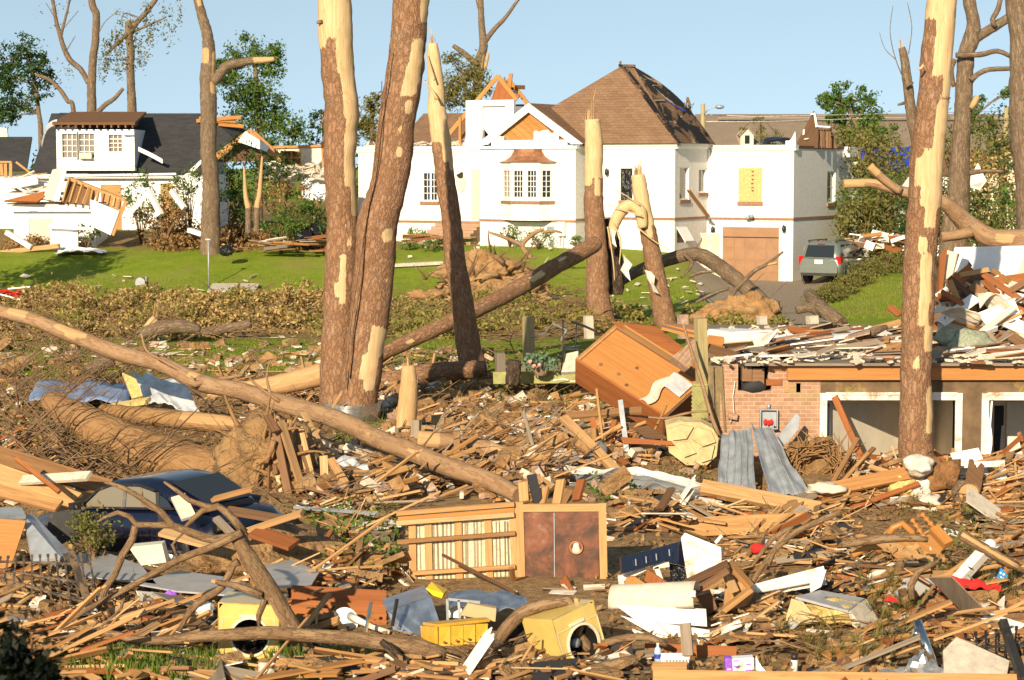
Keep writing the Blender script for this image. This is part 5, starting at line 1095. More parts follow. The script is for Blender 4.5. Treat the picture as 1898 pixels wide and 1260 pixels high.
# dormer
yd = YH-.55; dx0, dx1 = lx(111), lx(254); dz0, dz1 = lz(316), lz(240)
wins = [(122, 149, 248, 292), (153, 181, 248, 292), (208, 232, 250, 281)]
hs = [(lx(a), lx(b), lz(d), lz(c)) for a, b, c, d in wins]
m = MB(); wall(m, 'a', yd, dx0, dx1, dz0, dz1, .2, hs); wall(m, 'b', dx1, yd+.2, YH+3, dz0, dz1, .2); wall(m, 'b', dx0+.2, yd+.2, YH+3, dz0, dz1, .2); dm = m.build('dormer', M['siding'], lh)
for (x0, x1, z0, z1) in hs:
    m = MB(); f = .09
    for a in ((x0-f, x0), (x1, x1+f)): m.box2((a[0], yd-.04, z0-f), (a[1], yd+.02, z1+f))
    m.box2((x0, yd-.04, z1), (x1, yd+.02, z1+f)); m.box2((x0, yd-.06, z0-f), (x1, yd+.02, z0))
    for i in (1, 2): u = x0+(x1-x0)*i/3; m.box2((u-.018, yd+.04, z0), (u+.018, yd+.07, z1))
    for j in range(1, 4): z = z0+(z1-z0)*j/4; m.box2((x0, yd+.041, z-.02), (x1, yd+.069, z+.02))
    w_ = m.build('window', M['cleanwhite'], dm)
    m = MB(); m.box2((x0, yd+.1, z0), (x1, yd+.12, z1)); m.build('pane', M['curtainglass'], w_)
m = MB(); x0, x1 = lx(155), lx(177); z0, z1 = lz(294), lz(284); m.box2((x0, yd-.3, z0), (x1, yd+.03, z1))
for k in range(5): z = z0+.05+(z1-z0-.1)*k/4; m.box2((x0+.05, yd-.32, z-.01), (x0+.35, yd-.302, z+.01))
m.build('window_cooler', M['cream'], dm)
m = MB(); m.prism([(dx0-.12, yd-.35, dz1+.22), (dx1+.12, yd-.35, dz1+.22), (dx1, YH+3.2, dz1+.85), (dx0, YH+3.2, dz1+.85)], .12)
dr2 = m.build('dormer_roof', M['brownb'], dm); m = MB()
for k in range(12): x = dx0+(dx1-dx0)*k/11; m.bar((x, yd-.4, dz1+.14), (x, YH+.5, dz1+.3), .07, .14)
m.build('rafter_end', M['brownb'], dr2); m = MB(); m.box2((dx1-.5, yd-.25, dz1-.28), (dx1+.05, yd-.003, dz1-.12)); m.box2((dx1-.14, yd-.03, dz0), (dx1+.02, yd-.002, dz1-.28)); m.build('corner_trim', M['cleanwhite'], dm)
for k, (p, q, wd, lab) in enumerate(((W(107, 226, YH-.5), W(76, 268, YH-.2), .28, 'bent silver gutter end on the charcoal roof left of the dormer'), (W(257, 276, YH-.6), W(302, 299, YH-.5), .22, 'white gutter strip lying on the charcoal roof right of the dormer'))):
    m = MB(); m.sheet(lambda u, v: tuple(Vector(p).lerp(Vector(q), u)+Vector((-.1*math.sin(u*4)*(1 if k == 0 else 0), -.12+.02*k, .25*math.sin(u*3.1)*(1 if k == 0 else .1)+(v-.5)*wd))), 8, 3, .03); o = m.build('gutter', M['greysteel' if k == 0 else 'cleanwhite'], lh)
# collapsed side gable, right end
m = MB(); g0, g1, gt = W(385, 300, 104), W(520, 300, 104), W(462, 244, 104)
for P, Q in ((g0, gt), (gt, g1)): m.bar(P, Q, .2, .22); m.bar(P+Vector((0,1.5,0)), Q+Vector((0,1.5,.1)), .2, .22)
m.build('gable_rafter', M['orangeply'], lh)
m = MB(); m.prism([W(440, 262, 103.8), W(455, 243, 103.8), W(500, 272, 103.8), W(494, 281, 103.8)], .08); m.build('fascia', M['siding'], lh)
m = MB(); m.prism([W(395, 300, 104.6), W(460, 256, 104.6), W(515, 298, 104.6)], .1); m.build('gable_sheathing', M['brownb'], lh)
m = MB(); m.prism([W(330, 335, 103.5), W(372, 296, 103.5), W(376, 300, 103.5), W(336, 340, 103.5)], .15); m.build('barge_board', M['cleanwhite'], lh)
# low dark roof at the far left edge
t = thing('dark_roof_wing', 'low charcoal roof with pale wall at the left edge beside the dark roofed house', 'house', W(10, 330, 112))
m = MB(); m.prism([W(-80, 318, 110), W(50, 318, 110), W(60, 257, 113), W(-80, 257, 113)], .12); m.build('roof', M['blackshingle'], t)
m = MB(); m.prism([W(-80, 255, 118), W(16, 255, 118), W(14, 238, 118), W(-80, 220, 118)], .2); m.build('gable_wall', M['cream'], t)
m = MB(); wall(m, 'a', 110.6, W(-80, 0, 110.6).x, W(48, 0, 110.6).x, .5, W(0, 320, 110.6).z, .2); m.build('wall', M['siding'], t)
# ruined pale house between the massive snag and the twin pines
t = thing('ruined_house', 'roofless pale ruin with standing wall and open cupboard left of the twin pines', 'house', W(550, 340, 106))
m = MB(); m.prism([W(498, 272, 108), W(602, 270, 108), W(602, 330, 108), W(498, 330, 108)][::-1], .15); m.build('back_wall', M['beige'], t)
m = MB(); m.prism([W(560, 330, 104), W(660, 328, 104), W(660, 372, 104), W(560, 372, 104)][::-1], .2); m.build('front_wall', M['siding'], t)
m = MB(); m.bar(W(500, 273, 107.8), W(602, 270, 107.8), .15, .12); m.bar(W(598, 262, 106), W(600, 318, 106), .15, .15); m.build('stud', M['orangeply'], t)
m = MB(); a = W(520, 318, 106); b = W(558, 279, 106)
for x in (a.x, (a.x+b.x)/2, b.x-.06): m.box2((x, 106, a.z), (x+.06, 106.5, b.z))
for k in range(4): z = a.z+(b.z-a.z-.06)*k/3; m.box2((a.x+.061, 106.01, z), (b.x-.061, 106.49, z+.05))
m.box2((a.x, 106.501, a.z), (b.x, 106.53, b.z)); m.build('cupboard', M['orangeply'], t)
q = random.Random(14)
m = MB()
for k in range(60):
    p = W(q.uniform(500, 605), q.uniform(305, 335), q.uniform(103, 106.5)); d = Vector((q.uniform(-.9,.9), q.uniform(-.4,.4), q.uniform(-.3,.5))); m.bar(p, p+d, q.uniform(.08,.4), .04, q.uniform(0,3))
m.build('roof_wreckage', M['drywall'], t).__setitem__('kind', 'stuff')
# white shed with debris, picket fence, panels
t = thing('white_shed', 'low white shed with broken flat roof at the far left below the dark roofed house', 'shed', W(90, 450, 100))
zb = H0(-21, 100)-.3
m = MB(); wall(m, 'a', 100, W(18,0,100).x, W(171,0,100).x, zb, lz(392, 100), .2, [(W(46,0,100).x, W(92,0,100).x, zb, lz(405, 100))]); wall(m, 'b', W(171,0,100).x, 100.2, 103, zb, lz(394, 100), .2); m.build('wall', M['cleanwhite'], t)
m = MB(); m.box2((W(46,0,100).x, 100.04, zb), (W(92,0,100).x, 100.1, lz(405, 100))); m.build('door', M['drywall'], t)
m = MB(); m.box2((W(10,0,100).x, 99.7, lz(391,100)), (W(172,0,100).x, 103.4, lz(378,100))); m.build('roof', M['cleanwhite'], t)
m = MB(); m.box2((W(8,0,100).x, 99.65, lz(378,100)+.002), (W(166,0,100).x, 103.4, lz(376,100))); m.build('roof_edge', M['redb'], t)
t = thing('picket_fence', 'short white picket fence section standing before the low white shed', 'fence', W(118, 455, 98.6))
for k in range(13):
    x = W(95+k*4.0, 430, 98.6).x; m = MB(); z1 = lz(412+(k%2)*1, 98.6); m.prism([(x-.04, 98.6, z1-1.25), (x+.04, 98.6, z1-1.25), (x+.04, 98.6, z1-.08), (x, 98.6, z1), (x-.04, 98.6, z1-.08)], .03, (0,-1,0)); m.build('picket', M['cleanwhite'], t)
for py in (420, 446): m = MB(); m.bar(W(92, py, 98.7), W(150, py+2, 98.7), .08, .05); m.build('rail', M['cleanwhite'], t)
m = MB(); m.bar(W(90, 420, 98.3), W(174, 424, 98.3), .1, .14); o = m.build('white_rail', M['cleanwhite']); tag(o, 'white rail knocked across the top of the short picket fence', 'rail')
t = thing('stud_panel', 'broken stud wall panel leaning against the right end of the white shed', 'wall panel', W(190, 435, 99))
A, B, C_, D_ = W(118, 374, 99.4), W(130, 331, 100), W(234, 372, 98.6), W(208, 436, 98.4)
m = MB(); m.prism([W(112, 376, 99.7), W(128, 333, 100.4), W(180, 352, 99.8), W(168, 380, 99.6)], .05); m.build('tar_paper', M['brownb'], t)
for k in range(5): s_ = k/8+.02; m = MB(); p0 = A.lerp(W(168, 380, 99.2), k/4); p1 = B.lerp(W(180, 352, 99.3), k/4); m.bar(p0+Vector((0,-.15,0)), p1+Vector((0,-.15,0)), .09, .14); m.build('stud', M['fresh'], t)
m = MB(); m.bar(B, C_, .2, .14); m.bar(C_, D_, .2, .14); m.build('plate', M['fresh'], t)
m = MB(); m.prism([W(168, 370, 98.9), W(222, 392, 98.5), W(206, 436, 98.3), W(172, 420, 98.6)][::-1], .08); m.build('plasterboard', M['cleanwhite'], t)
for k in range(6): m = MB(); p0 = W(172, 352, 99).lerp(C_, k/6); m.bar(p0, p0+(W(172, 370, 98.8)-W(176, 350, 99))*.85, .09, .1); m.build('short_stud', M['board'], t)
m = MB(); m.prism([W(80, 370, 99.4), W(98, 316, 100), W(122, 311, 100), W(106, 374, 99.4)][::-1], .1); o = m.build('leaning_slab', M['drywall']); tag(o, 'tall cream slab leaning upright on the white shed roof', 'panel')
m = MB(); m.prism([W(100, 374, 99.3), W(119, 312, 99.9), W(125, 312, 99.9), W(110, 374, 99.3)][::-1], .1); o = m.build('door_frame', M['cleanwhite']); tag(o, 'white door frame edge leaning beside the tall cream slab', 'frame')
m = MB(); m.prism([W(8, 374, 99.2), W(80, 357, 99.6), W(84, 366, 99.4), W(70, 376, 99.2)][::-1], .1); o = m.build('red_brown_panel', M['redb']); tag(o, 'reddish brown roof fragment lying on the white shed', 'panel')
q = random.Random(23)
for k in range(22):
    p = W(q.uniform(0, 95), q.uniform(322, 372), q.uniform(99.6, 102)); L = q.uniform(.6, 1.8); a = q.uniform(-.6, .6); m = MB()
    wht = k % 3 == 0; m.bar(p, p+Vector((L*math.cos(a), q.uniform(-.3,.3), L*math.sin(a)*.8)), q.uniform(.3,.8) if wht else .12, .05, q.uniform(-.5,.8)); o = m.build('roof_scrap' , M['cleanwhite' if wht else ('fresh' if k % 3 == 1 else 'drywall')]); tag(o, 'broken white or tan scrap heaped on and behind the white shed roof', 'scrap', 'scraps heaped on the white shed')
for k, (x0, y0, x1, y1) in enumerate(((0,300,22,300),(2,303,4,325),(10,303,11,330),(20,302,20,335),(30,300,72,332))):
    m = MB(); m.bar(W(x0, y0, 101), W(x1, y1, 101), .14, .09); o = m.build('timber', M['fresh']); tag(o, 'standing tan stud timber at the left edge above the white shed', 'timber', 'stud timbers above the white shed')
for k, (x0, y0, x1, y1, lab) in enumerate(((275,356,232,404,'white post leaning left in the brush before the dark roofed house'),(276,352,298,398,'white post leaning right beside its leaning twin in the brush'),(318,353,342,386,'short thick white post tilted in the brush left of the massive snag'),(363,365,374,378,'stubby white post end close to the massive snag'),(12,430,58,458,'long white board lying at the foot of the white shed'),(350,426,375,434,'small white board lying flat in brush below the massive snag'),(0,468,110,455,'tan plank lying along the lawn top at the left edge'))):
    m = MB(); m.bar(W(x0, y0, 98.4), W(x1, y1, 98.0), .22, .2); o = m.build('white_post' if k < 6 else 'plank', M['cleanwhite' if k < 6 else 'board']); tag(o, lab, 'post' if k < 4 else 'board')
for k, (x0, y0, x1, y1, lab) in enumerate(((452,300,460,432,'pale thin split stake standing right of the massive snag'),(486,282,476,430,'taller pale split stake with a knobbly foot right of the thin one'))):
    snag('split_stake', lab, [(x0, y0+8, 1.5),((x0+x1)/2, (y0+y1)/2, 4.5),(x1, y1-45, 5.5),(x1, y1, 6)], 97.5, M['oak'], patches=[(0, 385, -1, 1)], seg=10, seed=70+k, cat_='stake')
# sheets, bags, boards on the lawn
p = W(140, 455, 97.4); m = MB(); m.sheet(lambda u, v: (p.x-.9+2.2*u, 96.9+1.3*v, H0(p.x, 97.4)+.12+.25*noise.noise(Vector((u*4, v*3, 1)))*1+.15*math.sin(u*3)), 14, 8, .01); o = m.build('white_sheet', M['cleanwhite']); tag(o, 'white cloth sheet crumpled on the lawn edge beside the picket fence', 'sheet')
def bag(px, py, Y, r, lab, mat='blackplastic', name='refuse_bag'):
    p = W(px, py, Y); p.z = max(p.z, H0(p.x, p.y)+r*.6); t = thing(name, lab, 'bag', (p.x, p.y, p.z-r*.6)); m = MB(); m.blob(p, (r*1.15, r, r*.8), 3, .35, 1.8, px); m.build('sack', M[mat], t)
    m = MB(); m.tube([p+Vector((0,0,r*.7)), p+Vector((.05*r,0,r*1.0)), p+Vector((.3*r,0,r*1.25))], [r*.22, r*.08, r*.2], 7); m.build('knot', M[mat], t)
for k, (px, py, Y, r, lab) in enumerate(((562, 440, 98, .42, 'black refuse bag left in the pair beside the twin pines'),(582, 428, 98.6, .42, 'upper black refuse bag of the pair beside the twin pines'),(420, 465, 95, .28, 'small black refuse bag lying alone on the lawn'))): bag(px, py, Y, r, lab)
def flat(px0, py0, w_, d_, mat, lab, cat_, name, rz=0, th=.03, tilt=0):
    p = GT(px0, py0); c = p+Vector((0,0,.15)); sl_ = (H0(p.x, p.y+.5)-H0(p.x, p.y-.5)); m = MB(); rr = Matrix.Rotation(rz, 3, 'Z') @ Matrix.Rotation(math.atan(sl_)+tilt, 3, 'X'); m.box(c, (w_, d_, th), rr); o = m.build(name, M[mat]); tag(o, lab, cat_); return o
flat(464, 493, 2.0, 1.3, 'greyb', 'large grey brown sheet lying flat on the left lawn', 'sheet', 'board_sheet', R(12)); flat(433, 540, 2.0, 1.7, 'concrete', 'square concrete slab in the lawn edge above the brown brush', 'slab', 'paving_slab', 0, .06)
flat(283, 475, .45, .3, 'black', 'small black scrap on the left lawn', 'scrap', 'black_scrap'); 
p = GT(387, 521); m = MB(); m.tube([p, p+Vector((0,0,2.05))], .035, 8); m.box(p+Vector((-.02,-.02,2.05)), (.22,.12,.06)); o = m.build('pole', M['greysteel']); tag(o, 'thin grey metal pole standing on the left lawn', 'pole')
t = thing('mailbox', 'dark grey mailbox on a post at the lawn edge above the brush', 'mailbox', GT(268, 546)); p = GT(268, 546)
m = MB(); m.box(p+Vector((.12,0,.32)), (.09,.09,.75)); m.build('post', M['greyb'], t)
m = MB(); m.M = Matrix.Translation(p+Vector((-.12,-.1,.42))); n = 8; arc = [(-.2, .0), (.2, .0)]+[(.2*math.cos(math.pi*i/n), .12+.2*math.sin(math.pi*i/n)) for i in range(n+1)]
m.prism([(x, -.25, z) for x, z in arc], .5, (0,1,0)); m.build('box', M['greysteel'], t); m = MB(); m.box(p+Vector((.1,-.2,.62)), (.03,.05,.3)); m.build('flag', M['greysteel'], t)
# red cloth over brush at the left edge
p = W(10, 540, 84); p.z = H0(p.x, p.y); m = MB(); m.sheet(lambda u, v: (p.x-1.0+1.7*u, p.y-.4+.9*v, p.z+.55+.35*noise.noise(Vector((u*5, v*3, 3)))-.5*(u-.5)**2), 16, 8, .01); o = m.build('red_awning', M['redcloth']); tag(o, 'crumpled red fabric lying on the brush at the left edge', 'fabric')
for k, (a, b) in enumerate((((0,545),(40,556)),((15,535),(56,531)))):
    m = MB(); m.bar(W(*a, 83.2), W(*b, 83), .06, .05); o = m.build('white_pole', M['cleanwhite']); tag(o, ['white thin pole lying low across the red fabric', 'white thin pole lying above the red fabric'][k], 'pole')
# ------------------------------------------------------------------ behind the house on the right
t = thing('long_brown_roofed_building', 'long low building with grey brown roof and one white dormer behind the garage wing', 'building', W(1500, 300, 150))
m = MB(); zt, zb2 = W(0, 216, 160).z, W(0, 285, 150).z; m.prism([(W(1280,0,150).x, 150, zb2), (W(1960,0,150).x, 150, zb2), (W(1960,0,160).x, 160, zt), (W(1290,0,160).x, 160, zt)], .2); m.build('roof', M['greyshingle'], t)
m = MB(); m.box2((W(1285,0,150).x, 150.3, 0), (W(1950,0,150).x, 150.6, zb2)); m.build('wall', M['cream'], t)
m = MB(); m.bar((W(1330,0,158).x, 157.6, W(0,221,158).z+.1), (W(1900,0,158).x, 157.6, W(0,221,158).z+.1), .3, .1); m.build('ridge', M['greyshingle'], t)
x0, x1 = W(1375,0,151).x, W(1399,0,151).x; z0, z1, zp = W(0,270,151).z, W(0,250,151).z, W(0,238,151).z
m = MB(); m.prism([(x0, 151, z0), (x1, 151, z0), (x1, 151, z1), ((x0+x1)/2, 151, zp), (x0, 151, z1)], 4, (0,1,0)); dmr = m.build('dormer', M['cream'], t); m = MB(); m.box2((x0+.28, 150.95, z0+.15), (x1-.28, 150.99, z1-.02)); m.build('window', M['glass'], dmr)
m = MB()
for a, b in (((x0-.12), (x0+x1)/2), ((x1+.12), (x0+x1)/2)): m.bar((a, 151.5, z1-.06), (b, 151.5, zp+.08), 1.3, .1)
m.build('dormer_roof', M['greyshingle'], dmr)
t = thing('street_lamp', 'pale wooden pole with a curved street lamp arm behind the big roof', 'street lamp', (W(1306,0,118).x, 118, 0))
m = MB(); m.tube([(W(1306,0,118).x, 118, 0), W(1303, 192, 118)], [.17, .12], 10); m.build('pole', M['greenwood'], t)
m = MB(); m.tube([W(1305, 212, 117.8), W(1312, 203, 117.7), W(1324, 198, 117.6), W(1332, 198, 117.6)], .035, 6); m.build('arm', M['greysteel'], t); m = MB(); m.blob(W(1334, 198, 117.6), (.26,.2,.12), 2, 0); m.build('lamp_head', M['greysteel'], t)
m = MB(); m.tube([(W(1866,0,118).x, 118, 0), W(1866, 197, 118)], [.17, .13], 10); o = m.build('utility_pole', M['greenwood']); tag(o, 'plain wooden utility pole among trees near the right edge', 'pole')
for k, (x0, y0, x1, y1) in enumerate(((1312,212,1480,218),(1310,225,1480,224))):
    m = MB(); m.tube([W(x0-6, y0, 118), W((x0+x1)/2, (y0+y1)/2+1, 120), W(x1+380, y1-12, 124)], .018, 4); o = m.build('power_line', M['wire']); tag(o, ['upper pale cable strung from the street lamp pole to the right', 'lower pale cable strung from the street lamp pole to the right'][k], 'cable')
t = thing('tarped_house', 'low house under royal blue tarps among trees right of the garage wing', 'house', W(1660, 330, 132))
m = MB(); m.box2((W(1596,0,132).x, 132, 0), (W(1830,0,132).x, 138, W(0,318,132).z)); m.build('wall', M['cleanwhite'], t)
m = MB(); m.prism([W(1592, 322, 131.5), W(1705, 322, 131.5), W(1705, 274, 135), W(1592, 277, 135)], .1); m.build('tarp', M['royaltarp'], t)
m = MB(); m.prism([W(1706, 322, 131.5), W(1850, 322, 131.5), W(1850, 280, 135), W(1706, 280, 135)], .1); m.build('roof', M['brownb'], t)
for k, (pts, lab) in enumerate((([(1790,345),(1812,302),(1828,335),(1815,352)], 'white sheet of wreckage hanging among trees behind the forked oak'), ([(1668,350),(1690,320),(1700,335),(1690,362)], 'white sheet of wreckage glimpsed left of the right pine'))):
    m = MB(); m.prism([W(a, b, 96+i*.15) for i, (a, b) in enumerate(pts)][::-1], .04); o = m.build('wreck_sheet', M['cleanwhite']); tag(o, lab, 'sheet')
q = random.Random(77)
for k in range(60):
    p = W(q.uniform(1590, 1662), q.uniform(436, 462), q.uniform(97.5, 100)); a = q.uniform(0, 3.14); L = q.uniform(.3, 1.0); m = MB(); m.bar(p, p+Vector((L*math.cos(a), L*.5*math.sin(a), q.uniform(-.2,.2))), q.uniform(.1,.4), .05, q.uniform(0,3)); o = m.build('wreck_scrap', M[['drywall','redb','rubble','board','cleanwhite'][k % 5]]); tag(o, 'small broken scrap in the rubble pile behind the silver car', 'scrap', 'scraps in the pile behind the silver car')
# ------------------------------------------------------------------ brush: the brown band, olive band, brush before the dark roofed house
def brush(name, label, spots, n, size, mat, k=26, sig=.18):
    VV, FF, o_ = [], [], 0
    for (x, y, rx, ry, rz) in spots:
        c = (x, y, H0(x, y)+rz*.25); C, _ = clump_pts(c, (rx, ry, rz), n, k, sig, .3); g = np.array([H0(a, b) for a, b in C[:,:2]]); C[:,2] = np.maximum(C[:,2], g+.02+.06*NR.rand(len(C))); V, F = leaf_arrays(C, size); VV.append(V); FF.append(F+o_); o_ += len(V)
    o = np_mesh(name, np.concatenate(VV), np.concatenate(FF), mat); tag(o, label, 'brush', kind='stuff'); return o
q = random.Random(5); sp = []
for k in range(96):
    y = q.uniform(67.5, 89); x = q.uniform(-.25*y, -5.5 if k < 76 else -.3); sp.append((x, y, q.uniform(.5,1.5), q.uniform(.5,1.1), (.25+.8*q.random()**1.5)*(.6 if y > 84 or y < 71 else 1)))
brush('dry_brush', 'heaps of dry tan broken boughs across the left lawn', sp[:76], 760, .15, M['leaf_dry'], 22, .14)
brush('brown_boughs', 'heaps of dark brown broken boughs across the left lawn', sp[56:82], 400, .14, M['leaf_litter'], 20, .15)
brush('green_boughs', 'fallen boughs still olive green among the brown ones', sp[74:], 460, .14, M['leaf_bough'], 18, .14)
sp = [(q.uniform(-5, 3.8), q.uniform(68, 84), q.uniform(.8,1.7), q.uniform(.7,1.4), q.uniform(.3,.75)) for k in range(34)]+[(q.uniform(-20,-6), q.uniform(72, 86), q.uniform(.6,1.1), .8, q.uniform(.3,.7)) for k in range(10)]+[(q.uniform(3, 9), q.uniform(71, 78), .8, .7, .4) for k in range(9)]
brush('olive_brush', 'flattened olive green pine boughs between the lawns', sp, 520, .15, M['leaf_bough'], 20, .14)
sp = [(q.uniform(-16.5, -7.6), q.uniform(98.5, 102), q.uniform(.7,1.5), .8, q.uniform(.5,1.1)) for k in range(26)]+[(q.uniform(-25, -19), q.uniform(98.5, 100), .8, .6, .5) for k in range(5)]
brush('brown_brush', 'tangle of brown twiggy brush before the dark roofed house', sp, 420, .15, M['leaf_litter'])
for (px, py, Y, r, mt, n, lab) in ((260,365,101,(.8,.7,1.3),'leaf_mid',700,'bright green bush before the boarded wall of the dark roofed house'),(330,360,101,(.7,.6,.9),'leaf_mid',450,'small green bush left of the massive snag'),(350,335,102,(.5,.5,.8),'leaf_mid',300,'upright green bush touching the massive snag'),(445,320,101,(1.3,1,1.6),'leaf_dark',1500,'large dark green bush under the collapsed gable'),(520,320,101.5,(1.1,.9,1.1),'leaf_dark',900,'dark bush in front of the roofless pale ruin'),(425,375,100,(1.1,.8,1.0),'leaf_dark',900,'dark bush right behind the massive snag foot'),(560,400,98.5,(1.4,.8,.8),'leaf_mid',1200,'yellow green low shrub left of the twin pines'),(520,418,97.8,(.9,.6,.5),'leaf_mid',700,'spiky green plant at the lawn top left of the refuse bags'),(575,390,99.5,(1.0,.8,.7),'leaf_olive',700,'olive shrub close to the twin pines'),(290,385,99.5,(1.2,.7,.6),'leaf_olive',700,'olive bush in brush below the leaning white posts'),(300,400,99,(1.3,.7,.5),'leaf_litter',800,'browned bush spread under the leaning white posts'),(540,370,100.5,(1.4,.6,.8),'leaf_litter',900,'browned bush below the roofless pale ruin'),(160,430,98.8,(.5,.4,.4),'leaf_mid',260,'small green bush beside the white sheet and picket fence')):
    shrub(lab, W(px, py, Y), r, n, .15, M[mt], 'bushes before the ruined houses', 24, 'bush')
for (px, py, Y, r, lab) in ((945,432,100,.45,'small round green shrub under the bay window'),(998,440,99,.55,'round green shrub by the house meter box'),(772,432,102.5,.45,'small green shrub at the left wing of the white house'),(1070,447,98,.3,'little green shrub at the corner of the bay block'),(760,455,99,.4,'low green shrub at the lawn top right of the twin pines'),(800,458,98.4,.45,'wide low green shrub next to the third pine')):
    c = W(px, py, Y); c.z = max(c.z, H0(c.x, c.y)+r*.4); shrub(lab, c, (r, r, r*.8), 420, .1, M['leaf_mid'], 'shrubs along the white house', 18, 'round_shrub', .2)
# twigs in the brush
mbx = MB(); q = random.Random(9)
for k in range(620):
    y = q.uniform(64, 90); x = q.uniform(-.25*y, 4); z = H0(x, y)+q.uniform(0,.45); a = q.uniform(-.9,.9)+(3.14 if q.random() < .5 else 0); L = q.uniform(.4, 1.8); p = Vector((x, y, z)); e = p+Vector((L*math.cos(a), q.uniform(-.5,.5), L*q.uniform(-.25,.55))); mbx.tube([p, p.lerp(e, .5)+Vector((0,0,q.uniform(-.08,.1))), e], [q.uniform(.015,.04), .015, .006], 4, False)
mbx.at['peel'] = [0]*len(mbx.v); o = mbx.build('brush_twigs', M['branch']); tag(o, 'bare twigs sticking out of the brush heaps on the lawn', 'twigs', kind='stuff')
# rubbish heap at the lawn top left of the twin pines and under the left wing
q = random.Random(81)
for k in range(46):
    if k < 28: p = W(q.uniform(455, 600), q.uniform(438, 466), q.uniform(96, 98.5)); g, lab = 'boards heaped beside the refuse bags', 'broken board in the low heap below the black refuse bags'
    else: p = W(q.uniform(745, 815), q.uniform(432, 455), q.uniform(99, 101.5)); g, lab = 'boards heaped at the left wing', 'broken board in the low heap between the twin pines and front steps'
    p.z = max(p.z, H0(p.x, p.y)+.05); a = q.uniform(-.5,.5); L = q.uniform(.6, 1.9); m = MB(); m.bar(p, p+Vector((L*math.cos(a), L*math.sin(a), q.uniform(-.12,.2))), q.uniform(.12,.35), .04, q.uniform(-.6,.6)); o = m.build('broken_board', M[['board','brownb','redb','greyb','board','drywall'][k % 6]]); tag(o, lab, 'board', g)
# ------------------------------------------------------------------ vehicles
def carbody(m, secs, seg=7, close=True):
    # secs: (x, halfwidth_low, halfwidth_mid, halfwidth_top, z0, z1, z2) lofted along x ; closed shell with rounded shoulders
    rows = []
    for (x, wl, wm, wt, z0, z1, z2) in secs:
        half = [(wl*.9, z0), (wl, z0+.08), (wm, (z0+z1)/2), (wm*.995, z1-.03), (wt, z2-.05), (wt*.93, z2-.008), (wt*.6, z2), (0, z2+.004)]
        ring = [(x, y, z) for y, z in half]+[(x, -y, z) for y, z in half[-2::-1]]
        rows.append(ring)
    n = len(rows[0]); b = m.add([p for r in rows for p in r]); old = m.smooth; m.smooth = True
    for i in range(len(rows)-1):
        for k in range(n-1): m.face([b+i*n+k, b+i*n+k+1, b+(i+1)*n+k+1, b+(i+1)*n+k])
        m.face([b+i*n+n-1, b+i*n, b+(i+1)*n, b+(i+1)*n+n-1])
    m.smooth = False; m.face([b+k for k in range(n-1, -1, -1)]); m.face([b+(len(rows)-1)*n+k for k in range(n)]); m.smooth = old
def wheel(parent, Mx, x, y, r, w_):
    side = 1 if y > 0 else -1; T = Mx @ Matrix.Translation((x, y, r)) @ Matrix.Rotation(R(-90*side), 4, 'X')
    c = T @ Vector((0,0,0)); 
    e = bpy.data.objects.new('wheel', None)
    m = MB(); m.lathe([(r*.62, -w_/2), (r*.92, -w_/2), (r, -w_*.32), (r, w_*.32), (r*.92, w_/2), (r*.62, w_/2), (r*.62, -w_/2)], T, 28, False); ty = m.build('wheel', M['tyre'], parent)
    m = MB(); m.lathe([(r*.6, -w_*.3), (r*.62, w_*.38), (r*.56, w_*.40), (r*.52, w_*.18), (.05, w_*.22)], T, 24, False)
    for k in range(6):
        a = k*math.pi/3; d = Vector((math.cos(a), math.sin(a), 0)); m.bar(T @ (d*.06+Vector((0,0,w_*.3))), T @ (d*r*.57+Vector((0,0,w_*.34))), .06, .03)
    m.build('rim', M['rim'], ty)
def quad(m, Mx, pts, th):
    m.prism([Mx @ Vector(p) for p in pts], th)
sp_ = GT(1522, 527); yaw = R(62)      # car axis x forward: heads away and to the right
MS = Matrix.Translation((sp_.x+1.0, sp_.y+1.7, sp_.z+.03)) @ Matrix.Rotation(yaw, 4, 'Z') @ Matrix.Scale(1.09, 4)
suv = thing('parked_suv', 'parked silver green sport utility vehicle seen from behind beside the white house', 'car', MS.translation)
m = MB(); m.M = MS
carbody(m, [(-2.30,.76,.80,.72,.42,.80,1.0),(-2.26,.82,.89,.80,.36,.84,1.08),(-2.1,.86,.92,.84,.34,.88,1.10),(-1.2,.88,.925,.85,.30,.9,1.08),(0,.88,.925,.85,.28,.9,1.04),(1.0,.88,.925,.84,.28,.88,1.02),(1.25,.88,.92,.80,.3,.86,1.02),(2.0,.85,.89,.76,.32,.78,.92),(2.28,.74,.80,.66,.4,.7,.80)])
body = m.build('body', M['suvpaint'], suv)
m = MB(); m.M = MS
carbody(m, [(-2.24,.80,.79,.66,1.04,1.1,1.12),(-2.0,.82,.80,.66,1.04,1.4,1.66),(-1.7,.83,.80,.67,1.04,1.42,1.72),(-.6,.84,.80,.68,1.02,1.42,1.74),(.35,.83,.79,.66,1.0,1.4,1.68),(.9,.81,.74,.60,1.0,1.2,1.38),(1.2,.79,.70,.56,.98,1.02,1.06)])
cabin = m.build('cabin', M['suvpaint'], suv)
m = MB(); quad(m, MS, [(-2.262,.62,1.12),(-2.262,-.62,1.12),(-2.055,-.56,1.58),(-2.055,.56,1.58)], .03); m.build('rear_window', M['glass'], suv)
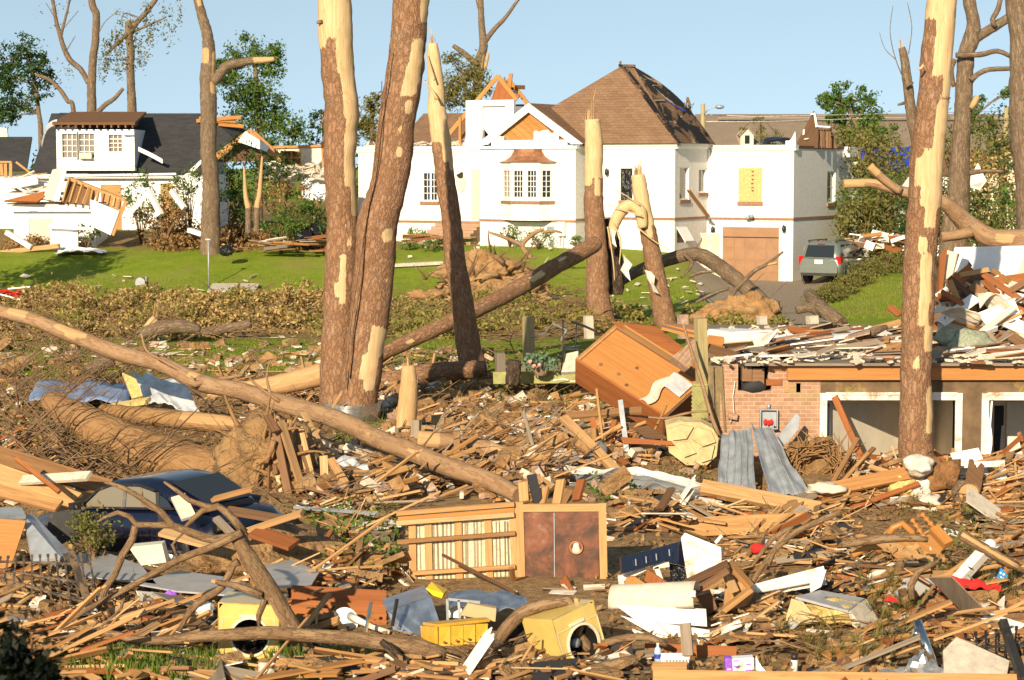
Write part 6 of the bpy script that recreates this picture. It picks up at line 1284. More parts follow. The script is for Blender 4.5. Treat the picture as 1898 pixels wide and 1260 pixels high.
for s in (-1, 1):
    m = MB()
    for P in (((-1.95,1.12),(-1.2,1.1),(-1.2,1.6),(-1.72,1.6)), ((-1.12,1.1),(-.22,1.08),(-.22,1.62),(-1.12,1.61)), ((-.12,1.08),(.98,1.04),(.45,1.55),(-.12,1.62))):
        pts = []
        for x, z in P: pts.append((x, s*(.835-(z-1.1)*.26), z))
        quad(m, MS, pts if s < 0 else pts[::-1], .012)
    m.build('side_window', M['glass'], suv)
    m = MB(); m.M = MS; m.box((-2.2, s*.79, .98), (.16, .17, .34)); m.box((-2.1, s*.872, .98), (.3, .06, .22)); m.build('tail_light', M['taillight'], suv)
    m = MB(); m.M = MS; m.bar((-1.9, s*.6, 1.77), (.2, s*.58, 1.77), .04, .04); [m.bar((x, s*.59, 1.69), (x, s*.59, 1.77), .05, .05) for x in (-1.9,-.8,.2)]; m.build('roof_rail', M['black'], suv)
    m = MB(); m.M = MS; m.box((.75, s*1.0, 1.12), (.1, .22, .16)); m.build('wing_mirror', M['suvpaint'], suv)
    for x in (-1.4, 1.35): wheel(suv, MS, x, s*.80, .36, .24)
m = MB(); m.M = MS; m.box((-2.33, 0, .60), (.14, 1.62, .26)); m.build('bumper', M['suvpaint'], suv)
m = MB(); m.M = MS; m.box((-2.28, 0, .42), (.2, 1.5, .12)); m.build('lower_valance', M['black'], suv)
m = MB(); m.M = MS; m.box((-2.345, .0, .92), (.03, .34, .17)); lp_ = m.build('number_plate', M['cleanwhite'], suv)
m = MB(); m.M = MS; m.box((-2.1, 0, 1.66), (.04, .3, .03)); m.build('brake_light', M['taillight'], suv)
m = MB(); m.M = MS; m.box((-2.3, 0, 1.07), (.05, .9, .03)); m.build('tailgate_handle', M['suvpaint'], suv)
m = MB(); m.M = MS
for s in (-1, 1):
    for x in (-1.4, 1.35): m.lathe([(.45,-.02),(.47,.0),(.43,.02)], Matrix.Translation((x, s*.922, .42)) @ Matrix.Rotation(R(-90*s), 4, 'X'), 20, False)
m.build('arch_trim', M['black'], suv)
# ------------------------------------------------------------------ brick basement of the destroyed house on the right
YR = 40.0
def rx(px, Y=YR): return W(px, 700, Y).x
def rz(py, Y=YR): return W(949, py, Y).z
rb = thing('brick_basement', 'remains of a brick basement with open white framed garage under a bare floor deck', 'ruined building', (rx(1620), YR+1, -.7))
zf = -.72
m = MB(); wall(m, 'a', YR, rx(1335), rx(1521), zf, rz(676), .25, [(rx(1368), rx(1430), rz(724), rz(676)-.001+.01)]); wall(m, 'b', rx(1335)+.25, YR+.25, YR+8, zf, rz(690), .25); m.build('brick_wall', M['brick'], rb)
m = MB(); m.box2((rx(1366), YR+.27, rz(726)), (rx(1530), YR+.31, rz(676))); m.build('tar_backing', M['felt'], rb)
q = random.Random(6)
for k, (x0, x1, y0, y1, mt) in enumerate(((1375,1393,680,706,'brownb'),(1394,1416,682,712,'brownb'),(1424,1478,676,686,'orangeply'),(1420,1450,703,714,'redb'),(1455,1462,710,727,'fresh'),(1476,1484,710,727,'fresh'),(1503,1518,709,736,'redb'),(1424,1450,686,703,'rubble'))):
    m = MB(); m.box2((rx(x0), YR-.06+.012*k, rz(y1)), (rx(x1), YR+.2, rz(y0))); m.build('framing_block', M[mt], rb)
m = MB(); m.blob((rx(1400), YR+.05, rz(716)), (.28,.12,.14), 2, .4, 1.6, 3); m.build('charred_felt', M['felt'], rb)
m = MB(); m.blob((rx(1495), YR+.18, rz(719)), (.12,.08,.1), 2, .4, 1.6, 5); m.build('insulation_tuft', M['insul'], rb)
m = MB(); m.box2((rx(1458), YR-.12, rz(703)), (rx(2150), YR+.12, rz(677))); m.build('rim_beam', M['orangeply'], rb)
m = MB(); x = rx(1380); m.box2((rx(1378), YR-.25, rz(676)+.002), (rx(2150), YR+9.6, rz(676)+.05)); m.build('floor_deck', M['greyb'], rb)
m = MB(); wall(m, 'a', YR+.004, rx(1521)+.004, rx(2150), zf, rz(703)-.003, .2, [(rx(1533), rx(1771), zf, rz(741)), (rx(1833), rx(1990), zf, rz(741))]); m.build('sheathing', M['weathered'], rb)
for x0, x1 in ((1533, 1771), (1833, 1990)):
    f = .13; m = MB(); a, b, z1 = rx(x0), rx(x1), rz(741)
    m.box2((a-f, YR-.05, zf), (a, YR+.22, z1+f)); m.box2((b, YR-.05, zf), (b+f, YR+.22, z1+f)); m.box2((a, YR-.05, z1), (b, YR+.22, z1+f)); m.box2((a-.03, YR-.075, z1+f-.03), (b+.03, YR-.052, z1+f+.02)); m.build('door_frame', M['dirtywhite'], rb)
    if x0 == 1533:
        m = MB(); m.bar((a+.09, YR+.25, zf), (a+.09, YR+.28, z1-.15), .03, .05); m.bar((a+.09, YR+.28, z1-.15), (a+.2, YR+1.8, z1-.05), .03, .05); m.build('door_track', M['greysteel'], rb)
# rooms
m = MB(); xa, xb_, xc = rx(1500), rx(1800), rx(2150)
m.box2((xa, YR+3.4, zf), (xc, YR+3.6, rz(690))); m.box2((xb_, YR+.21, zf), (xb_+.12, YR+3.39, rz(703))); m.prism([(rx(1528), YR+.35, zf), (rx(1700,43), 43.0, zf), (rx(1700,43), 43.0, rz(700)), (rx(1528), YR+.35, rz(700))], .08); m.box2((rx(1850, 43), YR+2.2, zf), (rx(1880,43), YR+2.3, rz(745,42.2))); rm = m.build('room_wall', M['beige'], rb)
m = MB(); m.box2((xa-.2, YR+.22, zf-.1), (xc, YR+9, zf)); m.build('floor', M['concrete'], rb)
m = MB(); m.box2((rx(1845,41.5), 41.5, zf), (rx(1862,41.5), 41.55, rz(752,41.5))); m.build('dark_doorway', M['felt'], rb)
m = MB(); m.bar((rx(1840), YR+.05, rz(738)), (rx(1832), YR+.0, rz(850)), .03, .08); m.sheet(lambda u, v: (rx(1836)-.1*u+.05*math.sin(v*5), YR-.02, rz(850)+(rz(742)-rz(850))*v), 3, 8, .01); m.build('weather_strip', M['cleanwhite'], rb)
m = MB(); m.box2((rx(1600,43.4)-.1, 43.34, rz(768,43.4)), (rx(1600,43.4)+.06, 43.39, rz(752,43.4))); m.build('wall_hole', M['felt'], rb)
t = thing('electric_meter', 'open grey electric meter box on the pink brick wall', 'meter', (rx(1425), YR-.1, rz(792)))
x0, x1, z0, z1 = rx(1408), rx(1441), rz(794), rz(757)
m = MB(); m.box2((x0, YR-.03, z0), (x1, YR-.004, z1)); m.box2((x0-.001, YR-.13, z0), (x0+.02, YR-.031, z1)); m.box2((x1-.02, YR-.13, z0), (x1+.001, YR-.031, z1)); m.box2((x0+.021, YR-.13, z1-.02), (x1-.021, YR-.031, z1)); m.box2((x0+.021, YR-.13, z0), (x1-.021, YR-.031, z0+.02)); m.build('housing', M['greysteel'], t)
for k, dx in enumerate((-.06, .0, .05)): m = MB(); m.blob(((x0+x1)/2+dx, YR-.07, z0+.13-.02*(k%2)), (.035,.03,.06), 2, .3, 2, k); m.build('red_cap', M['redcloth'], t)
m = MB(); m.tube([((x0+x1)/2+.1, YR-.06, z0+.05), ((x0+x1)/2+.2, YR-.1, z0-.02), ((x0+x1)/2+.05, YR-.09, z0-.03)], .015, 6); m.build('cable', M['black'], t)
m = MB(); m.tube([((x0+x1)/2, YR-.06, z1), ((x0+x1)/2, YR-.06, z1+.09)], .035, 8); m.build('conduit', M['greysteel'], t)
m = MB(); m.box((rx(1358), YR-.08, rz(770)), (.17,.1,.11), Matrix.Rotation(.2,3,'Y')); o = m.build('loose_brick', M['brick']); tag(o, 'single pink brick sticking out of the brick wall on a wire', 'brick')
m = MB(); m.tube([(rx(1362), YR-.05, rz(706)), (rx(1358), YR-.06, rz(735)), (rx(1360), YR-.09, rz(765)), (rx(1352), YR-.1, rz(782))], .008, 5); o = m.build('wire', M['wire']); tag(o, 'thin white wire hanging down the pink brick wall', 'wire')
DZ = rz(676)+.055
for k, (x0,y0,x1,y1,wd,mt,lab) in enumerate(((1547,735,1607,872,.12,'redb','orange board leaning in the left side of the garage opening'),(1610,862,1665,760+90,.2,'dirtywhite','white edged board lying by the garage opening foot'))):
    m = MB(); m.bar(W(x0,y0,39.8), W(x1,y1,39.2), wd, .05, R(70)); o = m.build('leaning_board', M[mt]); tag(o, lab, 'board')
# green lattice, drape, posts by the brick corner
t = thing('lattice_panel', 'olive diagonal lattice panel under the corner of the drape left of the brick wall', 'lattice', W(1310, 770, 40.4))
m = MB(); a0, a1, b0, b1 = rx(1283, 40.5), rx(1320, 40.5), rz(775,40.5), rz(715,40.5); n = 9; dg = .075
for k in range(-9, 10):
    for s in (1, -1):
        c = k*dg; P = []
        x, z = a0, b0
        # line z-b0 = s*(x-a0)+c
        pts = []
        for xx in (a0, a1):
            zz_ = (b0 if s > 0 else b1)+s*(xx-a0)+c
            pts.append((xx, zz_))
        (xA, zA), (xB, zB) = pts; 
        tA, tB = 0.0, 1.0; dz = zB-zA
        if abs(dz) > 1e-9:
            u0, u1 = (b0-zA)/dz, (b1-zA)/dz; tA, tB = max(tA, min(u0,u1)), min(tB, max(u0,u1))
        if tB-tA > .05: m.bar((xA+(xB-xA)*tA, 40.5+.006*s, zA+dz*tA), (xA+(xB-xA)*tB, 40.5+.006*s, zA+dz*tB), .008, .045)
m.box2((a0, 40.47, b1), (a1, 40.54, b1+.05)); m.build('slats', M['lattice'], t)
m = MB(); m.sheet(lambda u, v: (rx(1312,40.1)+(.32-.06*v)*u+.03*math.sin(u*9), 40.0+.05*math.sin(u*11+v*2), rz(800,40)+(rz(678,40)-rz(800,40))*v), 14, 12, .012); o = m.build('drape', M['cloth']); tag(o, 'olive brown drape hanging at the corner left of the pink brick wall', 'cloth')
for k, (x0, y0, x1, y1, Y, wd, mt, lab) in enumerate(((1298,590,1302,690,40.6,.19,'greenwood','thick square timber post standing at the left corner of the brick basement'),(979,586,981,652,55.5,.25,'greenwood','square timber post standing alone on the deck by the third pine'),(926,654,929,685,51,.2,'greyb','short dark post stub next to the third pine foot'),(1090,585,1092,602,54,.2,'concrete','short grey post top behind the varnished cabinet'),(1265,583,1267,602,54,.22,'rubble','brick pier top behind the varnished cabinet'),(1412,585,1413,606,53,.2,'concrete','grey concrete post top behind the floor deck, left of the log stub'),(1505,585,1507,600,56,.25,'concrete','grey concrete post top by the driveway end'))):
    m = MB(); m.bar(W(x1, y1+25, Y), W(x0, y0, Y), wd, wd, .3); o = m.build('post', M[mt]); tag(o, lab, 'post')
snag('bare_sapling', 'bare orange sapling stem leaning before the square corner post', [(1266,600,2),(1278,640,3),(1298,700,3.5),(1315,760,4),(1333,810,4.5)], 39.6, M['smooth'], seg=8, seed=90, cat_='sapling', branches=[([(1312,762,2),(1290,762,2),(1262,768,2.6),(1230,775,2.6),(1170,770,2),(1040,760,1)], 39.4, 6)])
# ------------------------------------------------------------------ varnished cabinet, tumbled
t = thing('wooden_cabinet', 'large tumbled cabinet of varnished orange plywood tilted on its corner', 'cabinet', W(1185, 760, 42))
A, B, C_, D_ = W(1070, 668, 42.6), W(1130, 592, 43.4), W(1300, 715, 42.4), W(1232, 772, 41.5)     # broad panel facing the camera
ex = (D_-A).normalized(); ey = (B-A); ey = (ey-ex*ey.dot(ex)).normalized(); en = ex.cross(ey).normalized()
if en.y < 0: en = -en
Lx, Ly, Dp = (D_-A).length, (B-A).length*1.0, .62
def cb(u, v, d): return A+ex*u+ey*v+en*d
def cbox(u0, u1, v0, v1, d0, d1, mat, name, par):
    m = MB(); Rm = Matrix((ex, ey, en)).transposed(); m.box(cb((u0+u1)/2, (v0+v1)/2, (d0+d1)/2), (u1-u0, v1-v0, d1-d0), Rm); return m.build(name, mat, par)
fp = cbox(0, Lx, 0, Ly, 0, .03, M['orangeply'], 'front_panel', t)
cbox(0, Lx, -.05, -.001, -.06, Dp, M['redb'], 'side_panel', t); cbox(0, Lx, Ly+.001, Ly+.05, -.03, Dp+.15, M['orangeply'], 'side_panel', t)
cbox(-.05, -.001, 0, Ly, -.02, Dp, M['board'], 'end_panel', t); cbox(Lx+.001, Lx+.06, -.05, Ly+.05, -.05, Dp, M['brownb'], 'end_panel', t)
cbox(.03, Lx-.03, Ly-.14, Ly-.01, -.05, -.002, M['board'], 'rail', t); cbox(.03, Lx-.03, Ly*.52, Ly*.52+.03, -.02, -.002, M['orangeply'], 'batten', t); cbox(.0, .05, .0, Ly, -.035, -.003, M['board'], 'batten', t)
cbox(.1, Lx-.5, Ly+.052, Ly+.2, .2, .24, M['redb'], 'side_board', t)
for u, v in ((.42,.22),(.85,.26),(1.15,.14),(1.02,.62)):
    if u < Lx: m = MB(); c = cb(u, v, -.006); m.lathe([(.0,-.004),(.035,-.004),(.04,.004),(0,.005)], Matrix.Translation(c) @ Matrix((ex, ey, en)).transposed().to_4x4(), 10); m.build('wood_knot', M['brownb'], fp)
m = MB(); c = cb(Lx-.55, Ly*.52, -.04); m.sheet(lambda u, v: tuple(c+ex*(u*.48)+ey*((v-.3)*.42)+en*(-.03-.02*math.sin(u*5))), 8, 6, .012); m.build('pale_lining', M['carpet'] if False else M['tarp'], t)
m = MB(); m.sheet(lambda u, v: tuple(cb(Lx-.62+.22*u+.06*math.sin(v*7), -.02+v*Ly*.62, -.07-.05*math.sin(u*3.1))), 5, 10, .012); m.build('peeled_veneer', M['drywall'], t)
m = MB(); m.prism([W(1138, 596, 43.2), W(1215, 604, 43.6), W(1262, 640, 43.4), W(1300, 690, 43), W(1282, 700, 42.9), W(1180, 630, 43)], .05); m.build('torn_back', M['redb'], t)
# leaning brick fragment, roof boards and white tub on the deck
m = MB(); m.prism([W(1238, 668, 41.6), W(1282, 632, 42), W(1300, 650, 42), W(1268, 690, 41.6)][::-1], .2); o = m.build('brick_slab', M['brick']); tag(o, 'tilted slab of brickwork behind the varnished cabinet', 'brick slab')
def deckslab(pts, th, mat, lab, cat_, name, zoff=0.0):
    P = []
    for (px, py, up) in pts:
        g = G(px, py, DZ+up); P.append(g)
    m = MB(); m.prism(P, th); o = m.build(name, M[mat]); tag(o, lab, cat_); return o
m = MB(); m.prism([W(1218, 598, 46), W(1290, 602, 46), W(1335, 622, 44.6), W(1342, 634, 44.4), W(1226, 606, 45)], .06); o = m.build('roof_panel', M['orangeply']); tag(o, 'flat salmon coloured board panel lying behind the thick square post', 'panel')
t = thing('white_cupboard', 'white cupboard lying on its side on the floor deck right of the thick post', 'cupboard', W(1380, 645, 42.5))
a, b, c_, d_ = W(1310, 640, 43.4), W(1355, 648, 42.2), W(1424, 641, 42.6), W(1432, 615, 42.8); top_l, top_m = W(1313, 613, 43.6), W(1356, 619, 42.4)
m = MB(); m.prism([b, c_, W(1424, 618, 42.6), top_m], .04); m.build('door', M['dirtywhite'], t); m = MB(); m.prism([a, b, top_m, top_l], .04); m.build('side', M['cleanwhite'], t); m = MB(); m.prism([top_l, top_m, d_, W(1372, 612, 44)], .04); m.build('top', M['cleanwhite'], t)
for k, (pts, th, mat, lab, cat_, nm) in enumerate((([(1588,638,.12),(1625,628,.2),(1642,638,.2),(1605,648,.1)], .1, 'concrete', 'pale square block lying on the floor deck left of the right pine', 'block', 'concrete_block'), ([(1640,646,.05),(1672,645,.05),(1672,655,.05),(1640,657,.05)], .06, 'cleanwhite', 'small white board on the deck edge touching the right pine', 'board', 'white_board'), ([(1540,615,.2),(1640,608,.25),(1645,615,.2),(1545,622,.2)], .08, 'cleanwhite', 'white strip board lying across the floor deck', 'board', 'white_board'), ([(1320,632,.05),(1335,648,.05),(1420,655,.05),(1500,652,.05),(1430,640,.05)], .02, 'greyb', 'grey sheet lying on the floor deck before the white cupboard', 'sheet', 'grey_sheet'))): deckslab(pts, th, mat, lab, cat_, nm)
for k, (x0, y0, x1, y1, wd, mt, lab) in enumerate(((1456,612,1480,640,.08,'cleanwhite','white slat sticking up on the floor deck'),(1465,620,1495,645,.06,'cleanwhite','second white slat leaning across its twin on the floor deck'),(1424,632,1440,612,.1,'cleanwhite','white chair arm like slat by the white cupboard'),(1460,610,1560,622,.18,'redb','orange plank on the floor deck behind the white slats'),(1616,610,1670,596,.14,'board','tan plank rising toward the right pine across the deck'),(1648,568,1668,584,.2,'redb','short orange board tilted before the lawn left of the right pine'),(1313,645,1365,660,.25,'brownb','dark brown block at the deck corner beside the thick post'),(1310,630,1342,634,.3,'orangeply','orange block end on the deck corner beside the thick post'))):
    m = MB(); p, q_ = G(x0, y0, DZ+.2), G(x1, y1, DZ+.1); q_.y = p.y-.1*(k % 3); q_ = W(x1, y1, q_.y); m.bar(p, q_, wd, .05, .5); o = m.build('board', M[mt]); tag(o, lab, 'board')
snag('fallen_log', 'short knobbly brown log lying on the floor deck', [(1535,640,6),(1580,628,11),(1625,612,8),(1645,605,4)], 44, M['oak'], key='px', seg=12, seed=95, cat_='log')
snag('fallen_branch', 'long grey branch lying at the back of the floor deck', [(1400,622,3),(1450,610,5),(1520,604,5),(1550,600,3)], 47, M['oak'], key='px', seg=8, seed=96, cat_='branch')
q = random.Random(41); WL = {'board':'tan','redb':'rust orange','brownb':'brown','drywall':'pale','cleanwhite':'white','greyb':'grey','rubble':'pink'}
dm_ = []
for k in range(150):
    px, py = q.uniform(1335, 1898), q.uniform(612, 672); g = G(px, py, DZ+.02); 
    if g.y > 49.3: continue
    mt = ['board','drywall','greyb','cleanwhite','brownb','rubble','redb'][k % 7]; a = q.uniform(-.5,.5)+(1.57 if q.random() < .15 else 0); L = q.uniform(.2, 1.1); m = MB(); z = q.uniform(.0,.12); m.bar(g+Vector((0,0,z)), g+Vector((L*math.cos(a), L*math.sin(a), z+q.uniform(-.02,.16))), q.uniform(.05,.3), .025, q.uniform(-.5,.5)); o = m.build('deck_scrap', M[mt]); tag(o, WL[mt]+' broken scrap among the litter on the bare floor deck', 'scrap', WL[mt]+' scraps on the floor deck')
m = MB()
for k in range(900):
    g = G(q.uniform(1325, 1990), q.uniform(606, 674), DZ+.01)
    if g.y > 49.4: continue
    m.box(g+Vector((0,0,.02)), (q.uniform(.03,.2), q.uniform(.02,.12), q.uniform(.01,.05)), Euler((q.uniform(-.4,.4), q.uniform(-.4,.4), q.uniform(0,3))).to_matrix())
o = m.build('deck_litter', M['drywall']); tag(o, 'small pale crumbs covering the bare floor deck', 'litter', kind='stuff')
m = MB(); m.blob(W(1362, 668, 40.6), (.14,.1,.07), 2, .3, 2, 4); o = m.build('pink_cushion', M['pink']); tag(o, 'small pink padded scrap on the deck edge above the brick wall', 'cushion')
# ------------------------------------------------------------------ rubble heap at the right edge
hz0 = DZ
core = MB(); core.blob((rx(1830,44.5), 45.2, hz0+.25), (1.25, 1.1, 1.0), 3, .5, 1.3, 4); o = core.build('heap_core', M['brownb']); tag(o, 'brown packed rubbish inside the tall heap at the right edge', 'rubbish', kind='stuff')
m = MB(); m.prism([W(1755, 520, 46.5), W(1905, 540, 46.5), W(1990, 470, 46.6), W(1910, 455, 46.8), W(1770, 458, 46.8)][::-1], .12); o = m.build('white_wall_panel', M['cleanwhite']); tag(o, 'big white wall panel standing behind the tall rubbish heap at right', 'wall panel')
for k, (pts, Y, mt, lab) in enumerate((([(1735,545),(1752,462),(1776,470),(1756,540)], 44.9, 'drywall', 'tall cream slab leaning at the left side of the rubbish heap'), ([(1732,560),(1742,472),(1751,462),(1740,555)], 44.7, 'redb', 'orange edged board leaning left of the cream slab on the rubbish heap'), ([(1760,535),(1783,478),(1792,480),(1772,530)], 44.6, 'cleanwhite', 'narrow white slab leaning right of the cream slab'), ([(1805,520),(1850,518),(1842,535),(1810,538)], 44.3, 'greyb', 'grey square tile panel in the rubbish heap'), ([(1880,520),(1900,470),(1990,500),(1905,560)], 45, 'drywall', 'cream slab at the right edge of the rubbish heap'))):
    m = MB(); m.prism([W(a, b, Y-.1*i) for i, (a, b) in enumerate(pts)], .06); o = m.build('wall_slab', M[mt]); tag(o, lab, 'slab')
for k, (x0, y0, x1, y1, Y0, Y1, wd, mt) in enumerate(((1822,508,1905,565,44.2,43.7,.13,'redb'),(1800,530,1898,600,43.6,43,.2,'board'),(1823,520,1850,545,43.8,43.6,.14,'redb'),(1760,515,1842,585,43.8,43.2,.12,'brownb'),(1760,520,1775,555,43.5,43.3,.12,'board'),(1820,545,1905,580,43.3,42.8,.12,'redb'),(1740,548,1800,560,43.2,43.4,.12,'redb'),(1745,540,1800,572,43.0,43,.14,'redb'),(1830,580,1905,612,43,42.6,.26,'dirtywhite'),(1735,555,1795,550,43.4,43.9,.14,'brownb'),(1810,590,1862,660,42.9,42,.14,'greyb'),(1850,560,1905,530,43.9,44.5,.14,'board'),(1840,500,1905,545,44.4,44,.1,'board'),(1780,510,1832,500,44,44.2,.1,'board'),(1870,620,1900,640,42.4,42.2,.2,'brownb'),(1750,590,1835,612,42.9,42.7,.1,'board'))):
    m = MB(); m.bar(W(x0,y0,Y0), W(x1,y1,Y1), wd, .06, q.uniform(.2,1.2)); o = m.build('heap_timber', M[mt]); tag(o, WL.get(mt, 'muddy white')+' timber jutting from the tall rubbish heap at the right edge', 'timber', WL.get(mt, 'muddy white')+' timbers in the rubbish heap')
for k in range(90):
    px = q.uniform(1735, 1905); py = q.uniform(520, 655); Y = 42.2+(655-py)/135*2.2+q.uniform(-.3,.3); p = W(px, py, Y); L = q.uniform(.25,.9); a = q.uniform(-.7,.7); mt = ['drywall','cleanwhite','board','redb','brownb','greyb'][k % 6]; m = MB(); m.bar(p, p+Vector((L*math.cos(a), q.uniform(-.3,.3), L*math.sin(a))), q.uniform(.08,.4), .03, q.uniform(-1,1.4)); o = m.build('heap_scrap', M[mt]); tag(o, WL[mt]+' broken piece in the tall rubbish heap at the right edge', 'scrap', WL[mt]+' scraps in the rubbish heap')
for k, (c, r, lab) in enumerate(((W(1765, 628, 42.3), (.32,.3,.22), 'sage carpet bundle, left one at the foot of the rubbish heap'), (W(1800, 638, 42.0), (.42,.3,.26), 'sage carpet roll, larger right one at the foot of the rubbish heap'), (W(1760, 652, 41.9), (.28,.25,.12), 'flat sage carpet flap on the deck edge'))):
    m = MB(); m.blob(c, r, 3, .5, 1.3, 20+k); o = m.build('carpet_roll', M['carpet']); tag(o, lab, 'carpet')
for k, (c, r, lab) in enumerate(((W(1768, 585, 42.6), (.5,.2,.18), 'bent cream plasterboard curl on the rubbish heap left'), (W(1840, 570, 42.9), (.3,.2,.3), 'crumpled pale sheet in the middle of the rubbish heap'))):
    m = MB(); m.sheet(lambda u, v: tuple(c+Vector(((u-.5)*2*r[0], (v-.5)*r[1]*2, r[2]*math.sin(u*3+v*2)+.05*noise.noise(Vector((u*6,v*6,k)))))), 10, 8, .02); o = m.build('plasterboard_curl', M['drywall']); tag(o, lab, 'plasterboard')
# ------------------------------------------------------------------ old garden deck behind the third pine
t = thing('garden_deck', 'low greenish timber deck edge right of the third pine', 'deck', W(1005, 705, 50.5))
m = MB(); m.bar(W(915, 700, 50.6), W(1095, 698, 50.2), .12, .28); m.build('edge_board', M['lattice'], t)
for k in range(6): m = MB(); p = W(920+k*30, 690, 50.9); m.box(p+Vector((.15,1.2,0)), (.33, 2.4, .04)); m.build('plank', M['greenwood'], t)
t = thing('iron_chair', 'black wrought iron garden chair standing left of the varnished cabinet', 'chair', W(1058, 690, 49))
o_, px_ = W(1057, 690, 49), 49/FPX
def ct(pts, r, nm): m = MB(); m.tube([W(a, b, 49+dy) for a, b, dy in pts], r, 6); m.build(nm, M['black'], t)
ct([(1043,592,.1),(1044,640,.05),(1040,690,0)], .018, 'back_post'); ct([(1069,595,.1),(1067,640,.05),(1062,688,.25)], .018, 'back_post'); ct([(1046,640,-.4),(1045,690,-.45)], .018, 'leg'); ct([(1072,640,-.4),(1075,690,-.4)], .018, 'leg')
for k, y in enumerate((594,606,617,628)): ct([(1043,y,.1),(1056,y+6,.12),(1069,y+2,.1)], .013, 'back_slat')
m = MB(); m.prism([W(1043,642,49.05), W(1068,642,49.05), W(1074,646,48.6), W(1045,646,48.6)], .03); m.build('seat', M['black'], t)
m = MB(); m.tube([W(1060,596,49.2), W(1085,605,48.5), W(1105,614,48)], .03, 6); o = m.build('iron_bar', M['black']); tag(o, 'black iron bar across the top of the garden chair', 'bar')
m = MB(); m.prism([W(1040, 690, 48.4), W(1050, 655, 48.7), W(1072, 650, 48.6), W(1068, 688, 48.2)], .1); o = m.build('stone_slab', M['concrete']); tag(o, 'buff stone slab leaning against the iron garden chair', 'slab')
t = thing('flower_tub', 'leafy grey green plant with pink blooms in a pot on the garden deck', 'plant', W(1003, 684, 50))
c = W(1003, 670, 50); C, _ = clump_pts(c, (.42,.3,.2), 420, 20, .2, .4); V, F = leaf_arrays(C, .11); np_mesh('foliage', V, F, M['leaf_sage'] if 'leaf_sage' in M else M['leaf_mid'], t)
for k, (a, b) in enumerate(((983,670),(990,678),(1000,676))): m = MB(); m.blob(W(a, b, 49.6), .05, 2, .4, 2, k); m.build('bloom', M['pink'], t)
m = MB(); m.lathe([(.16,0),(.2,.2),(.21,.22)], Matrix.Translation(c+Vector((0,.05,-.32))), 12); m.build('pot', M['rubble'], t)
m = MB(); m.tube([W(985,625,54), W(1010,618,53), W(1025,600,52), W(1050,612,51), W(1040,630,51)], .022, 6); o = m.build('bent_rail', M['greysteel']); tag(o, 'thin bent grey rail curling above the garden deck', 'rail')
m = MB(); m.tube([W(1026,705,49.6), W(1045,702,49.6), W(1060,707,49.6), W(1080,704,49.8)], .02, 6); o = m.build('hose', M['wire']); tag(o, 'white hose draped on the garden deck edge', 'hose')
m = MB(); trunk_mb(m, [(955,668,13),(952,690,15),(950,712,14)], 49.5, (), 14, .08, .25, 4.0); m.at.clear(); o = m.build('burnt_stump', M['darkwood']); tag(o, 'charred stump with orange cracks by the garden deck', 'stump')
# ------------------------------------------------------------------ middle ground right of the pines
def sl(pts, Y, th, mat, lab, cat_, nm, dy=()):
    m = MB(); m.prism([W(a, b, (Y if not dy else Y+dy[i])) for i, (a, b) in enumerate(pts)], th); o = m.build(nm, M[mat]); tag(o, lab, cat_); return o
def stick(x0, y0, x1, y1, Y0, Y1, wd, th, mat, lab, cat_='board', nm='board', roll=.3, group=None):
    m = MB(); m.bar(W(x0,y0,Y0), W(x1,y1,Y1), wd, th, roll); o = m.build(nm, M[mat]); tag(o, lab, cat_, group); return o
stick(1045,775,1215,945,38.6,35.4,.16,.09,'fresh','long tan plank slanting down right across white metal strips','plank','long_plank')
stick(1040,772,1190,760,39.2,39.0,.16,.05,'board','long tan board lying level above the slanting plank','plank','long_plank',.6)
stick(1098,775,1112,840,38.9,38.3,.1,.06,'redb','rusty upright board crossing near the slanting plank'); stick(1140,780,1122,850,38.8,38.2,.1,.06,'redb','rusty board leaning left near the dark metal post'); stick(1106,720,1118,820,38.5,38.4,.04,.04,'board','thin upright tan stick near the slanting plank','stick','stick'); stick(1150,742,1162,838,38.7,38.2,.09,.06,'greysteel','narrow grey metal post standing left of the yellow stone','post','metal_post')
sl([(1155,785),(1190,782),(1245,815),(1200,812)],38.6,.05,'brownb','brown flat board pointing at the yellow stone','board','brown_board'); sl([(1150,810),(1245,818),(1250,825),(1155,822)],38.2,.05,'redb','rusty flat board under the brown one by the yellow stone','board','rusty_board')
t = thing('flagstone_slab', 'big rounded slab of yellow flagstones left of the grey metal sheet', 'stone slab', W(1283, 865, 38.5))
P = [(1234,788),(1262,781),(1300,783),(1322,795),(1332,812),(1328,845),(1310,862),(1272,862),(1240,838)]
m = MB(); m.prism([W(a, b, 38.3+.25*(b-820)/-45) for a, b in P], .3, (0,1,.2)); m.build('mortar_bed', M['stone'], t)
for k, pts in enumerate(([(1238,794),(1262,786),(1285,790),(1272,812),(1246,815)],[(1290,790),(1318,798),(1326,818),(1302,826),(1282,812)],[(1250,820),(1276,816),(1290,838),(1268,846)],[(1296,830),(1324,824),(1318,850),(1300,856)])):
    m = MB(); m.prism([W(a, b, 38.27+.25*(b-820)/-45) for a, b in pts], .05, (0,-1,-.1)); m.build('flagstone', M['stone'], t)
for k, (c, r, nm, mt, lab) in enumerate((((1275,880),(.2,.15,.13),'stone_block','rubble','pink stone block under the yellow flagstones'),((1085,848),(.3,.2,.22),'cushion','floral','floral cushion lying on splinters left of the slanting plank'),((1112,835),(.14,.12,.16),'cushion','floral','small floral cushion standing behind the slanting plank'))):
    m = MB(); m.blob(W(*c, 37.9), r, 3, .25, 1.3, k+3); o = m.build(nm, M[mt]); tag(o, lab, 'cushion' if 'cush' in nm else 'stone')
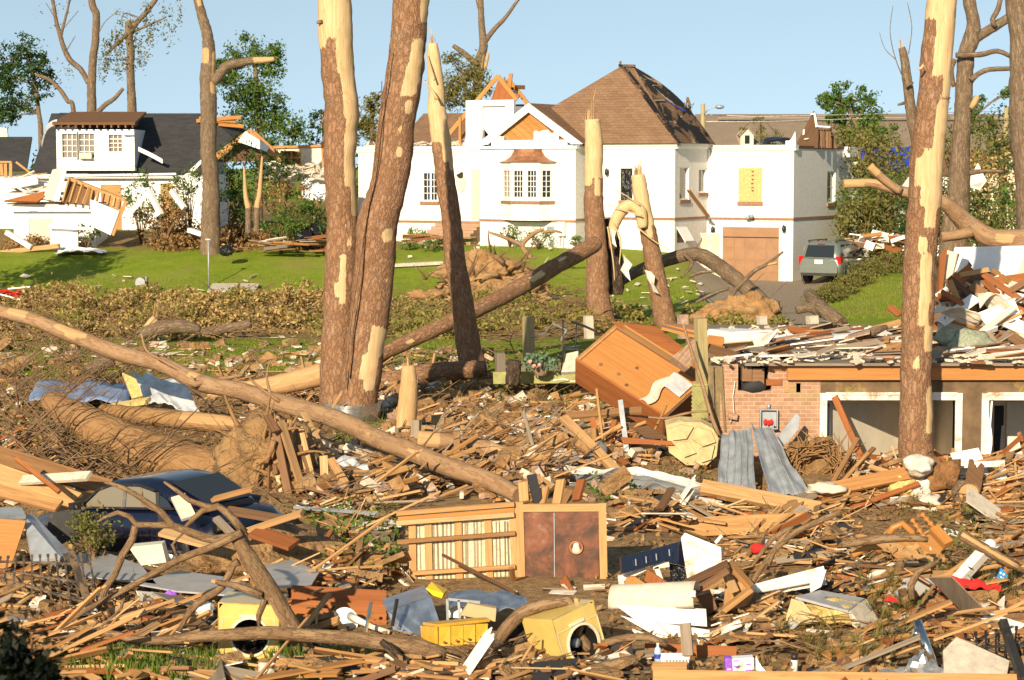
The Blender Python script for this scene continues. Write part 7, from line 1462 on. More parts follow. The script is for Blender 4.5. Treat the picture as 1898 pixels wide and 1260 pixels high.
# corrugated grey siding
t = thing('metal_siding', 'crumpled grey ribbed metal siding leaning like a tent left of the root tangle', 'metal sheet', W(1400, 920, 37.5))
A, B, C_, D_ = W(1330, 902, 36.8), W(1400, 920, 36.4), W(1392, 792, 38.6), W(1340, 805, 38.4)
def rib(A, B, C_, D_, n, amp):
    def f(u, v):
        p = A.lerp(B, u).lerp(D_.lerp(C_, u), v); k = (u*n) % 1.0; return tuple(p+Vector((0, -amp if k < .18 else 0, amp*.3 if k < .18 else 0))+Vector((.05*noise.noise(Vector((v*3,u*2,amp*99))), .06*math.sin(v*4+u*3)+.07*noise.noise(Vector((u*3,v*4,amp*60))), .09*noise.noise(Vector((u*4,v*3,amp*80))))))
    return f
m = MB(); m.sheet(rib(A, B, C_, D_, 5, .035), 50, 8, .012); m.build('ribbed_sheet', M['greysteel'], t)
A, B, C_, D_ = W(1425, 918, 36.0), W(1502, 920, 36.2), W(1430, 796, 38.7), W(1392, 788, 38.6)
m = MB(); m.sheet(rib(A, B, C_, D_, 3, .03), 40, 8, .012); m.build('ribbed_sheet', M['greysteel'], t)
sl([(1440,812),(1476,765),(1482,772),(1480,795),(1450,830)],39.2,.04,'greysteel','grey broken metal flap below the electric meter box','metal sheet','metal_flap')
# root tangle
t = thing('root_tangle', 'round brown tangle of torn roots before the garage opening', 'roots', W(1508, 900, 38.3)); c = W(1508, 858, 38.6)
m = MB(); m.blob(c, (.52,.35,.42), 3, .4, 1.5, 7); m.build('soil', M['rootsoil'], t)
m = MB(); q2 = random.Random(3)
for k in range(190):
    a = q2.uniform(0, 6.28); rr = q2.uniform(.25, .62); p = c+Vector((math.cos(a)*rr, -.3-q2.uniform(0,.2), math.sin(a)*rr*.75)); b = a+1.57*q2.choice((-1,1))+q2.uniform(-.5,.5); L = q2.uniform(.15,.5); e = p+Vector((math.cos(b)*L, q2.uniform(-.15,.1), math.sin(b)*L)); m.tube([p, p.lerp(e,.5)+Vector((0,-.05,q2.uniform(-.05,.05))), e], [.017,.013,.004], 5, False)
m.at['peel'] = [0]*len(m.v); o = m.build('fine_roots', M['mudbark'], t); o['kind'] = 'stuff'
for k in range(34):
    m = MB(); a = q2.uniform(0.1, 3.0); p = c+Vector((q2.uniform(-.3,.3), -.25, q2.uniform(-.25,.25))); L = q2.uniform(.4,.9); e = p+Vector((math.cos(a)*L, q2.uniform(-.3,.1), math.sin(a)*L*.7)); m.tube([p, p.lerp(e,.5)+Vector((0,0,q2.uniform(-.1,.1))), e], [.03,.02,.005], 5); m.at['peel'] = [0]*len(m.v); m.build('root', M['mudbark'], t)
# white crumpled metal strips
for k, (pts, w0, lab) in enumerate((([(1045,868),(1110,880),(1180,884),(1240,892),(1310,905)], .16, 'uppermost crumpled white metal strip under the slanting plank'), ([(1050,882),(1120,890),(1190,893),(1300,915)], .13, 'middle crumpled white metal strip under the slanting plank'), ([(1055,898),(1130,900),(1200,902),(1285,922)], .1, 'lowest crumpled white metal strip under the slanting plank'))):
    C3 = [W(a, b, 36.4-.25*k) for a, b in pts]
    def f(u, v):
        p = cat(C3, u*(len(C3)-1)); return tuple(p+Vector((0, -.15*v, (v-.5)*w0*(1+1.2*math.sin(u*3)**2)+.05*noise.noise(Vector((u*9, v*2, k))))))
    m = MB(); m.sheet(f, 40, 4, .008, 3, .2); o = m.build('metal_strip', M['cleanwhite' if k == 0 else 'greysteel']); tag(o, lab, 'metal strip')
stick(1500,915,1708,872,36.2,36.4,.24,.07,'board','heavy tan beam rising to the right before the root tangle','beam','beam',.9); stick(1300,903,1520,945,35.6,35.2,.26,.12,'board','heavy beam lying below the ribbed grey metal','beam','beam',.8); stick(1540,900,1590,812,37.4,38,.08,.04,'board','tan slat crossing upward beside the root tangle','slat','slat'); stick(1545,908,1620,830,37.2,38.2,.08,.04,'brownb','brown slat crossing upward beside the root tangle','slat','slat'); stick(1552,905,1610,838,37.0,38.1,.06,.04,'fresh','pale slat crossing upward beside the root tangle','slat','slat')
stick(1130,985,1490,968,33,33.4,.3,.1,'fresh','very long heavy board lying level right of the rusty panel','beam','beam',1.2)
for k, (c, r, nm, mt, lab) in enumerate((((1735,878),(.32,.3,.36),'brown_wadding','brownfoam','brown bundle of wadding at the foot of the right pine'),((1700,918),(.3,.25,.3),'white_sack','dirtywhite','dirty white bundle left of the brown wadding'),((1672,905),(.25,.2,.2),'tan_wadding','insul','tan fibre bundle under the heavy tan beam end'),((1718,938),(.3,.22,.2),'pale_boulder','rockwhite','pale boulder like lump below the brown wadding'),((1705,862),(.25,.2,.16),'white_wadding','rockwhite','white fluffy lump on the right pine foot'),((1530,905),(.28,.2,.1),'cream_scrap','drywall','cream padded scrap under the root tangle'))):
    m = MB(); m.blob(W(*c, 36.6-.1*k), r, 3, .5, 1.6, k+30); o = m.build(nm, M[mt]); tag(o, lab, 'bundle')
t = thing('white_table', 'broken white wooden frame table lying by the garage opening at right', 'table', W(1815, 905, 37))
for (p0, p1, wd) in (((1758,862),(1862,858),.12),((1812,862),(1815,908),.14),((1856,858),(1862,898),.1),((1820,885),(1856,882),.06)): m = MB(); m.bar(W(*p0, 37), W(*p1, 36.9), wd, .1); m.build('rail', M['dirtywhite'], t)
m = MB(); m.prism([W(1758,862,37.05), W(1812,860,37.0), W(1858,856,37.5), W(1790,856,37.9)], .04); m.build('top', M['dirtywhite'], t)
t = thing('cut_log', 'short log with pale sawn end facing the camera right of the brown wadding', 'log', W(1790, 925, 36.2))
m = MB(); m.tube([W(1768, 905, 37), W(1795, 915, 36)], [.19,.2], 16, True, .06); m.at['peel'] = [0]*len(m.v); m.build('bark', M['oak'], t); m = MB(); m.tube([W(1795.2, 915.1, 35.99), W(1796, 915.4, 35.96)], [.17,.165], 16); m.build('sawn_end', M['fresh'], t)
# ------------------------------------------------------------------ foreground
def YG(py, z=0.0): return G(949, py, z).y
# wrecked dark blue saloon
yaw_c = Matrix.Rotation(R(140), 4, 'Z') @ Matrix.Rotation(R(4.5), 4, 'Y') @ Matrix.Rotation(R(-3), 4, 'X')
CS = Matrix.Scale(.87, 4); cc = W(226, 917, 30.2)-(yaw_c @ CS @ Vector((-.1, .68, 1.16)))
MC = Matrix.Translation(cc) @ yaw_c @ CS
car = thing('wrecked_car', 'crushed dark blue saloon car buried in rubble at lower left', 'car', cc)
m = MB(); m.M = MC
carbody(m, [(2.3,.66,.74,.62,.3,.6,.68),(2.1,.8,.84,.74,.22,.66,.78),(1.0,.86,.88,.78,.2,.76,.93),(.2,.87,.89,.8,.2,.8,.95),(-1.2,.87,.89,.79,.2,.82,.97),(-1.8,.86,.87,.74,.24,.8,.94),(-2.2,.8,.84,.66,.3,.72,.84),(-2.42,.72,.76,.56,.36,.62,.7)])
for i, v in enumerate(m.v):                               # the dented tail
    l = MC.inverted() @ Vector(v)
    if l.x < -1.2: k = noise.noise(l*2.2)*.22*min(1, (-1.2-l.x)*1.5); m.v[i] = tuple(MC @ (l+Vector((k*.6, k*.5, -abs(k)))))
m.build('body', M['navy'], car)
m = MB(); m.M = MC
carbody(m, [(1.1,.70,.66,.55,.90,.93,.95),(.55,.76,.70,.56,.90,1.18,1.26),(.2,.78,.70,.56,.90,1.24,1.38),(-.6,.78,.70,.56,.92,1.26,1.41),(-1.15,.76,.69,.54,.92,1.22,1.34),(-1.5,.72,.64,.5,.92,1.08,1.15),(-1.95,.66,.6,.48,.88,.93,.96)])
cb_ = m.build('roof', M['navy'], car)
m = MB(); m.M = MC; old = MC
def side(pts, s=1, off=.012): return [MC @ Vector((x, s*(.795+off-(z-.93)*.245), z)) for x, z in pts]
for pts in (((.78,.96),(.40,1.22),(.1,1.30),(-.22,1.31),(-.22,.97)), ((-.30,.97),(-.30,1.31),(-.75,1.30),(-1.0,1.22),(-1.06,.98))):
    m = MB(); m.prism(side(pts), .01); m.build('side_window', M['curtainglass'], car)
m = MB(); m.prism(side(((-1.14,.99),(-1.10,1.19),(-1.3,1.11),(-1.42,1.0))), .01); m.build('side_window', M['glass'], car)
for pts in (((.86,.95),(.42,1.24),(.1,1.325),(-.6,1.335),(-1.0,1.25)), ((-.26,.96),(-.26,1.32)), ((-1.1,.97),(-1.05,1.23)), ((.9,.955),(-1.5,.985))):
    m = MB(); P = side(pts, 1, .018)
    for a, b in zip(P, P[1:]): m.bar(a, b, .045, .03)
    m.build('window_trim', M['black'], car)
m = MB(); m.M = MC; m.prism([(-1.16,.5,1.345),(-1.16,-.5,1.345),(-1.93,-.46,.99),(-1.93,.46,.99)][::-1], .014); m.build('rear_window', M['glass'], car)
m = MB(); m.M = MC; m.box((.72,.98,1.0),(.12,.22,.15)); m.bar((.72,.86,.96),(.72,.95,.97),.05,.05); m.build('wing_mirror', M['black'], car)
for x in (.12,-.92): m = MB(); m.M = MC; m.box((x-.1,.905,.76),(.17,.03,.035)); m.build('door_handle', M['navy'], car)
m = MB(); m.M = MC
for x in (-.27,-1.12,.75): m.bar((x,.893,.3),(x,.893,.92),.012,.006)
m.bar((.9,.898,.55),(-1.3,.898,.56),.07,.012); m.build('door_seam', M['black'], car)
for x in (-1.48, 1.4): wheel(car, MC, x, .78, .31, .2)
m = MB(); m.M = MC; m.lathe([(.34,-.03),(.4,0.02),(.3,.03)], Matrix.Translation((-1.48,.885,.36)) @ Matrix.Rotation(R(-90), 4, 'X'), 20, False); m.build('wheel_arch', M['black'], car)
m = MB(); m.M = MC; m.sheet(lambda u, v: (-2.5+.1*noise.noise(Vector((u*5,v*4,1))), .8-1.6*u, .3+.3*v+.08*noise.noise(Vector((u*4,2,v*3)))), 14, 5, .03); m.build('rear_bumper', M['navy'], car)
m = MB(); m.M = MC; m.box((-2.36,.62,.68),(.1,.3,.12)); m.build('tail_light', M['chrome'], car)
for k, (x0, y0, x1, y1, Y, wd, mt, lab) in enumerate(((395,925,470,905,29.3,.12,'board','tan board thrown across the tail of the dark blue car'),(420,945,520,962,28.6,.16,'brownb','dark brown board lying on the crushed tail of the dark blue car'),(330,920,350,960,28.9,.2,'drywall','cream block resting against the rear pillar of the dark blue car'),(440,990,560,950,28,.14,'fresh','light board rising at the rear end of the dark blue car'),(470,985,545,1010,27.8,.25,'redb','rust red board under the rear end of the dark blue car'),(400,960,440,1000,28.3,.1,'greyb','grey board leaning on the dark blue car flank'),(300,985,400,1012,27.9,.18,'board','tan board before the rear wheel of the dark blue car'))):
    stick(x0, y0, x1, y1, Y, Y-.3, wd, .05, mt, lab, 'board', 'thrown_board')
p = W(520, 1000, 29); p.z = .05; m = MB(); m.blob(p, (1.0,.8,.42), 4, .5, 1.5, 17); o = m.build('soil_heap', M['rootsoil']); tag(o, 'heap of root soil behind the rear end of the dark blue car', 'soil heap')
# panels left of the car
sl([(-20,915),(85,920),(172,962),(92,978),(-20,958)],30.2,.04,'cleanwhite','long white bent metal panel at the left edge before the blue car','panel','bent_metal_sheet',(30,29.8,28.9,28.8,29.6))
sl([(92,950),(150,945),(138,995),(110,1012),(84,1000)],28.6,.05,'black','charred black panel under the white bent panel','panel','charred_panel')
sl([(-20,960),(48,965),(20,1050),(-20,1060)],27.6,.05,'orangeply','brown slatted door piece at the left edge','door','slatted_door')
t = thing('drier_cabinet', 'battered grey metal cabinet lying at the left edge under the white panel', 'cabinet', W(70, 1040, 27.4))
m = MB(); m.prism([W(-20,940,28),W(40,940,28.2),W(48,955,27.8),W(-20,962,27.6)], .05); m.build('top', M['greysteel'], t); m = MB(); m.prism([W(45,955,27.9),W(60,952,28.2),W(128,1022,27.5),W(112,1032,27.2),W(60,1040,27.2)], .05); m.build('side', M['greysteel'], t)
shrub('yellow green shrub with pale dead blooms against the blue car door', W(172,992,28.4), (.27,.22,.33), 900, .06, M['leaf_olive'], None, 26, 'shrub', .2)
for k, (pts, Y, lab) in enumerate((([(120,1035),(185,1022),(262,1050),(290,1085),(150,1070)], 25.9, 'blue grey laminate sheet lying below the car, left one'), ([(255,1085),(330,1060),(420,1072),(455,1085),(420,1105),(330,1098)], 25.4, 'blue grey laminate sheet lying below the car, right one'), ([(490,1050),(540,1040),(592,1062),(575,1090),(500,1090)], 25.6, 'pale bent sheet right of the tall bare branch'))):
    P = [G(a, b, .22) for a, b in pts]; m = MB(); m.prism(P, .02, (0,0,1)); o = m.build('laminate_sheet', M['slate']); tag(o, lab, 'sheet')
sl([(238,1014),(300,1008),(308,1042),(262,1048)],26.6,.25,'cream','rusty white box panel lying below the car door','panel','white_box')
stick(545,940,700,952,33,32,.04,.04,'greysteel','thin grey pipe lying right of the wrecked car','pipe','pipe')
# yellow washing machine, facing the camera
def appliance(name, label, cat_, c, rot, w_, h_, d_, mat):
    t = thing(name, label, cat_, c); T = Matrix.Translation(c) @ rot
    m = MB(); m.M = T; n = 28; hole = .2; cx, cz = 0.02, h_*.40
    out = []
    for k in range(n):
        a = 2*math.pi*k/n; dx, dz = math.cos(a), math.sin(a); f = min((w_/2-(cx if dx > 0 else -cx))/max(1e-6, abs(dx)), ((h_-cz) if dz > 0 else cz)/max(1e-6, abs(dz))); out.append((cx+dx*f, 0, cz+dz*f))
    b = m.add(out+[(cx+hole*math.cos(2*math.pi*k/n), 0, cz+hole*math.sin(2*math.pi*k/n)) for k in range(n)])
    for k in range(n): m.face([b+k, b+(k+1)%n, b+n+(k+1)%n, b+n+k])
    for s in (-1, 1): m.box((s*(w_/2-.006), d_/2, h_/2), (.012, d_, h_))
    m.box((0, d_/2, h_-.006), (w_-.024, d_, .012)); m.box((0, d_-.006, h_/2), (w_-.024, .012, h_-.024)); m.box((0, d_/2, .006), (w_-.024, d_, .012))
    m.build('cabinet', M[mat], t)
    m = MB(); m.M = T; m.lathe([(.2,-.01),(.225,-.016),(.23,0.0),(.2,.03),(.195,.16)], Matrix.Translation((cx,0,cz)) @ Matrix.Rotation(R(-90),4,'X'), 28, False); m.build('door_ring', M['cream'], t)
    m = MB(); m.M = T; m.lathe([(.19,.0),(.19,.35),(0,.36)], Matrix.Translation((cx,.01,cz)) @ Matrix.Rotation(R(-90),4,'X'), 28, False); dr = m.build('drum', M['blackplastic'], t)
    m = MB(); m.M = T; m.lathe([(.0,.1),(.05,.1),(.06,.2),(0,.21)], Matrix.Translation((cx,.02,cz)) @ Matrix.Rotation(R(-90),4,'X'), 12); m.build('hub', M['greysteel'], dr)
    m = MB(); m.M = T
    for (x0, x1, z0, z1) in ((-.29,.29,h_*.74,h_*.745),(-.29,-.285,.1,h_*.74),(.285,.29,.1,h_*.74)): m.box(((x0+x1)/2, -.004, (z0+z1)/2), (x1-x0, .008, z1-z0))
    m.box((0,-.01,h_*.78),(.2,.02,.03)); m.build('trim_line', M['cream'], t)
    return t
appliance('clothes_dryer', 'harvest yellow clothes dryer facing the camera behind bare branches', 'dryer', G(459, 1222, .02), Matrix.Rotation(R(-2),4,'Z') @ Matrix.Rotation(R(2),4,'Y'), .68, .62, .62, 'yellow')
appliance('clothes_dryer', 'harvest yellow clothes dryer tilted over with branches across it right of centre', 'dryer', G(1092, 1236, .0), Matrix.Rotation(R(38),4,'Z') @ Matrix.Rotation(R(-14),4,'Y') @ Matrix.Rotation(R(-8),4,'X'), .6, .66, .56, 'yellow')
m = MB(); m.prism([W(985,1145,24.3),W(1062,1132,23.9),W(1064,1205,23.7),W(1010,1222,23.8)][::-1], .03); o = m.build('enamel_sheet', M['yellow']); tag(o, 'dented yellow enamel panel left of the tilted dryer', 'panel')
# stud wall panel with plaster and the rusty panel
YP = 28.2
t = thing('framed_wall_panel', 'upright section of timber stud wall with cream plaster infill', 'wall panel', W(860, 1095, YP))
m = MB(); m.prism([W(762,965,YP+.06),W(950,952,YP+.06),W(952,1088,YP+.06),W(766,1090,YP+.06)][::-1], .05); m.build('plaster_infill', M['panelcream'], t)
q = random.Random(15)
for k in range(34):
    x = 766+k*5.5; m = None
m = MB()
for k in range(22):
    x = 770+k*8.2+q.uniform(-2,2); m.bar(W(x,966,YP+.005), W(x+q.uniform(0,4),1086,YP+.005), .012+.014*q.random(), .012, 0)
o = m.build('dark_joint', M['greyb'], t); o['kind'] = 'stuff'
def pb(x0,y0,x1,y1,wd,nm='stud',mat='fresh',dy=0,par=None,Y=YP,th=.06):
    m = MB(); m.bar(W(x0,y0,Y+dy), W(x1,y1,Y+dy), wd, th, R(90) if abs(x1-x0) > abs(y1-y0) else 0); return m.build(nm, M[mat], par or t)
for x0, x1 in ((764,766),(793,796),(849,852),(904,908),(950,957)): pb(x0,960 if x0 > 800 else 966,x1,1094,.095)
for y0, y1, xa in ((1004,988,736),(1062,1050,766)): pb(xa,y0,955,y1,.05,'rail','board',-.075)
for y0, y1 in ((951,934),(969,953)): pb(735,y0,953,y1,.06,'top_rail','board',-.08)
m = MB(); m.prism([W(738,956,YP-.03),W(953,939,YP-.03),W(953,950,YP-.03),W(738,966,YP-.03)][::-1], .03); m.build('top_board', M['orangeply'], t)
pb(775,1090,950,1082,.07,'bottom_rail','board',-.02)
stick(955,1095,948,1052,28,27.6,.07,.04,'board','tan splinter leaning at the foot of the stud wall panel','splinter','splinter'); stick(820,1028,955,1098,27.6,26.8,.03,.03,'brownb','thin branch leaning across the stud wall panel','branch','branch')
t = thing('rusted_iron_sheet', 'square rusted dark metal sheet in a timber frame with one pale hole', 'panel', W(1040, 1088, YP))
m = MB(); m.prism([W(968,948,YP),W(1110,948,YP),W(1110,1078,YP),W(972,1078,YP)][::-1], .02); rp = m.build('metal_sheet', M['rust'], t)
m = MB(); m.bar(W(1027,950,YP-.03), W(1028,1077,YP-.03), .012, .012); m.build('seam', M['greysteel'], rp)
m = MB(); m.lathe([(.075,-.004),(.1,.0),(.085,.012),(.07,.0)], Matrix.Translation(W(1068,1015,YP-.03)) @ Matrix.Rotation(R(90),4,'X'), 16, False); m.build('hole_rim', M['copper'], rp); m = MB(); m.blob(W(1068,1017,YP-.01), (.07,.025,.08), 2, .5, 2, 3); m.build('pale_wad', M['rockwhite'], rp)
for x0,y0,x1,y1,wd in ((961,930,966,1094,.12),(1116,932,1119,1078,.1)): pb(x0,y0,x1,y1,wd,'post','fresh',-.01,t)
for x0,y0,x1,y1,wd in ((966,941,1113,940,.1),(972,1084,1112,1081,.06)): pb(x0,y0,x1,y1,wd,'rail','fresh',-.012,t)
# broken cooker
t = thing('broken_cooker', 'smashed white cooker with dark blue black control panel right of the rusty panel', 'cooker', W(1220, 1100, 27))
m = MB(); m.prism([W(1148,1033,26.9),W(1262,1003,27.1),W(1268,1050,27.05),W(1232,1040,27),W(1150,1064,26.85)][::-1], .08); cp = m.build('control_panel', M['navy'], t)
for x, y in ((1178,1036),(1197,1031),(1216,1026),(1240,1018)): m = MB(); m.bar(W(x,y,26.8), W(x+1,y+12,26.8), .012, .02); m.build('indicator', M['greysteel'], cp)
m = MB(); m.prism([W(1262,998,27),W(1269,989,27.05),W(1336,1016,26.9),W(1337,1044,26.85),W(1276,1090,26.7)][::-1], .04); m.build('side_panel', M['dirtywhite'], t)
m = MB(); m.prism([W(1240,1046,27.2),W(1268,1052,27.2),W(1274,1090,27),W(1245,1096,27)][::-1], .03); m.build('vent_panel', M['blackplastic'], t)
for x0,y0,x1,y1 in ((1150,1066,1153,1092),(1154,1072,1196,1052),(1210,1050,1240,1045),(1216,1050,1228,1082)): m = MB(); m.bar(W(x0,y0,27), W(x1,y1,27), .07, .06); m.build('frame', M['dirtywhite'], t)
stick(1326,1006,1338,992,26.8,26.8,.03,.03,'cleanwhite','small white peg on the top corner of the smashed cooker','peg','peg')
for k,(pts,lab) in enumerate((([(1150,1104),(1162,1070),(1176,1068),(1222,1098),(1205,1110)],'orange wooden drawer front lying under the cooker'),([(1194,1076),(1200,1055),(1246,1085),(1232,1102)],'rust coloured drawer end standing under the cooker'))): sl(pts,26.4-.1*k,.05,'redb' if k else 'orangeply',lab,'drawer','drawer_front')
# flattened white cylinder and panels
A, B = W(1135,1112,25.2), W(1292,1110,24.9); ax = (B-A).normalized(); e2 = Vector((0,-.35,.94)); e2 = (e2-ax*e2.dot(ax)).normalized(); e3 = ax.cross(e2)
t = thing('water_heater', 'flattened beige and white water heater lying right of the tilted yellow dryer', 'water heater', W(1215, 1195, 24.8))
m = MB(); m.sheet(lambda u, v: tuple(A.lerp(B, u)+e2*(.16+.04*u)*math.sin(math.pi*v)*1.0+e3*(-.2)*math.cos(math.pi*v)*(1 if True else 0)), 10, 14, .012); cyl = m.build('shell', M['drywall'], t)
for p in cyl.data.polygons: p.use_smooth = True
m = MB(); m.box(W(1284,1100,24.65), (.06,.01,.07)); m.build('paper_label', M['cleanwhite'], cyl)
for pts, dy in (([(1140,1120),(1308,1128),(1310,1160),(1180,1150)], 0), ([(1150,1140),(1180,1148),(1322,1168),(1322,1200),(1240,1192)], -.25), ([(1160,1160),(1240,1190),(1322,1180),(1320,1198),(1200,1190)], -.1)):
    P = [W(a, b, 24.8+dy) for a, b in pts]; m = MB(); m.prism(P[::-1], .03); m.build('panel', M['cleanwhite'], t)
# galvanised box, mangled appliance, ochre drawers
t = thing('metal_box', 'dented galvanised metal box left of the ochre drawers', 'box', W(765, 1182, 25)); P = {k: W(a, b, Y) for k, a, b, Y in (('a',708,1114,25.3),('b',787,1088,25.6),('c',798,1108,25.0),('d',718,1134,24.7),('e',813,1152,24.9),('f',775,1184,24.6),('g',728,1168,24.6))}
m = MB(); m.prism([P[k] for k in 'dcba'], .02); m.build('top', M['steel'], t); m = MB(); m.prism([P[k] for k in 'cdgfe'], .02); m.build('front', M['steel'], t)
m = MB(); m.prism([W(790,1090,25.4),W(800,1078,25.6),W(830,1092,25.7),W(822,1100,25.3)], .06); o = m.build('yellow_tray', M['brightyellow']); tag(o, 'bright yellow plastic piece behind the galvanised box', 'plastic')
t = thing('mangled_appliance', 'torn open white appliance under a crumpled blue grey lid behind the ochre drawers', 'appliance', W(890, 1150, 25.2))
lid = [(829,1100),(905,1096),(975,1108)]
def f(u, v):
    p = cat([W(a, b, 25.5) for a, b in lid], u*2); return tuple(p+Vector((0, -.45*v, -.12*v+.07*noise.noise(Vector((u*5, v*3, 2)))+.05*math.sin(u*9)*v)))
m = MB(); m.sheet(f, 24, 8, .012); m.build('lid', M['steel'], t)
m = MB(); m.prism([W(830,1112,25.3),W(890,1115,25.2),W(892,1148,25.1),W(832,1145,25.2)][::-1], .02); bk = m.build('inner_tray', M['cleanwhite'], t)
for x0,y0,x1,y1 in ((829,1110,830,1152),(830,1110,890,1116),(850,1112,852,1146),(864,1122,884,1146)): m = MB(); m.bar(W(x0,y0,25.05), W(x1,y1,25.05), .03, .03); m.build('frame_bar', M['greysteel'], t)
sl([(853,1140),(868,1118),(920,1128),(918,1152)],24.95,.12,'box','cardboard box flap before the mangled appliance','cardboard','cardboard_box')
t = thing('ochre_drawers', 'small ochre painted drawer unit lying on its back in the centre foreground', 'drawers', W(845, 1212, 24.2))
m = MB(); m.prism([W(785,1160,24.6),W(811,1162,24.2),W(812,1200,24.1),W(787,1190,24.5)][::-1], .04); m.build('side', M['ochre'], t)
m = MB(); m.prism([W(784,1158,24.6),W(811,1162,24.15),W(908,1152,24.5),W(900,1148,24.9)], .03); m.build('top', M['ochre'], t)
for k in range(4):
    x0, x1 = 813+k*23, 834+k*23; m = MB(); m.prism([W(x0,1163-k*1.5,24.15),W(x1,1162-k*1.5,24.2),W(x1,1206-k*5+(8 if k == 1 else 0),24.05),W(x0,1203-k*4,24.05)][::-1], .03); d_ = m.build('drawer', M['ochre'], t); m = MB(); m.blob(W(x0+10,1190-k*3,24.0), .018, 1, 0); m.build('knob', M['copper'], d_)
t = thing('wash_basin', 'white round basin lying on edge left of the galvanised box', 'basin', W(640, 1168, 25)); m = MB()
m.lathe([(.16,0),(.15,-.02),(.1,.05),(.02,.07),(0,.07)], Matrix.Translation(W(640,1150,25)) @ Matrix.Rotation(R(20),4,'Z') @ Matrix.Rotation(R(65),4,'X'), 24); m.build('bowl', M['cleanwhite'], t); m = MB(); m.tube([W(650,1142,24.9),W(665,1150,24.7),W(690,1162,24.6),W(722,1172,24.6)], [.05,.04,.03,.03], 10); m.build('pedestal', M['dirtywhite'], t)
stick(688,1115,670,1216,24.4,24.2,.03,.03,'chrome','slim shiny chrome rod standing aslant before the white basin','rod','chrome_rod'); stick(736,1110,727,1160,24.5,24.4,.03,.03,'black','slim dark rod before the galvanised box','rod','dark_rod')
for k in range(5): stick(540,1094+k*13,716,1104+k*14,26.2-.25*k,26.2-.25*k,.13,.03,'redb','red brown weatherboard lying left of the galvanised box','board','weatherboard',.9,'red weatherboards')
# dark stump and limbs in the centre foreground
snag('dark_stump', 'dark fibrous uprooted stump lying below the ochre drawers', [(850,1262,28),(900,1225,30),(945,1190,26),(985,1158,16),(1000,1145,8)], 23.6, M['darkwood'], key='px', seg=26, amp=.22, seed=101, cat_='stump', wob=.3)
t = snag('fallen_branch', 'crooked thick bough arching over the tilted yellow dryer', [(925,1185,13),(941,1161,13),(963,1139,13),(1005,1121,12),(1052,1114,11),(1062,1122,10.5),(1055,1155,11),(1078,1184,11),(1103,1212,12)], 23.3, M['branch'], key='px', seg=14, seed=102, cat_='branch', bark_b=M['branch'], branches=[([(1100,1203,9),(1141,1187,8),(1201,1181,7),(1236,1196,6)], 23.2, 10),([(1070,1175,7),(1078,1160,6),(1082,1150,4)], 23.2, 8,[(0,1155,-1,1)]),([(1066,1114,8),(1074,1113,7)],23.3,8,[(0,2000,-1,1)])])
snag('fallen_branch', 'thick brown log end lying at the bottom centre', [(1040,1262,10),(1085,1246,11),(1122,1235,11),(1182,1222,10)], 22.6, M['branch'], key='px', seg=12, seed=103, cat_='branch')
# the fallen bare tree at lower left
YF = 23.4
t = snag('fallen_bare_tree', 'bare leafless fallen tree with forking limbs sprawled in the lower left foreground', [(600,1270,21),(588,1245,20),(545,1170,19),(500,1093,18),(460,1030,15),(443,1003,13),(452,985,11)], YF, M['branch'], seg=18, seed=105, amp=.08, wob=.15, bark_b=M['branch'], cat_='tree', branches=[
  ([(445,992,9),(397,1000,8.5),(345,982,8),(320,973,7),(300,950,6),(267,927,5.5),(230,905,4.5),(193,893,2.5)], YF, 10),
  ([(322,974,7),(283,975,6),(252,974,6),(238,957,5),(217,950,4.5),(180,967,2)], YF, 8), ([(250,976,7),(245,1000,7),(227,1030,7),(213,1067,6),(197,1090,7),(183,1130,4)], YF, 8),
  ([(446,985,8),(400,1010,7),(333,1037,7),(233,1093,6),(150,1137,5),(93,1177,3)], YF-.1, 8), ([(440,1040,8),(430,1047,7),(410,1087,7),(367,1117,7),(345,1145,6),(333,1170,4)], YF, 8),
  ([(485,1103,8),(443,1087,7),(393,1077,4)], YF-.1, 8, [(380,400,-1,1)], 'px'), ([(452,985,9),(433,960,8),(403,937,7),(375,945,6),(343,977,4)], YF, 8), ([(405,938,6),(380,937,5.5),(350,927,5),(325,908,4),(303,893,2)], YF, 8),
  ([(200,1088,5),(190,1110,4),(205,1140,3)], YF, 6), ([(300,950,3),(265,935,2.5),(262,905,2)], YF, 6), ([(333,1037,4),(320,1010,3),(345,985,2)], YF, 6), ([(233,1093,4),(225,1125,3),(175,1170,2)], YF, 6), ([(490,1110,6),(478,1140,5),(480,1165,3)], YF-.1, 6)])
snag('fallen_branch', 'long low bough lying level across the yellow dryer to the rotten log', [(63,1180,4),(130,1178,6),(200,1173,7),(267,1187,8),(367,1180,11),(440,1176,12),(500,1173,13),(560,1177,13),(640,1181,14),(713,1190,16),(780,1202,18),(822,1215,15)], 23.0, M['branch'], key='px', seg=12, seed=107, cat_='branch', tops=[(815,1213,10,(1,0,-.3),8,.1,.35)])
snag('fallen_branch', 'dark stubby limb poking up from the rotten log', [(760,1245,8),(742,1222,9),(720,1200,9),(706,1188,6)], 22.7, M['darkwood'], key='px', seg=10, seed=108, cat_='branch')
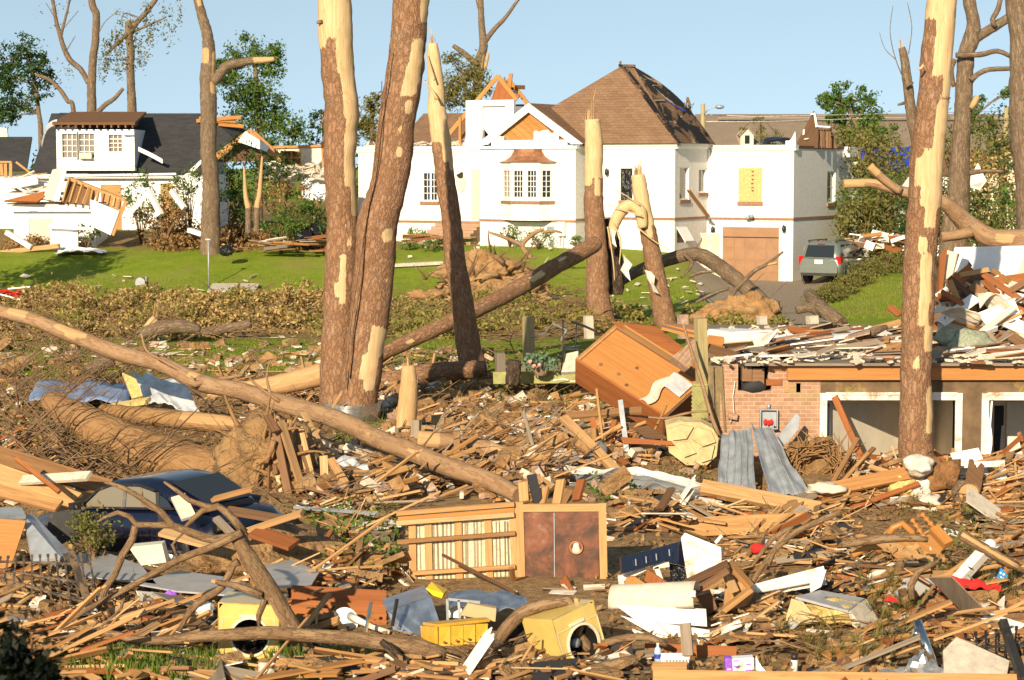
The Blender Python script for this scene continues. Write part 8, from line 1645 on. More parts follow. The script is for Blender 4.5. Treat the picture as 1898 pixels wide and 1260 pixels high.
for k, (nd, lab) in enumerate((([(1360,1160,3),(1400,1010+60,5),(1455,1000,6),(1530,960,6),(1560,950,4)], 'crooked grey limb rising behind the white gutter'), ([(1560,1010,6),(1620,1000,9),(1680,996,8),(1720,1000,5)], 'short stout limb lying left of the turned chair legs'), ([(1690,1110,7),(1688,1085,7),(1702,1060,6),(1740,1040,4)], 'forked brown limb standing before the red cloth'), ([(1395,1048,3),(1430,1000,5),(1470,975,5),(1440,1010,4),(1425,1045,5)], 'dark twisted root above the white gutter'), ([(1780,990,10),(1830,1020,10),(1885,1050,9)], 'pale peeled limb slanting down at the right edge'))):
    snag('fallen_branch', lab, nd, 26.5 if k != 2 else 25, M['branch'], key='px', seg=10, seed=110+k, cat_='branch', patches=[(1700,1990,-.3,.5)] if k == 4 else ())
# iron fence panels
def fence(label, corners, nb, rails, mat='black'):
    A, B, C_, D_ = [W(*c) for c in corners]; t = thing('iron_fence', label, 'fence', min((A,B,C_,D_), key=lambda p: p.z))
    for k in range(nb): u = k/(nb-1); m = MB(); p, q_ = A.lerp(B, u), D_.lerp(C_, u); m.bar(p, q_, .022, .022); m.bar(q_, q_+(q_-p).normalized()*.09, .035, .012); m.build('bar', M[mat], t)
    for v in rails: m = MB(); m.bar(A.lerp(D_, v), B.lerp(C_, v), .04, .025); m.build('rail', M[mat], t)
    return t
fence('muddy black iron fence panel lying aslant at the left edge', [(-10,1075,25.6),(185,1140,24.6),(165,1030,26),(0,1035,26.5)], 12, (.15,.5,.85), 'dirtyiron')
m = MB(); m.bar(W(132,1025,25.2), W(165,1120,24.4), .07, .07); o = m.build('fence_post', M['dirtyiron']); tag(o, 'muddy black iron post at the right end of the left fence panel', 'post')
fence('black iron fence panel lying flat at the bottom centre', [(985,1262,22.3),(1225,1258,22.3),(1150,1206,23.4),(1000,1222,23.0)], 12, (.25,.75), 'dirtyiron')
fence('black iron fence panel leaning at the lower right corner', [(1800,1270,22.4),(1920,1290,22.2),(1940,1160,23.6),(1790,1180,23.6)], 9, (.3,.75))
m = MB(); m.bar(W(1858,1150,22.6), W(1905,1290,22.0), .08, .08); o = m.build('fence_post', M['black']); tag(o, 'thick black iron post across the lower right fence panel', 'post')
# lower right things
P = [(1747,1212),(1772,1187),(1870,1231),(1862,1275),(1750,1275)]; m = MB(); m.prism([W(a, b, 22.9-.6*(b-1187)/80) for a, b in P][::-1], .05); o = m.build('concrete_slab', M['concrete']); tag(o, 'pale broken concrete slab in the lower right corner', 'slab')
t = thing('foil_duct', 'crumpled silver duct at the bottom right', 'duct', W(1700, 1262, 22.4)); c = W(1695, 1250, 22.4)
m = MB(); m.M = Matrix.Translation(c); m.blob((.1,0,-.02), (.2,.18,.24), 3, .5, 1.6, 4, ridge=True); m.blob((-.18,-.05,-.08), (.26,.15,.14), 3, .5, 1.8, 9, ridge=True); m.build('crumpled_shell', M['foil'], t)
m = MB(); m.tube([W(1700,1152,22.6), W(1727,1225,22.3)], .05, 14); m.build('pipe', M['chrome'], t); m = MB(); m.tube([W(1692,1172,22.5), W(1706,1176,22.5)], .045, 10); m.build('pipe_branch', M['chrome'], t)
t = thing('insulated_lid', 'blue grey metal lid with yellow insulation tearing out below it', 'lid', W(1550, 1170, 25)); P = [(1473,1108),(1518,1098),(1602,1112),(1575,1136),(1520,1128)]
m = MB(); m.prism([W(1474,1110,25.1),W(1520,1098,25.8),W(1602,1113,25.4),W(1572,1136,24.8)][::-1], .03); m.build('metal_top', M['slate'], t)
m = MB(); m.blob(W(1545,1135,25.2), (.36,.25,.13), 3, .6, 1.8, 3); m.build('insulation', M['insul'], t); m = MB(); m.prism([W(1455,1160,25),W(1468,1112,25.2),W(1490,1118,25.1),W(1520,1155,24.9)][::-1], .04); m.build('side', M['stone'], t); m = MB(); m.prism([W(1572,1136,24.8),W(1602,1114,25.3),W(1630,1160,24.9),W(1600,1172,24.6),W(1580,1160,24.7)][::-1], .04); m.build('side', M['concrete'], t)
t = thing('white_gutter', 'white gutter length rising to the right below the lumber field', 'gutter', W(1395, 1098, 26)); m = MB()
for (a, b) in (((1392,1092),(1528,1056)),((1396,1100),(1530,1076))): m.bar(W(*a,26.2), W(*b,26.3), .1, .03, R(80))
m.prism([W(1393,1092,26.2),W(1528,1056,26.3),W(1530,1076,26.2),W(1397,1101,26.1)][::-1], .02); m.build('trough', M['dirtywhite'], t); m = MB(); m.prism([W(1500,1066,26.1),W(1530,1058,26.3),W(1520,1090,26),W(1502,1100,25.9)][::-1], .03); m.build('end_cap', M['cleanwhite'], t)
t = thing('white_porch_post', 'white turned porch post leaning right above the red cloth', 'post', W(1775, 1080, 26.4)); p0, p1 = W(1770,1082,26.4), W(1835,1010,26.6)
m = MB(); m.bar(p0, p0.lerp(p1,.8), .13, .13, .4); m.build('shaft', M['dirtywhite'], t); m = MB(); m.bar(p0.lerp(p1,.8), p0.lerp(p1,.95), .17, .17, .4); m.blob(p1, .08, 2, 0); m.build('cap', M['cleanwhite'], t)
p = W(1795,1088,25.8); m = MB(); m.sheet(lambda u, v: tuple(p+Vector(((u-.5)*.75, (v-.5)*.4, .05+.12*noise.noise(Vector((u*5,v*4,1)))-.1*abs(u-.5)))), 20, 12, .01); o = m.build('red_cloth', M['redcloth']); tag(o, 'large crumpled red cloth below the white porch post', 'cloth')
m = MB(); m.blob(W(1405,1017,27), (.1,.08,.07), 3, .4, 2, 2); o = m.build('red_cloth', M['redcloth']); tag(o, 'small red cloth bundle right of the smashed cooker', 'cloth')
sl([(1848,1070),(1856,1052),(1868,1066),(1862,1080)],26,.03,'polka','small blue dotted cloth near the right edge','cloth','dotted_cloth'); sl([(1638,1112),(1650,1104),(1668,1114),(1655,1116)],25,.02,'redcloth','tiny red scrap behind the blue grey lid','scrap','red_scrap')
t = thing('broken_chair', 'broken hardwood chair back with turned spindles in the lumber field', 'chair', W(1680, 1030, 27))
for a, b in (((1708,952),(1738,985)),((1690,962),(1716,1000))):
    m = MB(); p0, p1 = W(*a, 27), W(*b, 26.8); n = 12; m.tube([p0.lerp(p1, k/n) for k in range(n+1)], [.03+.018*math.sin(k*2.1) for k in range(n+1)], 9); m.build('spindle', M['oaktrim'], t)
for P in ([(1645,995),(1655,978),(1672,970),(1690,985),(1692,1000)], [(1580,1030),(1600,1018),(1618,1012),(1632,1022)]): m = MB(); m.tube([W(a, b, 26.8) for a, b in P], .045, 8); m.build('curved_rail', M['oaktrim'], t)
m = MB(); m.bar(W(1730,980,26.8), W(1758,1010,26.6), .13, .1, .4); m.build('leg', M['oaktrim'], t)
t = thing('plastic_bottle', 'clear water bottle with blue label beside the white basket', 'bottle', W(1219,1228,22.9)); c = W(1219,1230,22.9)
m = MB(); m.lathe([(.036,0),(.038,.14),(.03,.17),(.013,.19),(.013,.21)], Matrix.Translation(c), 14); m.build('bottle_body', M['bluebottle'], t); m = MB(); m.lathe([(.0385,.06),(.0385,.11)], Matrix.Translation(c), 14, False); m.build('label_band', M['royaltarp'], t); m = MB(); m.lathe([(.015,.208),(.015,.225),(0,.226)], Matrix.Translation(c), 10); m.build('cap', M['cleanwhite'], t)
t = thing('white_basket', 'white slotted plastic basket on a board at the bottom right of centre', 'basket', W(1250,1233,22.8)); m = MB(); c = W(1250,1224,22.8)
for k in range(9): m.box(c+Vector((-.14+.035*k,-.09,0)), (.016,.01,.09))
m.box(c+Vector((0,-.09,.05)), (.31,.014,.02)); m.box(c+Vector((0,-.09,-.05)), (.3,.014,.02)); m.box(c+Vector((0,.0,-.05)), (.3,.17,.01)); m.box(c+Vector((0,.09,0)), (.3,.01,.12)); m.build('basket_wall', M['cleanwhite'], t)
t = thing('cardboard_carton', 'purple and white product carton standing at the bottom right of centre', 'carton', W(1368,1248,22.6)); c = W(1370,1232,22.6); Rm = Matrix.Rotation(R(-4),3,'Y')
m = MB(); m.box(c, (.30,.14,.17), Rm); m.build('carton_body', M['cleanwhite'], t); m = MB(); m.box(c+Vector((-.115,-.002,.0)), (.075,.145,.172), Rm); m.build('purple_band', M['purple'], t)
m = MB(); m.box(c+Vector((.02,-.074,.03)), (.05,.006,.05), Rm); m.box(c+Vector((.02,-.0741,-.01)), (.03,.006,.05), Rm); m.build('printed_lamp', M['drywall'], t)
for k,(dx,dz,w_) in enumerate(((-.04,.06,.06),(-.04,.0,.05),(-.04,-.05,.05),(.09,.02,.05),(.09,-.04,.06),(-.115,-.03,.04))): m = MB(); m.box(c+Vector((dx,-.076,dz)), (w_,.004,.012), Rm); m.build('print_line', M['purple' if k < 5 else 'cleanwhite'], t)
m = MB(); m.sheet(lambda u, v: tuple(c+Vector((.17+.16*u*v, -.05, .09-.18*v+.03*math.sin(u*4)))), 6, 6, .005); o = m.build('white_cloth', M['cleanwhite']); tag(o, 'white and pink paper flap beside the purple carton', 'paper')
t = thing('spray_can', 'white spray can with black cap at the bottom right of centre', 'can', W(1472,1250,22.6)); c = W(1472,1252,22.6); m = MB(); m.lathe([(.037,0),(.037,.17),(.03,.185)], Matrix.Translation(c), 16); m.build('can_body', M['cleanwhite'], t); m = MB(); m.lathe([(.036,.172),(.036,.23),(.0,.235)], Matrix.Translation(c), 16); m.build('cap', M['black'], t)
p = GT(318,1128); m = MB(); m.blob(p+Vector((0,0,.16)), (.09,.08,.08), 3, .4, 2.4, 5); o = m.build('purple_puff', M['purple']); tag(o, 'purple fluffy puff in rubble left of the yellow dryer', 'puff')
m = MB(); m.blob(W(380,1128,24.6), (.11,.09,.09), 3, .35, 1.6, 8); o = m.build('white_bag', M['cleanwhite']); tag(o, 'stuffed white bag just left of the yellow dryer', 'bag')
stick(1270,1155,1275,1215,22.9,22.8,.12,.04,'greyb','upright board end standing before the white heater panels','board','upright_board'); stick(1210,1238,1275,1238,22.7,22.6,.1,.1,'fresh','short tan block carrying the white basket','block','wood_block')
stick(1195,1206,1365,1212,23.6,23.5,.16,.05,'redb','red brown slatted board under the white heater panels','board','slatted_board',1.2); stick(1210,1254,1898,1262,22.2,22.2,.14,.1,'fresh','long tan beam along the bottom right of the photo','beam','beam',1.3)
sl([(1345,1085),(1352,1062),(1388,1082),(1398,1100),(1385,1122),(1340,1135)],25.6,.05,'board','tan gabled wooden frame piece left of the white gutter','frame','frame_piece')
for k,(a,b) in enumerate((((1340,1048),(1362,1098)),((1350,1042),(1392,1088)),((1342,1130),(1394,1090)),((1235,1098),(1350,1044)),((1290,1094),(1350,1055)))): stick(*a,*b,25.5-.05*k,25.4-.05*k,.1,.06,'board' if k < 3 else 'brownb',['left rail of the tan gabled frame','right rail of the tan gabled frame','foot rail of the tan gabled frame','upper weathered batten rising from the cooker','lower weathered batten rising from the cooker'][k],'batten','batten')
sl([(1290,1105),(1318,1098),(1330,1128),(1312,1140)],25.7,.2,'brownb','brown wooden box end right of the flattened heater','box','wooden_box')
# tarps at the left
def cloth(lab, nm, mat, pts, amp, nu=24, nv=10, th=.012, cat_='tarp'):
    A, B, C_, D_ = [W(*p) for p in pts]
    m = MB(); m.sheet(lambda u, v: tuple(A.lerp(B,u).lerp(D_.lerp(C_,u),v)+Vector((0,0,amp*noise.fractal(Vector((u*3.5,v*2.5,len(lab))),1,2,3)))), nu, nv, th); o = m.build(nm, M[mat]); tag(o, lab, cat_)
    for p in o.data.polygons: p.use_smooth = True
cloth('slate blue tarp spread flat behind the muddy uprooted trunk', 'blue_tarp', 'bluetarp', [(50,745,45),(240,745,44.5),(240,708,50),(70,704,51)], .12)
cloth('silvery plastic film draped over the debris behind the long fallen tree', 'plastic_film', 'tarp', [(255,735,44.2),(380,772,42.5),(330,700,44.6),(228,686,45.8)], .15, 30, 16)
cloth('grey plastic sheet lumped beneath the long fallen tree', 'plastic_sheet', 'tarp', [(590,895,35.4),(690,890,35.2),(672,850,35.8),(600,846,36)], .13, 20, 12)
for k,(a,b,lab,mt) in enumerate((((236,690),(255,738),'pale yellow foam strip left of the silvery film','insul'),((200,755),(275,742),'pale yellow foam strip lying under the silvery film','insul'),((5,800),(70,812),'grey metal strip on the dirt bank at the far left','greysteel'))): stick(*a,*b,44-.5*k-(4 if k == 2 else 0),43.6-.5*k-(4 if k == 2 else 0),.22,.08,mt,lab,'strip','strip')
for k,(a,b,c_,d_,lab) in enumerate(((510,790,535,915,'brown split board standing in the roots, left one'),(520,780,560,905,'brown split board standing in the roots, leaning right'),(495,770,512,800,'short dark board under the long fallen tree'),(600,845,603,905,'upright tan board behind the grey plastic lump'),(612,850,640,895,'tilted tan board behind the grey plastic lump'),(985,880,1000,940,'dark upright board behind the rusty panel'),(970,895,972,930,'pale upright board end above the timber frame'),(1010,905,1003,935,'pale splinter standing behind the rusty panel'),(1040,890,1032,935,'thin pale splinter standing behind the rusty panel'),(1078,890,1068,928,'orange upright stick right behind the rusty panel'),(1245,905,1222,945,'brown short stick slanting below the white strips'))): stick(a,b,c_,d_,34.6 if k < 5 else 29.4,34.4 if k < 5 else 29.2,.13,.05,['brownb','board','brownb','board','fresh','black','fresh','fresh','fresh','redb','brownb'][k],lab,'board','standing_board')
for k,(a,b,c_,d_,wd,mt,lab) in enumerate(((-20,838,200,905,.3,'board','uppermost broad tan board at the left edge'),(-20,872,140,930,.32,'fresh','broad tan board lying across the left edge above the white panel'),(40,890,165,882,.16,'drywall','pale flat board at left above the car roof'),(30,800+50,110,912,.06,'redb','rust orange stick at left crossing the broad boards'),(-20,905,110,938,.2,'board','lowest broad board at the left edge behind the white panel'))): stick(a,b,c_,d_,32.6-.4*k,31.6-.3*k,wd,.05,mt,lab,'board','broad_board',.7)
# bush close to the camera, its shade painted into the leaf colour
t = thing('dark_bush', 'out of focus shade-coloured evergreen bush in the bottom left corner', 'bush', (-2.42, 10.2, 0)); VV, FF, o_ = [], [], 0
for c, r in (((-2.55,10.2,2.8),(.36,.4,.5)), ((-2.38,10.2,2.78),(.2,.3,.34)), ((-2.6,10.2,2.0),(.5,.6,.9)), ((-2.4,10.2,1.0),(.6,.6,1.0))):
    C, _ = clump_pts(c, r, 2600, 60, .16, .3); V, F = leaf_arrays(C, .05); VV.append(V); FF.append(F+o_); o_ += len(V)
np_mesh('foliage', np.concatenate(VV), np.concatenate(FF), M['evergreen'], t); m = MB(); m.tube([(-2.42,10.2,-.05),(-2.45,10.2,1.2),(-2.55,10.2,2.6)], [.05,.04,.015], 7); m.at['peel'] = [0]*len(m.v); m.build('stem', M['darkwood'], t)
# ------------------------------------------------------------------ the field of broken lumber
q = random.Random(2024)
KEEP = [(730,935,1125,1086),(1140,985,1345,1115),(980,1100,1330,1222),(700,1085,985,1215),(400,1110,520,1225),(100,880,560,1045),(1450,1110,1640,1185),(1740,1005,1850,1100),(1385,1050,1535,1105),(1200,1200,1500,1300),(1650,1190,1900,1300),(1320,780,1580,925),(1225,775,1335,870),(615,1125,730,1220),(120,1020,460,1108),(1575,945,1765,1035),(1040,860,1320,925),(780,1140,910,1230),(400,1100,530,1245),(110,735,440,885),(40,690,400,775),(580,745,715,830),(910,640,1095,740)]
def kept(p):
    x, y = PX(p); return any(a < x < c and b < y < d for a, b, c, d in KEEP)
def board_mesh(L, wd, th, kind, seed):
    r = random.Random(seed); m = MB(); pts = []; jag = kind != 'sawn'
    n = 4 if jag else 1
    for i in range(n+1): pts.append((L/2+(r.uniform(-.10,.12) if jag else 0)*min(1, L), -wd/2+wd*i/n, 0))
    jb = jag and r.random() < .6; n2 = 4 if jb else 1
    for i in range(n2+1): pts.append((-L/2+(r.uniform(-.12,.1) if jb else 0)*min(1, L), wd/2-wd*i/n2, 0))
    m.prism([(x, y, -th/2) for x, y, z in pts], th, (0,0,1)); return m
def settle(x, y, L, ang, th, lift=0.0):
    c, s = math.cos(ang), math.sin(ang); hs = [(t, hm(x+c*L*t, y+s*L*t)) for t in (-.5,-.3,-.1,.1,.3,.5)]
    a, b = hs[0][1], hs[-1][1]; up = max(h-(a+(b-a)*(t+.5)) for t, h in hs); z0, z1 = a+max(0, up)*.75, b+max(0, up)*.75
    return z0+th/2+lift, z1+th/2+lift
def mark(x, y, L, ang, z0, z1, wd, th):
    c, s = math.cos(ang), math.sin(ang)
    for k in range(int(L/.08)+1):
        t = -.5+k*.08/max(L,.08); hm_raise(x+c*L*t, y+s*L*t, (z0+(z1-z0)*(t+.5))+th/2*.6, 0 if wd < .14 else 1)
ZN = [  # px range, py range, weight, yaw spread, label place, length scale
 ((1120,1910),(905,1010),32,.55,'in the lumber before the brick basement',1.0),
 ((1330,1910),(1005,1130),26,.55,'in the lumber around the white gutter',1.0),
 ((1320,1910),(1100,1265),32,.6,'in the lower right lumber by the blue lid',.8),
 ((-10,730),(1040,1265),26,.8,'under the bare fallen tree at lower left',.75),
 ((-10,230),(840,935),6,.5,'at the left edge beside the car roof',1.1),
 ((540,760),(900,1100),10,.7,'between the wrecked car and stud wall panel',.8),
 ((720,1330),(1195,1265),9,.7,'in the lumber at the bottom centre',.7),
 ((1050,1340),(770,905),11,.8,'in the rubble around the yellow flagstones',.8),
 ((1480,1910),(850,935),7,.7,'in the rubble before the garage opening',.9),
 ((690,1060),(735,915),11,.6,'on the dirt right of the twin pines',.8),
 ((730,1330),(1088,1114),3,.6,'at the foot of the stud wall panel',.5),
 ((-10,600),(690,880),7,.8,'on the muddy bank left of the twin pines',.7),
 ((440,700),(740,900),3,.9,'among the roots of the muddy uprooted trunk',.8)]
tot = sum(z[2] for z in ZN)
def pick():
    r = q.uniform(0, tot)
    for z in ZN:
        r -= z[2]
        if r <= 0: return z
    return ZN[0]
# small litter first: one lying layer of splinters and crumbs
def litter(name, label, mats, n, size, zones, lift=.0, flat=.35, raise_=True):
    m = MB()
    for _ in range(n):
        z = pick() if zones is None else q.choice(zones); g = GT(q.uniform(*z[0]), q.uniform(*z[1]))
        L, wd, th = q.uniform(*size[0]), q.uniform(*size[1]), q.uniform(*size[2]); ang = q.gauss(0, z[3]*1.3) if size[0][1] > .3 else q.uniform(0, 3.14)
        if kept(g) and q.random() < .96: continue
        z0, z1 = settle(g.x, g.y, L, ang, th, lift); c, s = math.cos(ang), math.sin(ang); tilt = q.gauss(0, flat)*L*.5
        p0, p1 = Vector((g.x-c*L/2, g.y-s*L/2, z0-tilt*.2)), Vector((g.x+c*L/2, g.y+s*L/2, z1+max(0,tilt)))
        if L > .5 and (kept(p0) or kept(p1)): continue
        m.bar(p0, p1, wd, th, q.gauss(0, .5))
        if raise_: mark(g.x, g.y, L, ang, z0, z1, wd, th)
    o = m.build(name, mats); tag(o, label, 'litter', kind='stuff'); return o
litter('bark_litter', 'dark brown broken scraps covering the ground of the wreckage', M['brownb'], 1700, ((.15,.7),(.04,.14),(.02,.04)), None)
litter('plaster_litter', 'pale plaster crumbs scattered in the wreckage', M['drywall'], 900, ((.06,.28),(.04,.2),(.015,.05)), None)
litter('brick_litter', 'pink brick rubble between cabinet and grey siding', M['rubble'], 500, ((.08,.24),(.08,.14),(.06,.1)), [ZN[7], ZN[7], ZN[8], ZN[9]])
litter('board_litter', 'countless smaller tan board pieces in the wreckage', M['board'], 2500, ((.3,1.2),(.03,.13),(.02,.04)), None)
litter('lath_litter', 'long thin pale laths lying among the boards', M['fresh'], 1400, ((.6,2.2),(.025,.06),(.015,.03)), None)
litter('grey_litter', 'grey and weathered board scraps among the tan ones', M['greyb'], 420, ((.2,1.1),(.04,.2),(.015,.03)), None)
litter('rusty_litter', 'rust red and orange board scraps among the tan ones', M['redb'], 420, ((.25,1.3),(.04,.14),(.02,.035)), None)
litter('white_litter', 'white painted scraps and paper in the wreckage', M['dirtywhite'], 420, ((.1,.5),(.05,.25),(.008,.02)), None)
litter('dark_litter', 'black roofing scraps in the wreckage', M['felt'], 260, ((.15,.6),(.1,.3),(.008,.02)), None)
litter('shingle_litter', 'brown shingle and soil clods in the wreckage', M['rootsoil'], 500, ((.15,.5),(.1,.35),(.03,.09)), None)
litter('splinter_litter', 'thin tan splinters strewn through the wreckage', M['split'], 900, ((.15,.8),(.01,.035),(.008,.02)), None, .03, .8, False)
MID = [((560,1340),(690,930),1,.8),((560,1100),(650,900),1,.8),((-10,620),(640,930),1,.9)]
litter('midground_boards', 'small broken boards between the fallen trunks', M['board'], 820, ((.2,1.2),(.04,.14),(.03,.05)), MID, .0, .5)
litter('midground_laths', 'grey splinters between the fallen trunks', M['greyb'], 420, ((.3,1.3),(.02,.08),(.02,.03)), MID, .0, .6)
litter('midground_plaster', 'pale rubble between the fallen trunks', M['drywall'], 480, ((.1,.4),(.06,.3),(.05,.16)), MID)
litter('midground_bricks', 'pink brick bits between the fallen trunks', M['rubble'], 500, ((.1,.3),(.08,.2),(.07,.15)), MID)
litter('midground_clods', 'soil clods between the fallen trunks', M['claysoil'], 500, ((.2,.6),(.15,.4),(.08,.22)), MID)
OUT = [((1900,2250),(900,1260),1,.6),((-330,-10),(640,1260),1,.8)]
litter('outer_boards', 'broken boards strewn beyond both sides of the view', M['board'], 700, ((.3,1.6),(.04,.15),(.02,.04)), OUT)
litter('outer_scraps', 'brown scraps strewn beyond both sides of the view', M['brownb'], 500, ((.2,.9),(.05,.25),(.02,.05)), OUT)
# counted boards
protos = []
BSPEC = [(2.6,.14,.04,'t','board'),(2.0,.10,.04,'t','board'),(1.5,.14,.04,'t','redb'),(1.2,.19,.025,'t','board'),(.9,.12,.03,'t','fresh'),(1.7,.09,.09,'s','board'),(2.2,.19,.045,'sawn','fresh'),(1.1,.09,.04,'sawn','brownb'),(.7,.2,.02,'t','drywall'),(1.4,.07,.03,'t','greyb'),(.8,.14,.035,'t','orangeply'),(1.9,.24,.04,'t','board'),(.55,.3,.015,'t','cleanwhite'),(1.3,.05,.03,'t','fresh'),(.65,.16,.03,'t','redb'),(1.0,.28,.02,'t','brownb'),(.9,.5,.012,'t','slate'),(.7,.55,.012,'t','cleanwhite'),(.95,.45,.015,'t','greyb'),(.8,.5,.02,'t','drywall'),(.8,.45,.015,'t','orangeply')]
CN = {'board':'tan','redb':'rust orange','fresh':'light yellow','brownb':'dark brown','drywall':'cream','greyb':'grey','orangeply':'bright orange','cleanwhite':'white'}
NAME = {'drywall':'plasterboard_piece','cleanwhite':'white_board_piece','slate':'laminate_piece'}; CN['slate'] = 'blue grey'
for i, (L, wd, th, kd, mt) in enumerate(BSPEC):
    m = board_mesh(L, wd, th, kd, i*7+1); me = m.build('proto', M[mt], None, (0,0,0)); protos.append((me, L, wd, th, mt))
n_b = 0
for z in ZN:
    for _ in range(max(3, int(370*z[2]/tot))):
        i = q.choices(range(len(BSPEC)), [3,4,4,3,4,3,2,3,1.6,2,2,3,1.2,4,3,3,1.3,1.3,1.3,1.3,1.3])[0]; me, L, wd, th, mt = protos[i]
        if L > 1.9*z[5] and q.random() < .6: continue
        g = GT(q.uniform(*z[0]), q.uniform(*z[1])); ang = q.gauss(0, z[3])
        if q.random() < .12: ang += 1.4
        c, s = math.cos(ang), math.sin(ang)
        if kept(g) or kept(g+Vector((c*L*.4, s*L*.4, .1))) or kept(g-Vector((c*L*.4, s*L*.4, -.1))): continue
        z0, z1 = settle(g.x, g.y, L, ang, th, .01)
        up = q.random() < .13 and L < 1.35
        o = me.copy(); COL.objects.link(o); o.name = NAME.get(mt, 'splintered_board')
        if up: pit = q.uniform(.35, 1.0)*q.choice((-1,1)); zc = (z0+z1)/2+abs(math.sin(pit))*L*.35; rl = q.uniform(-.6,.6)
        else: pit = math.atan2(z1-z0, L)+q.gauss(0,.07); zc = (z0+z1)/2+abs(q.gauss(0,.03)); rl = q.gauss(0, .38)
        o.matrix_world = Matrix.Translation((g.x, g.y, zc)) @ Matrix.Rotation(ang, 4, 'Z') @ Matrix.Rotation(-pit, 4, 'Y') @ Matrix.Rotation(rl, 4, 'X')
        if not up: mark(g.x, g.y, L, ang, z0, z1, wd, th)
        k = NAME.get(mt, 'splintered_board').replace('_', ' '); cn = CN[mt] if mt != 'cleanwhite' else ''
        tag(o, f"{cn} {k} lying {z[4]}".strip(), 'board', f"{cn} {k}s {z[4]}".strip()); n_b += 1
for p in protos: bpy.data.objects.remove(p[0])
# leaves, twigs and grass on the ground
def ground_leaves(name, label, spots, size, mat, cat_='leaves', rise=.05, up=0):
    P = []
    for (x0, x1, y0, y1, n) in spots:
        for _ in range(n): g = GT(q.uniform(x0, x1), q.uniform(y0, y1)); P.append((g.x, g.y, max(g.z, hm(g.x, g.y))+abs(q.gauss(0, rise))))
    V, F = leaf_arrays(np.array(P), size, .55, up); o = np_mesh(name, V, F, mat); tag(o, label, cat_, kind='stuff')
ground_leaves('dead_leaves', 'dead leaves littering the mud between the fallen trunks', [(-10,620,640,900,5200),(690,1320,690,900,3600),(0,760,900,1260,2600),(1100,1900,900,1260,2600)], .09, M['leaf_litter'])
ground_leaves('green_leaves', 'green leaves and weeds in the wreckage', [(600,740,950,1080,700),(980,1120,690,760,600),(620,780,760,840,160),(1080,1180,900,940,130),(560,640,960,1040,300),(1240,1330,890,930,60),(420,640,640,690,300),(1600,1900,1080,1160,60)], .08, M['leaf_mid'], rise=.12)
ground_leaves('olive_weeds', 'olive weeds and shredded boughs in the wreckage', [(690,1100,650,730,1600),(880,1060,690,790,900),(-10,240,640,860,1500),(1720,1830,960,1030,300),(1560,1800,1130,1230,90)], .10, M['leaf_olive'], rise=.14)
def grass(name, label, spots, h, mat):
    VV = []
    for (x0, x1, y0, y1, n, z_) in spots:
        for _ in range(n):
            g = GT(q.uniform(x0, x1), q.uniform(y0, y1)); hh = h*q.uniform(.5,1.2)*z_; a = q.uniform(0, 6.28); w_ = hh*.045+.002; d = Vector((math.cos(a), math.sin(a), 0)); t_ = Vector((q.gauss(0,.3), q.gauss(0,.3), 1))*hh
            VV += [g-d*w_, g+d*w_, g+t_*.6+d*w_*.7, g+t_]
    V = np.array([tuple(v) for v in VV]); o = np_mesh(name, V, np.arange(len(V)).reshape(-1,4), mat); tag(o, label, 'grass', kind='stuff')
grass('tall_grass', 'tall green grass tufts along the bottom left', [(180,300,1225,1265,700,1),(300,400,1228,1262,500,.9),(497,556,1198,1240,300,.9),(90,170,1240,1262,200,.9),(600,720,1200,1250,120,.6),(620,760,770,830,160,1)], .26, M['tallgrass'])
grass('lawn_grass', 'short sunlit lawn grass below the houses', [(-20,620,462,552,15000,1),(700,1090,455,530,5200,1),(1040,1340,500,570,4200,1),(1520,1700,515,592,5200,1),(-20,620,628,690,6500,.9),(700,860,615,660,1600,.9)], .11, M['grassblade'])
VV = []
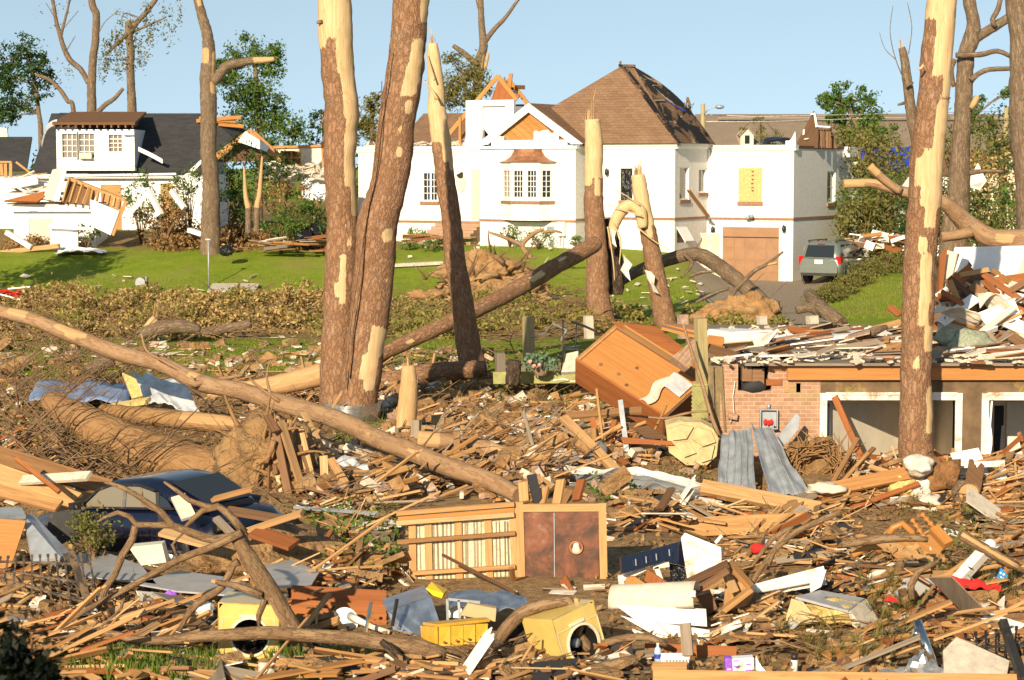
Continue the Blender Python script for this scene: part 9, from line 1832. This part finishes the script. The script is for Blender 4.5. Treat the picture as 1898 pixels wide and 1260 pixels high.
for (px, py, n) in ((1630,1120,160),(1650,1160,150),(1660,1200,150),(1520,1215,120),(1620,1240,140),(1770,1090,140),(1860,1130,140),(1700,960,120),(1545,1240,90),(1260,900,80),(830,740,200),(1480,1190,70)):
    for _ in range(n//6):
        g = GT(px+q.uniform(-40,40), py+q.uniform(-15,15)); b = g+Vector((0,0,hm(g.x,g.y)-g.z+q.uniform(.05,.25))); ax = Vector((q.gauss(0,1), q.gauss(0,1), q.uniform(-.2,.7))).normalized()
        for _ in range(16):
            d = (ax+Vector((q.gauss(0,.45), q.gauss(0,.45), q.gauss(0,.45)))).normalized()*q.uniform(.14,.26); s = d.cross(Vector((.3,.2,.9))).normalized()*.004; VV += [b-s, b+s, b+d*.7+s*.7, b+d]
V = np.array([tuple(v) for v in VV]); o = np_mesh('pine_needles', V, np.arange(len(V)).reshape(-1,4), M['needle']); tag(o, 'dry pine needle tufts among the lumber', 'needles', kind='stuff')
litter('lawn_litter', 'small pale scraps blown over the lawns', M['drywall'], 170, ((.1,.5),(.06,.25),(.01,.03)), [((-10,600),(465,545),1,1),((730,1050),(460,530),1,1),((-10,600),(620,690),1,1),((1100,1300),(505,590),1,1)], .1, .2, False)
m = MB()
for (x0, x1, y0, y1, n, L0, L1, up) in ((-10,260,620,900,520,.5,1.9,.9),(200,620,660,940,320,.4,1.4,.7),(560,760,890,1060,60,.3,1.1,.6),(60,360,1080,1240,90,.2,.8,.5),(700,1100,600,920,380,.4,1.5,.5),(1300,1900,950,1250,130,.3,1.1,.4),(1600,1900,900,1000,50,.4,1.0,.5),(840,1060,1190,1260,60,.2,.6,.5),(1290,1440,560,610,30,.5,1.5,1)):
    for _ in range(n):
        g = GT(q.uniform(x0,x1), q.uniform(y0,y1)); g.z = max(g.z, hm(g.x,g.y)); L = q.uniform(L0,L1); a = q.choice((0,3.14))+q.gauss(0,.7); e = g+Vector((math.cos(a)*L, math.sin(a)*L*.6, q.uniform(0,up)*L)); md = g.lerp(e,.5)+Vector((q.gauss(0,.06),0,q.gauss(.04,.07)))*L
        r = q.uniform(.006,.03 if y1 < 930 else .02); m.tube([g, md, e], [r, r*.7, r*.25], 4, False)
        if q.random() < .5: f_ = md+Vector((math.cos(a+.8)*L*.35, 0, q.uniform(.0,.3)*L)); m.tube([md, f_], [r*.6, r*.2], 4, False)
m.at['peel'] = [0]*len(m.v); o = m.build('twigs', M['branch']); tag(o, 'bare twigs lying all through the wreckage', 'twigs', kind='stuff')
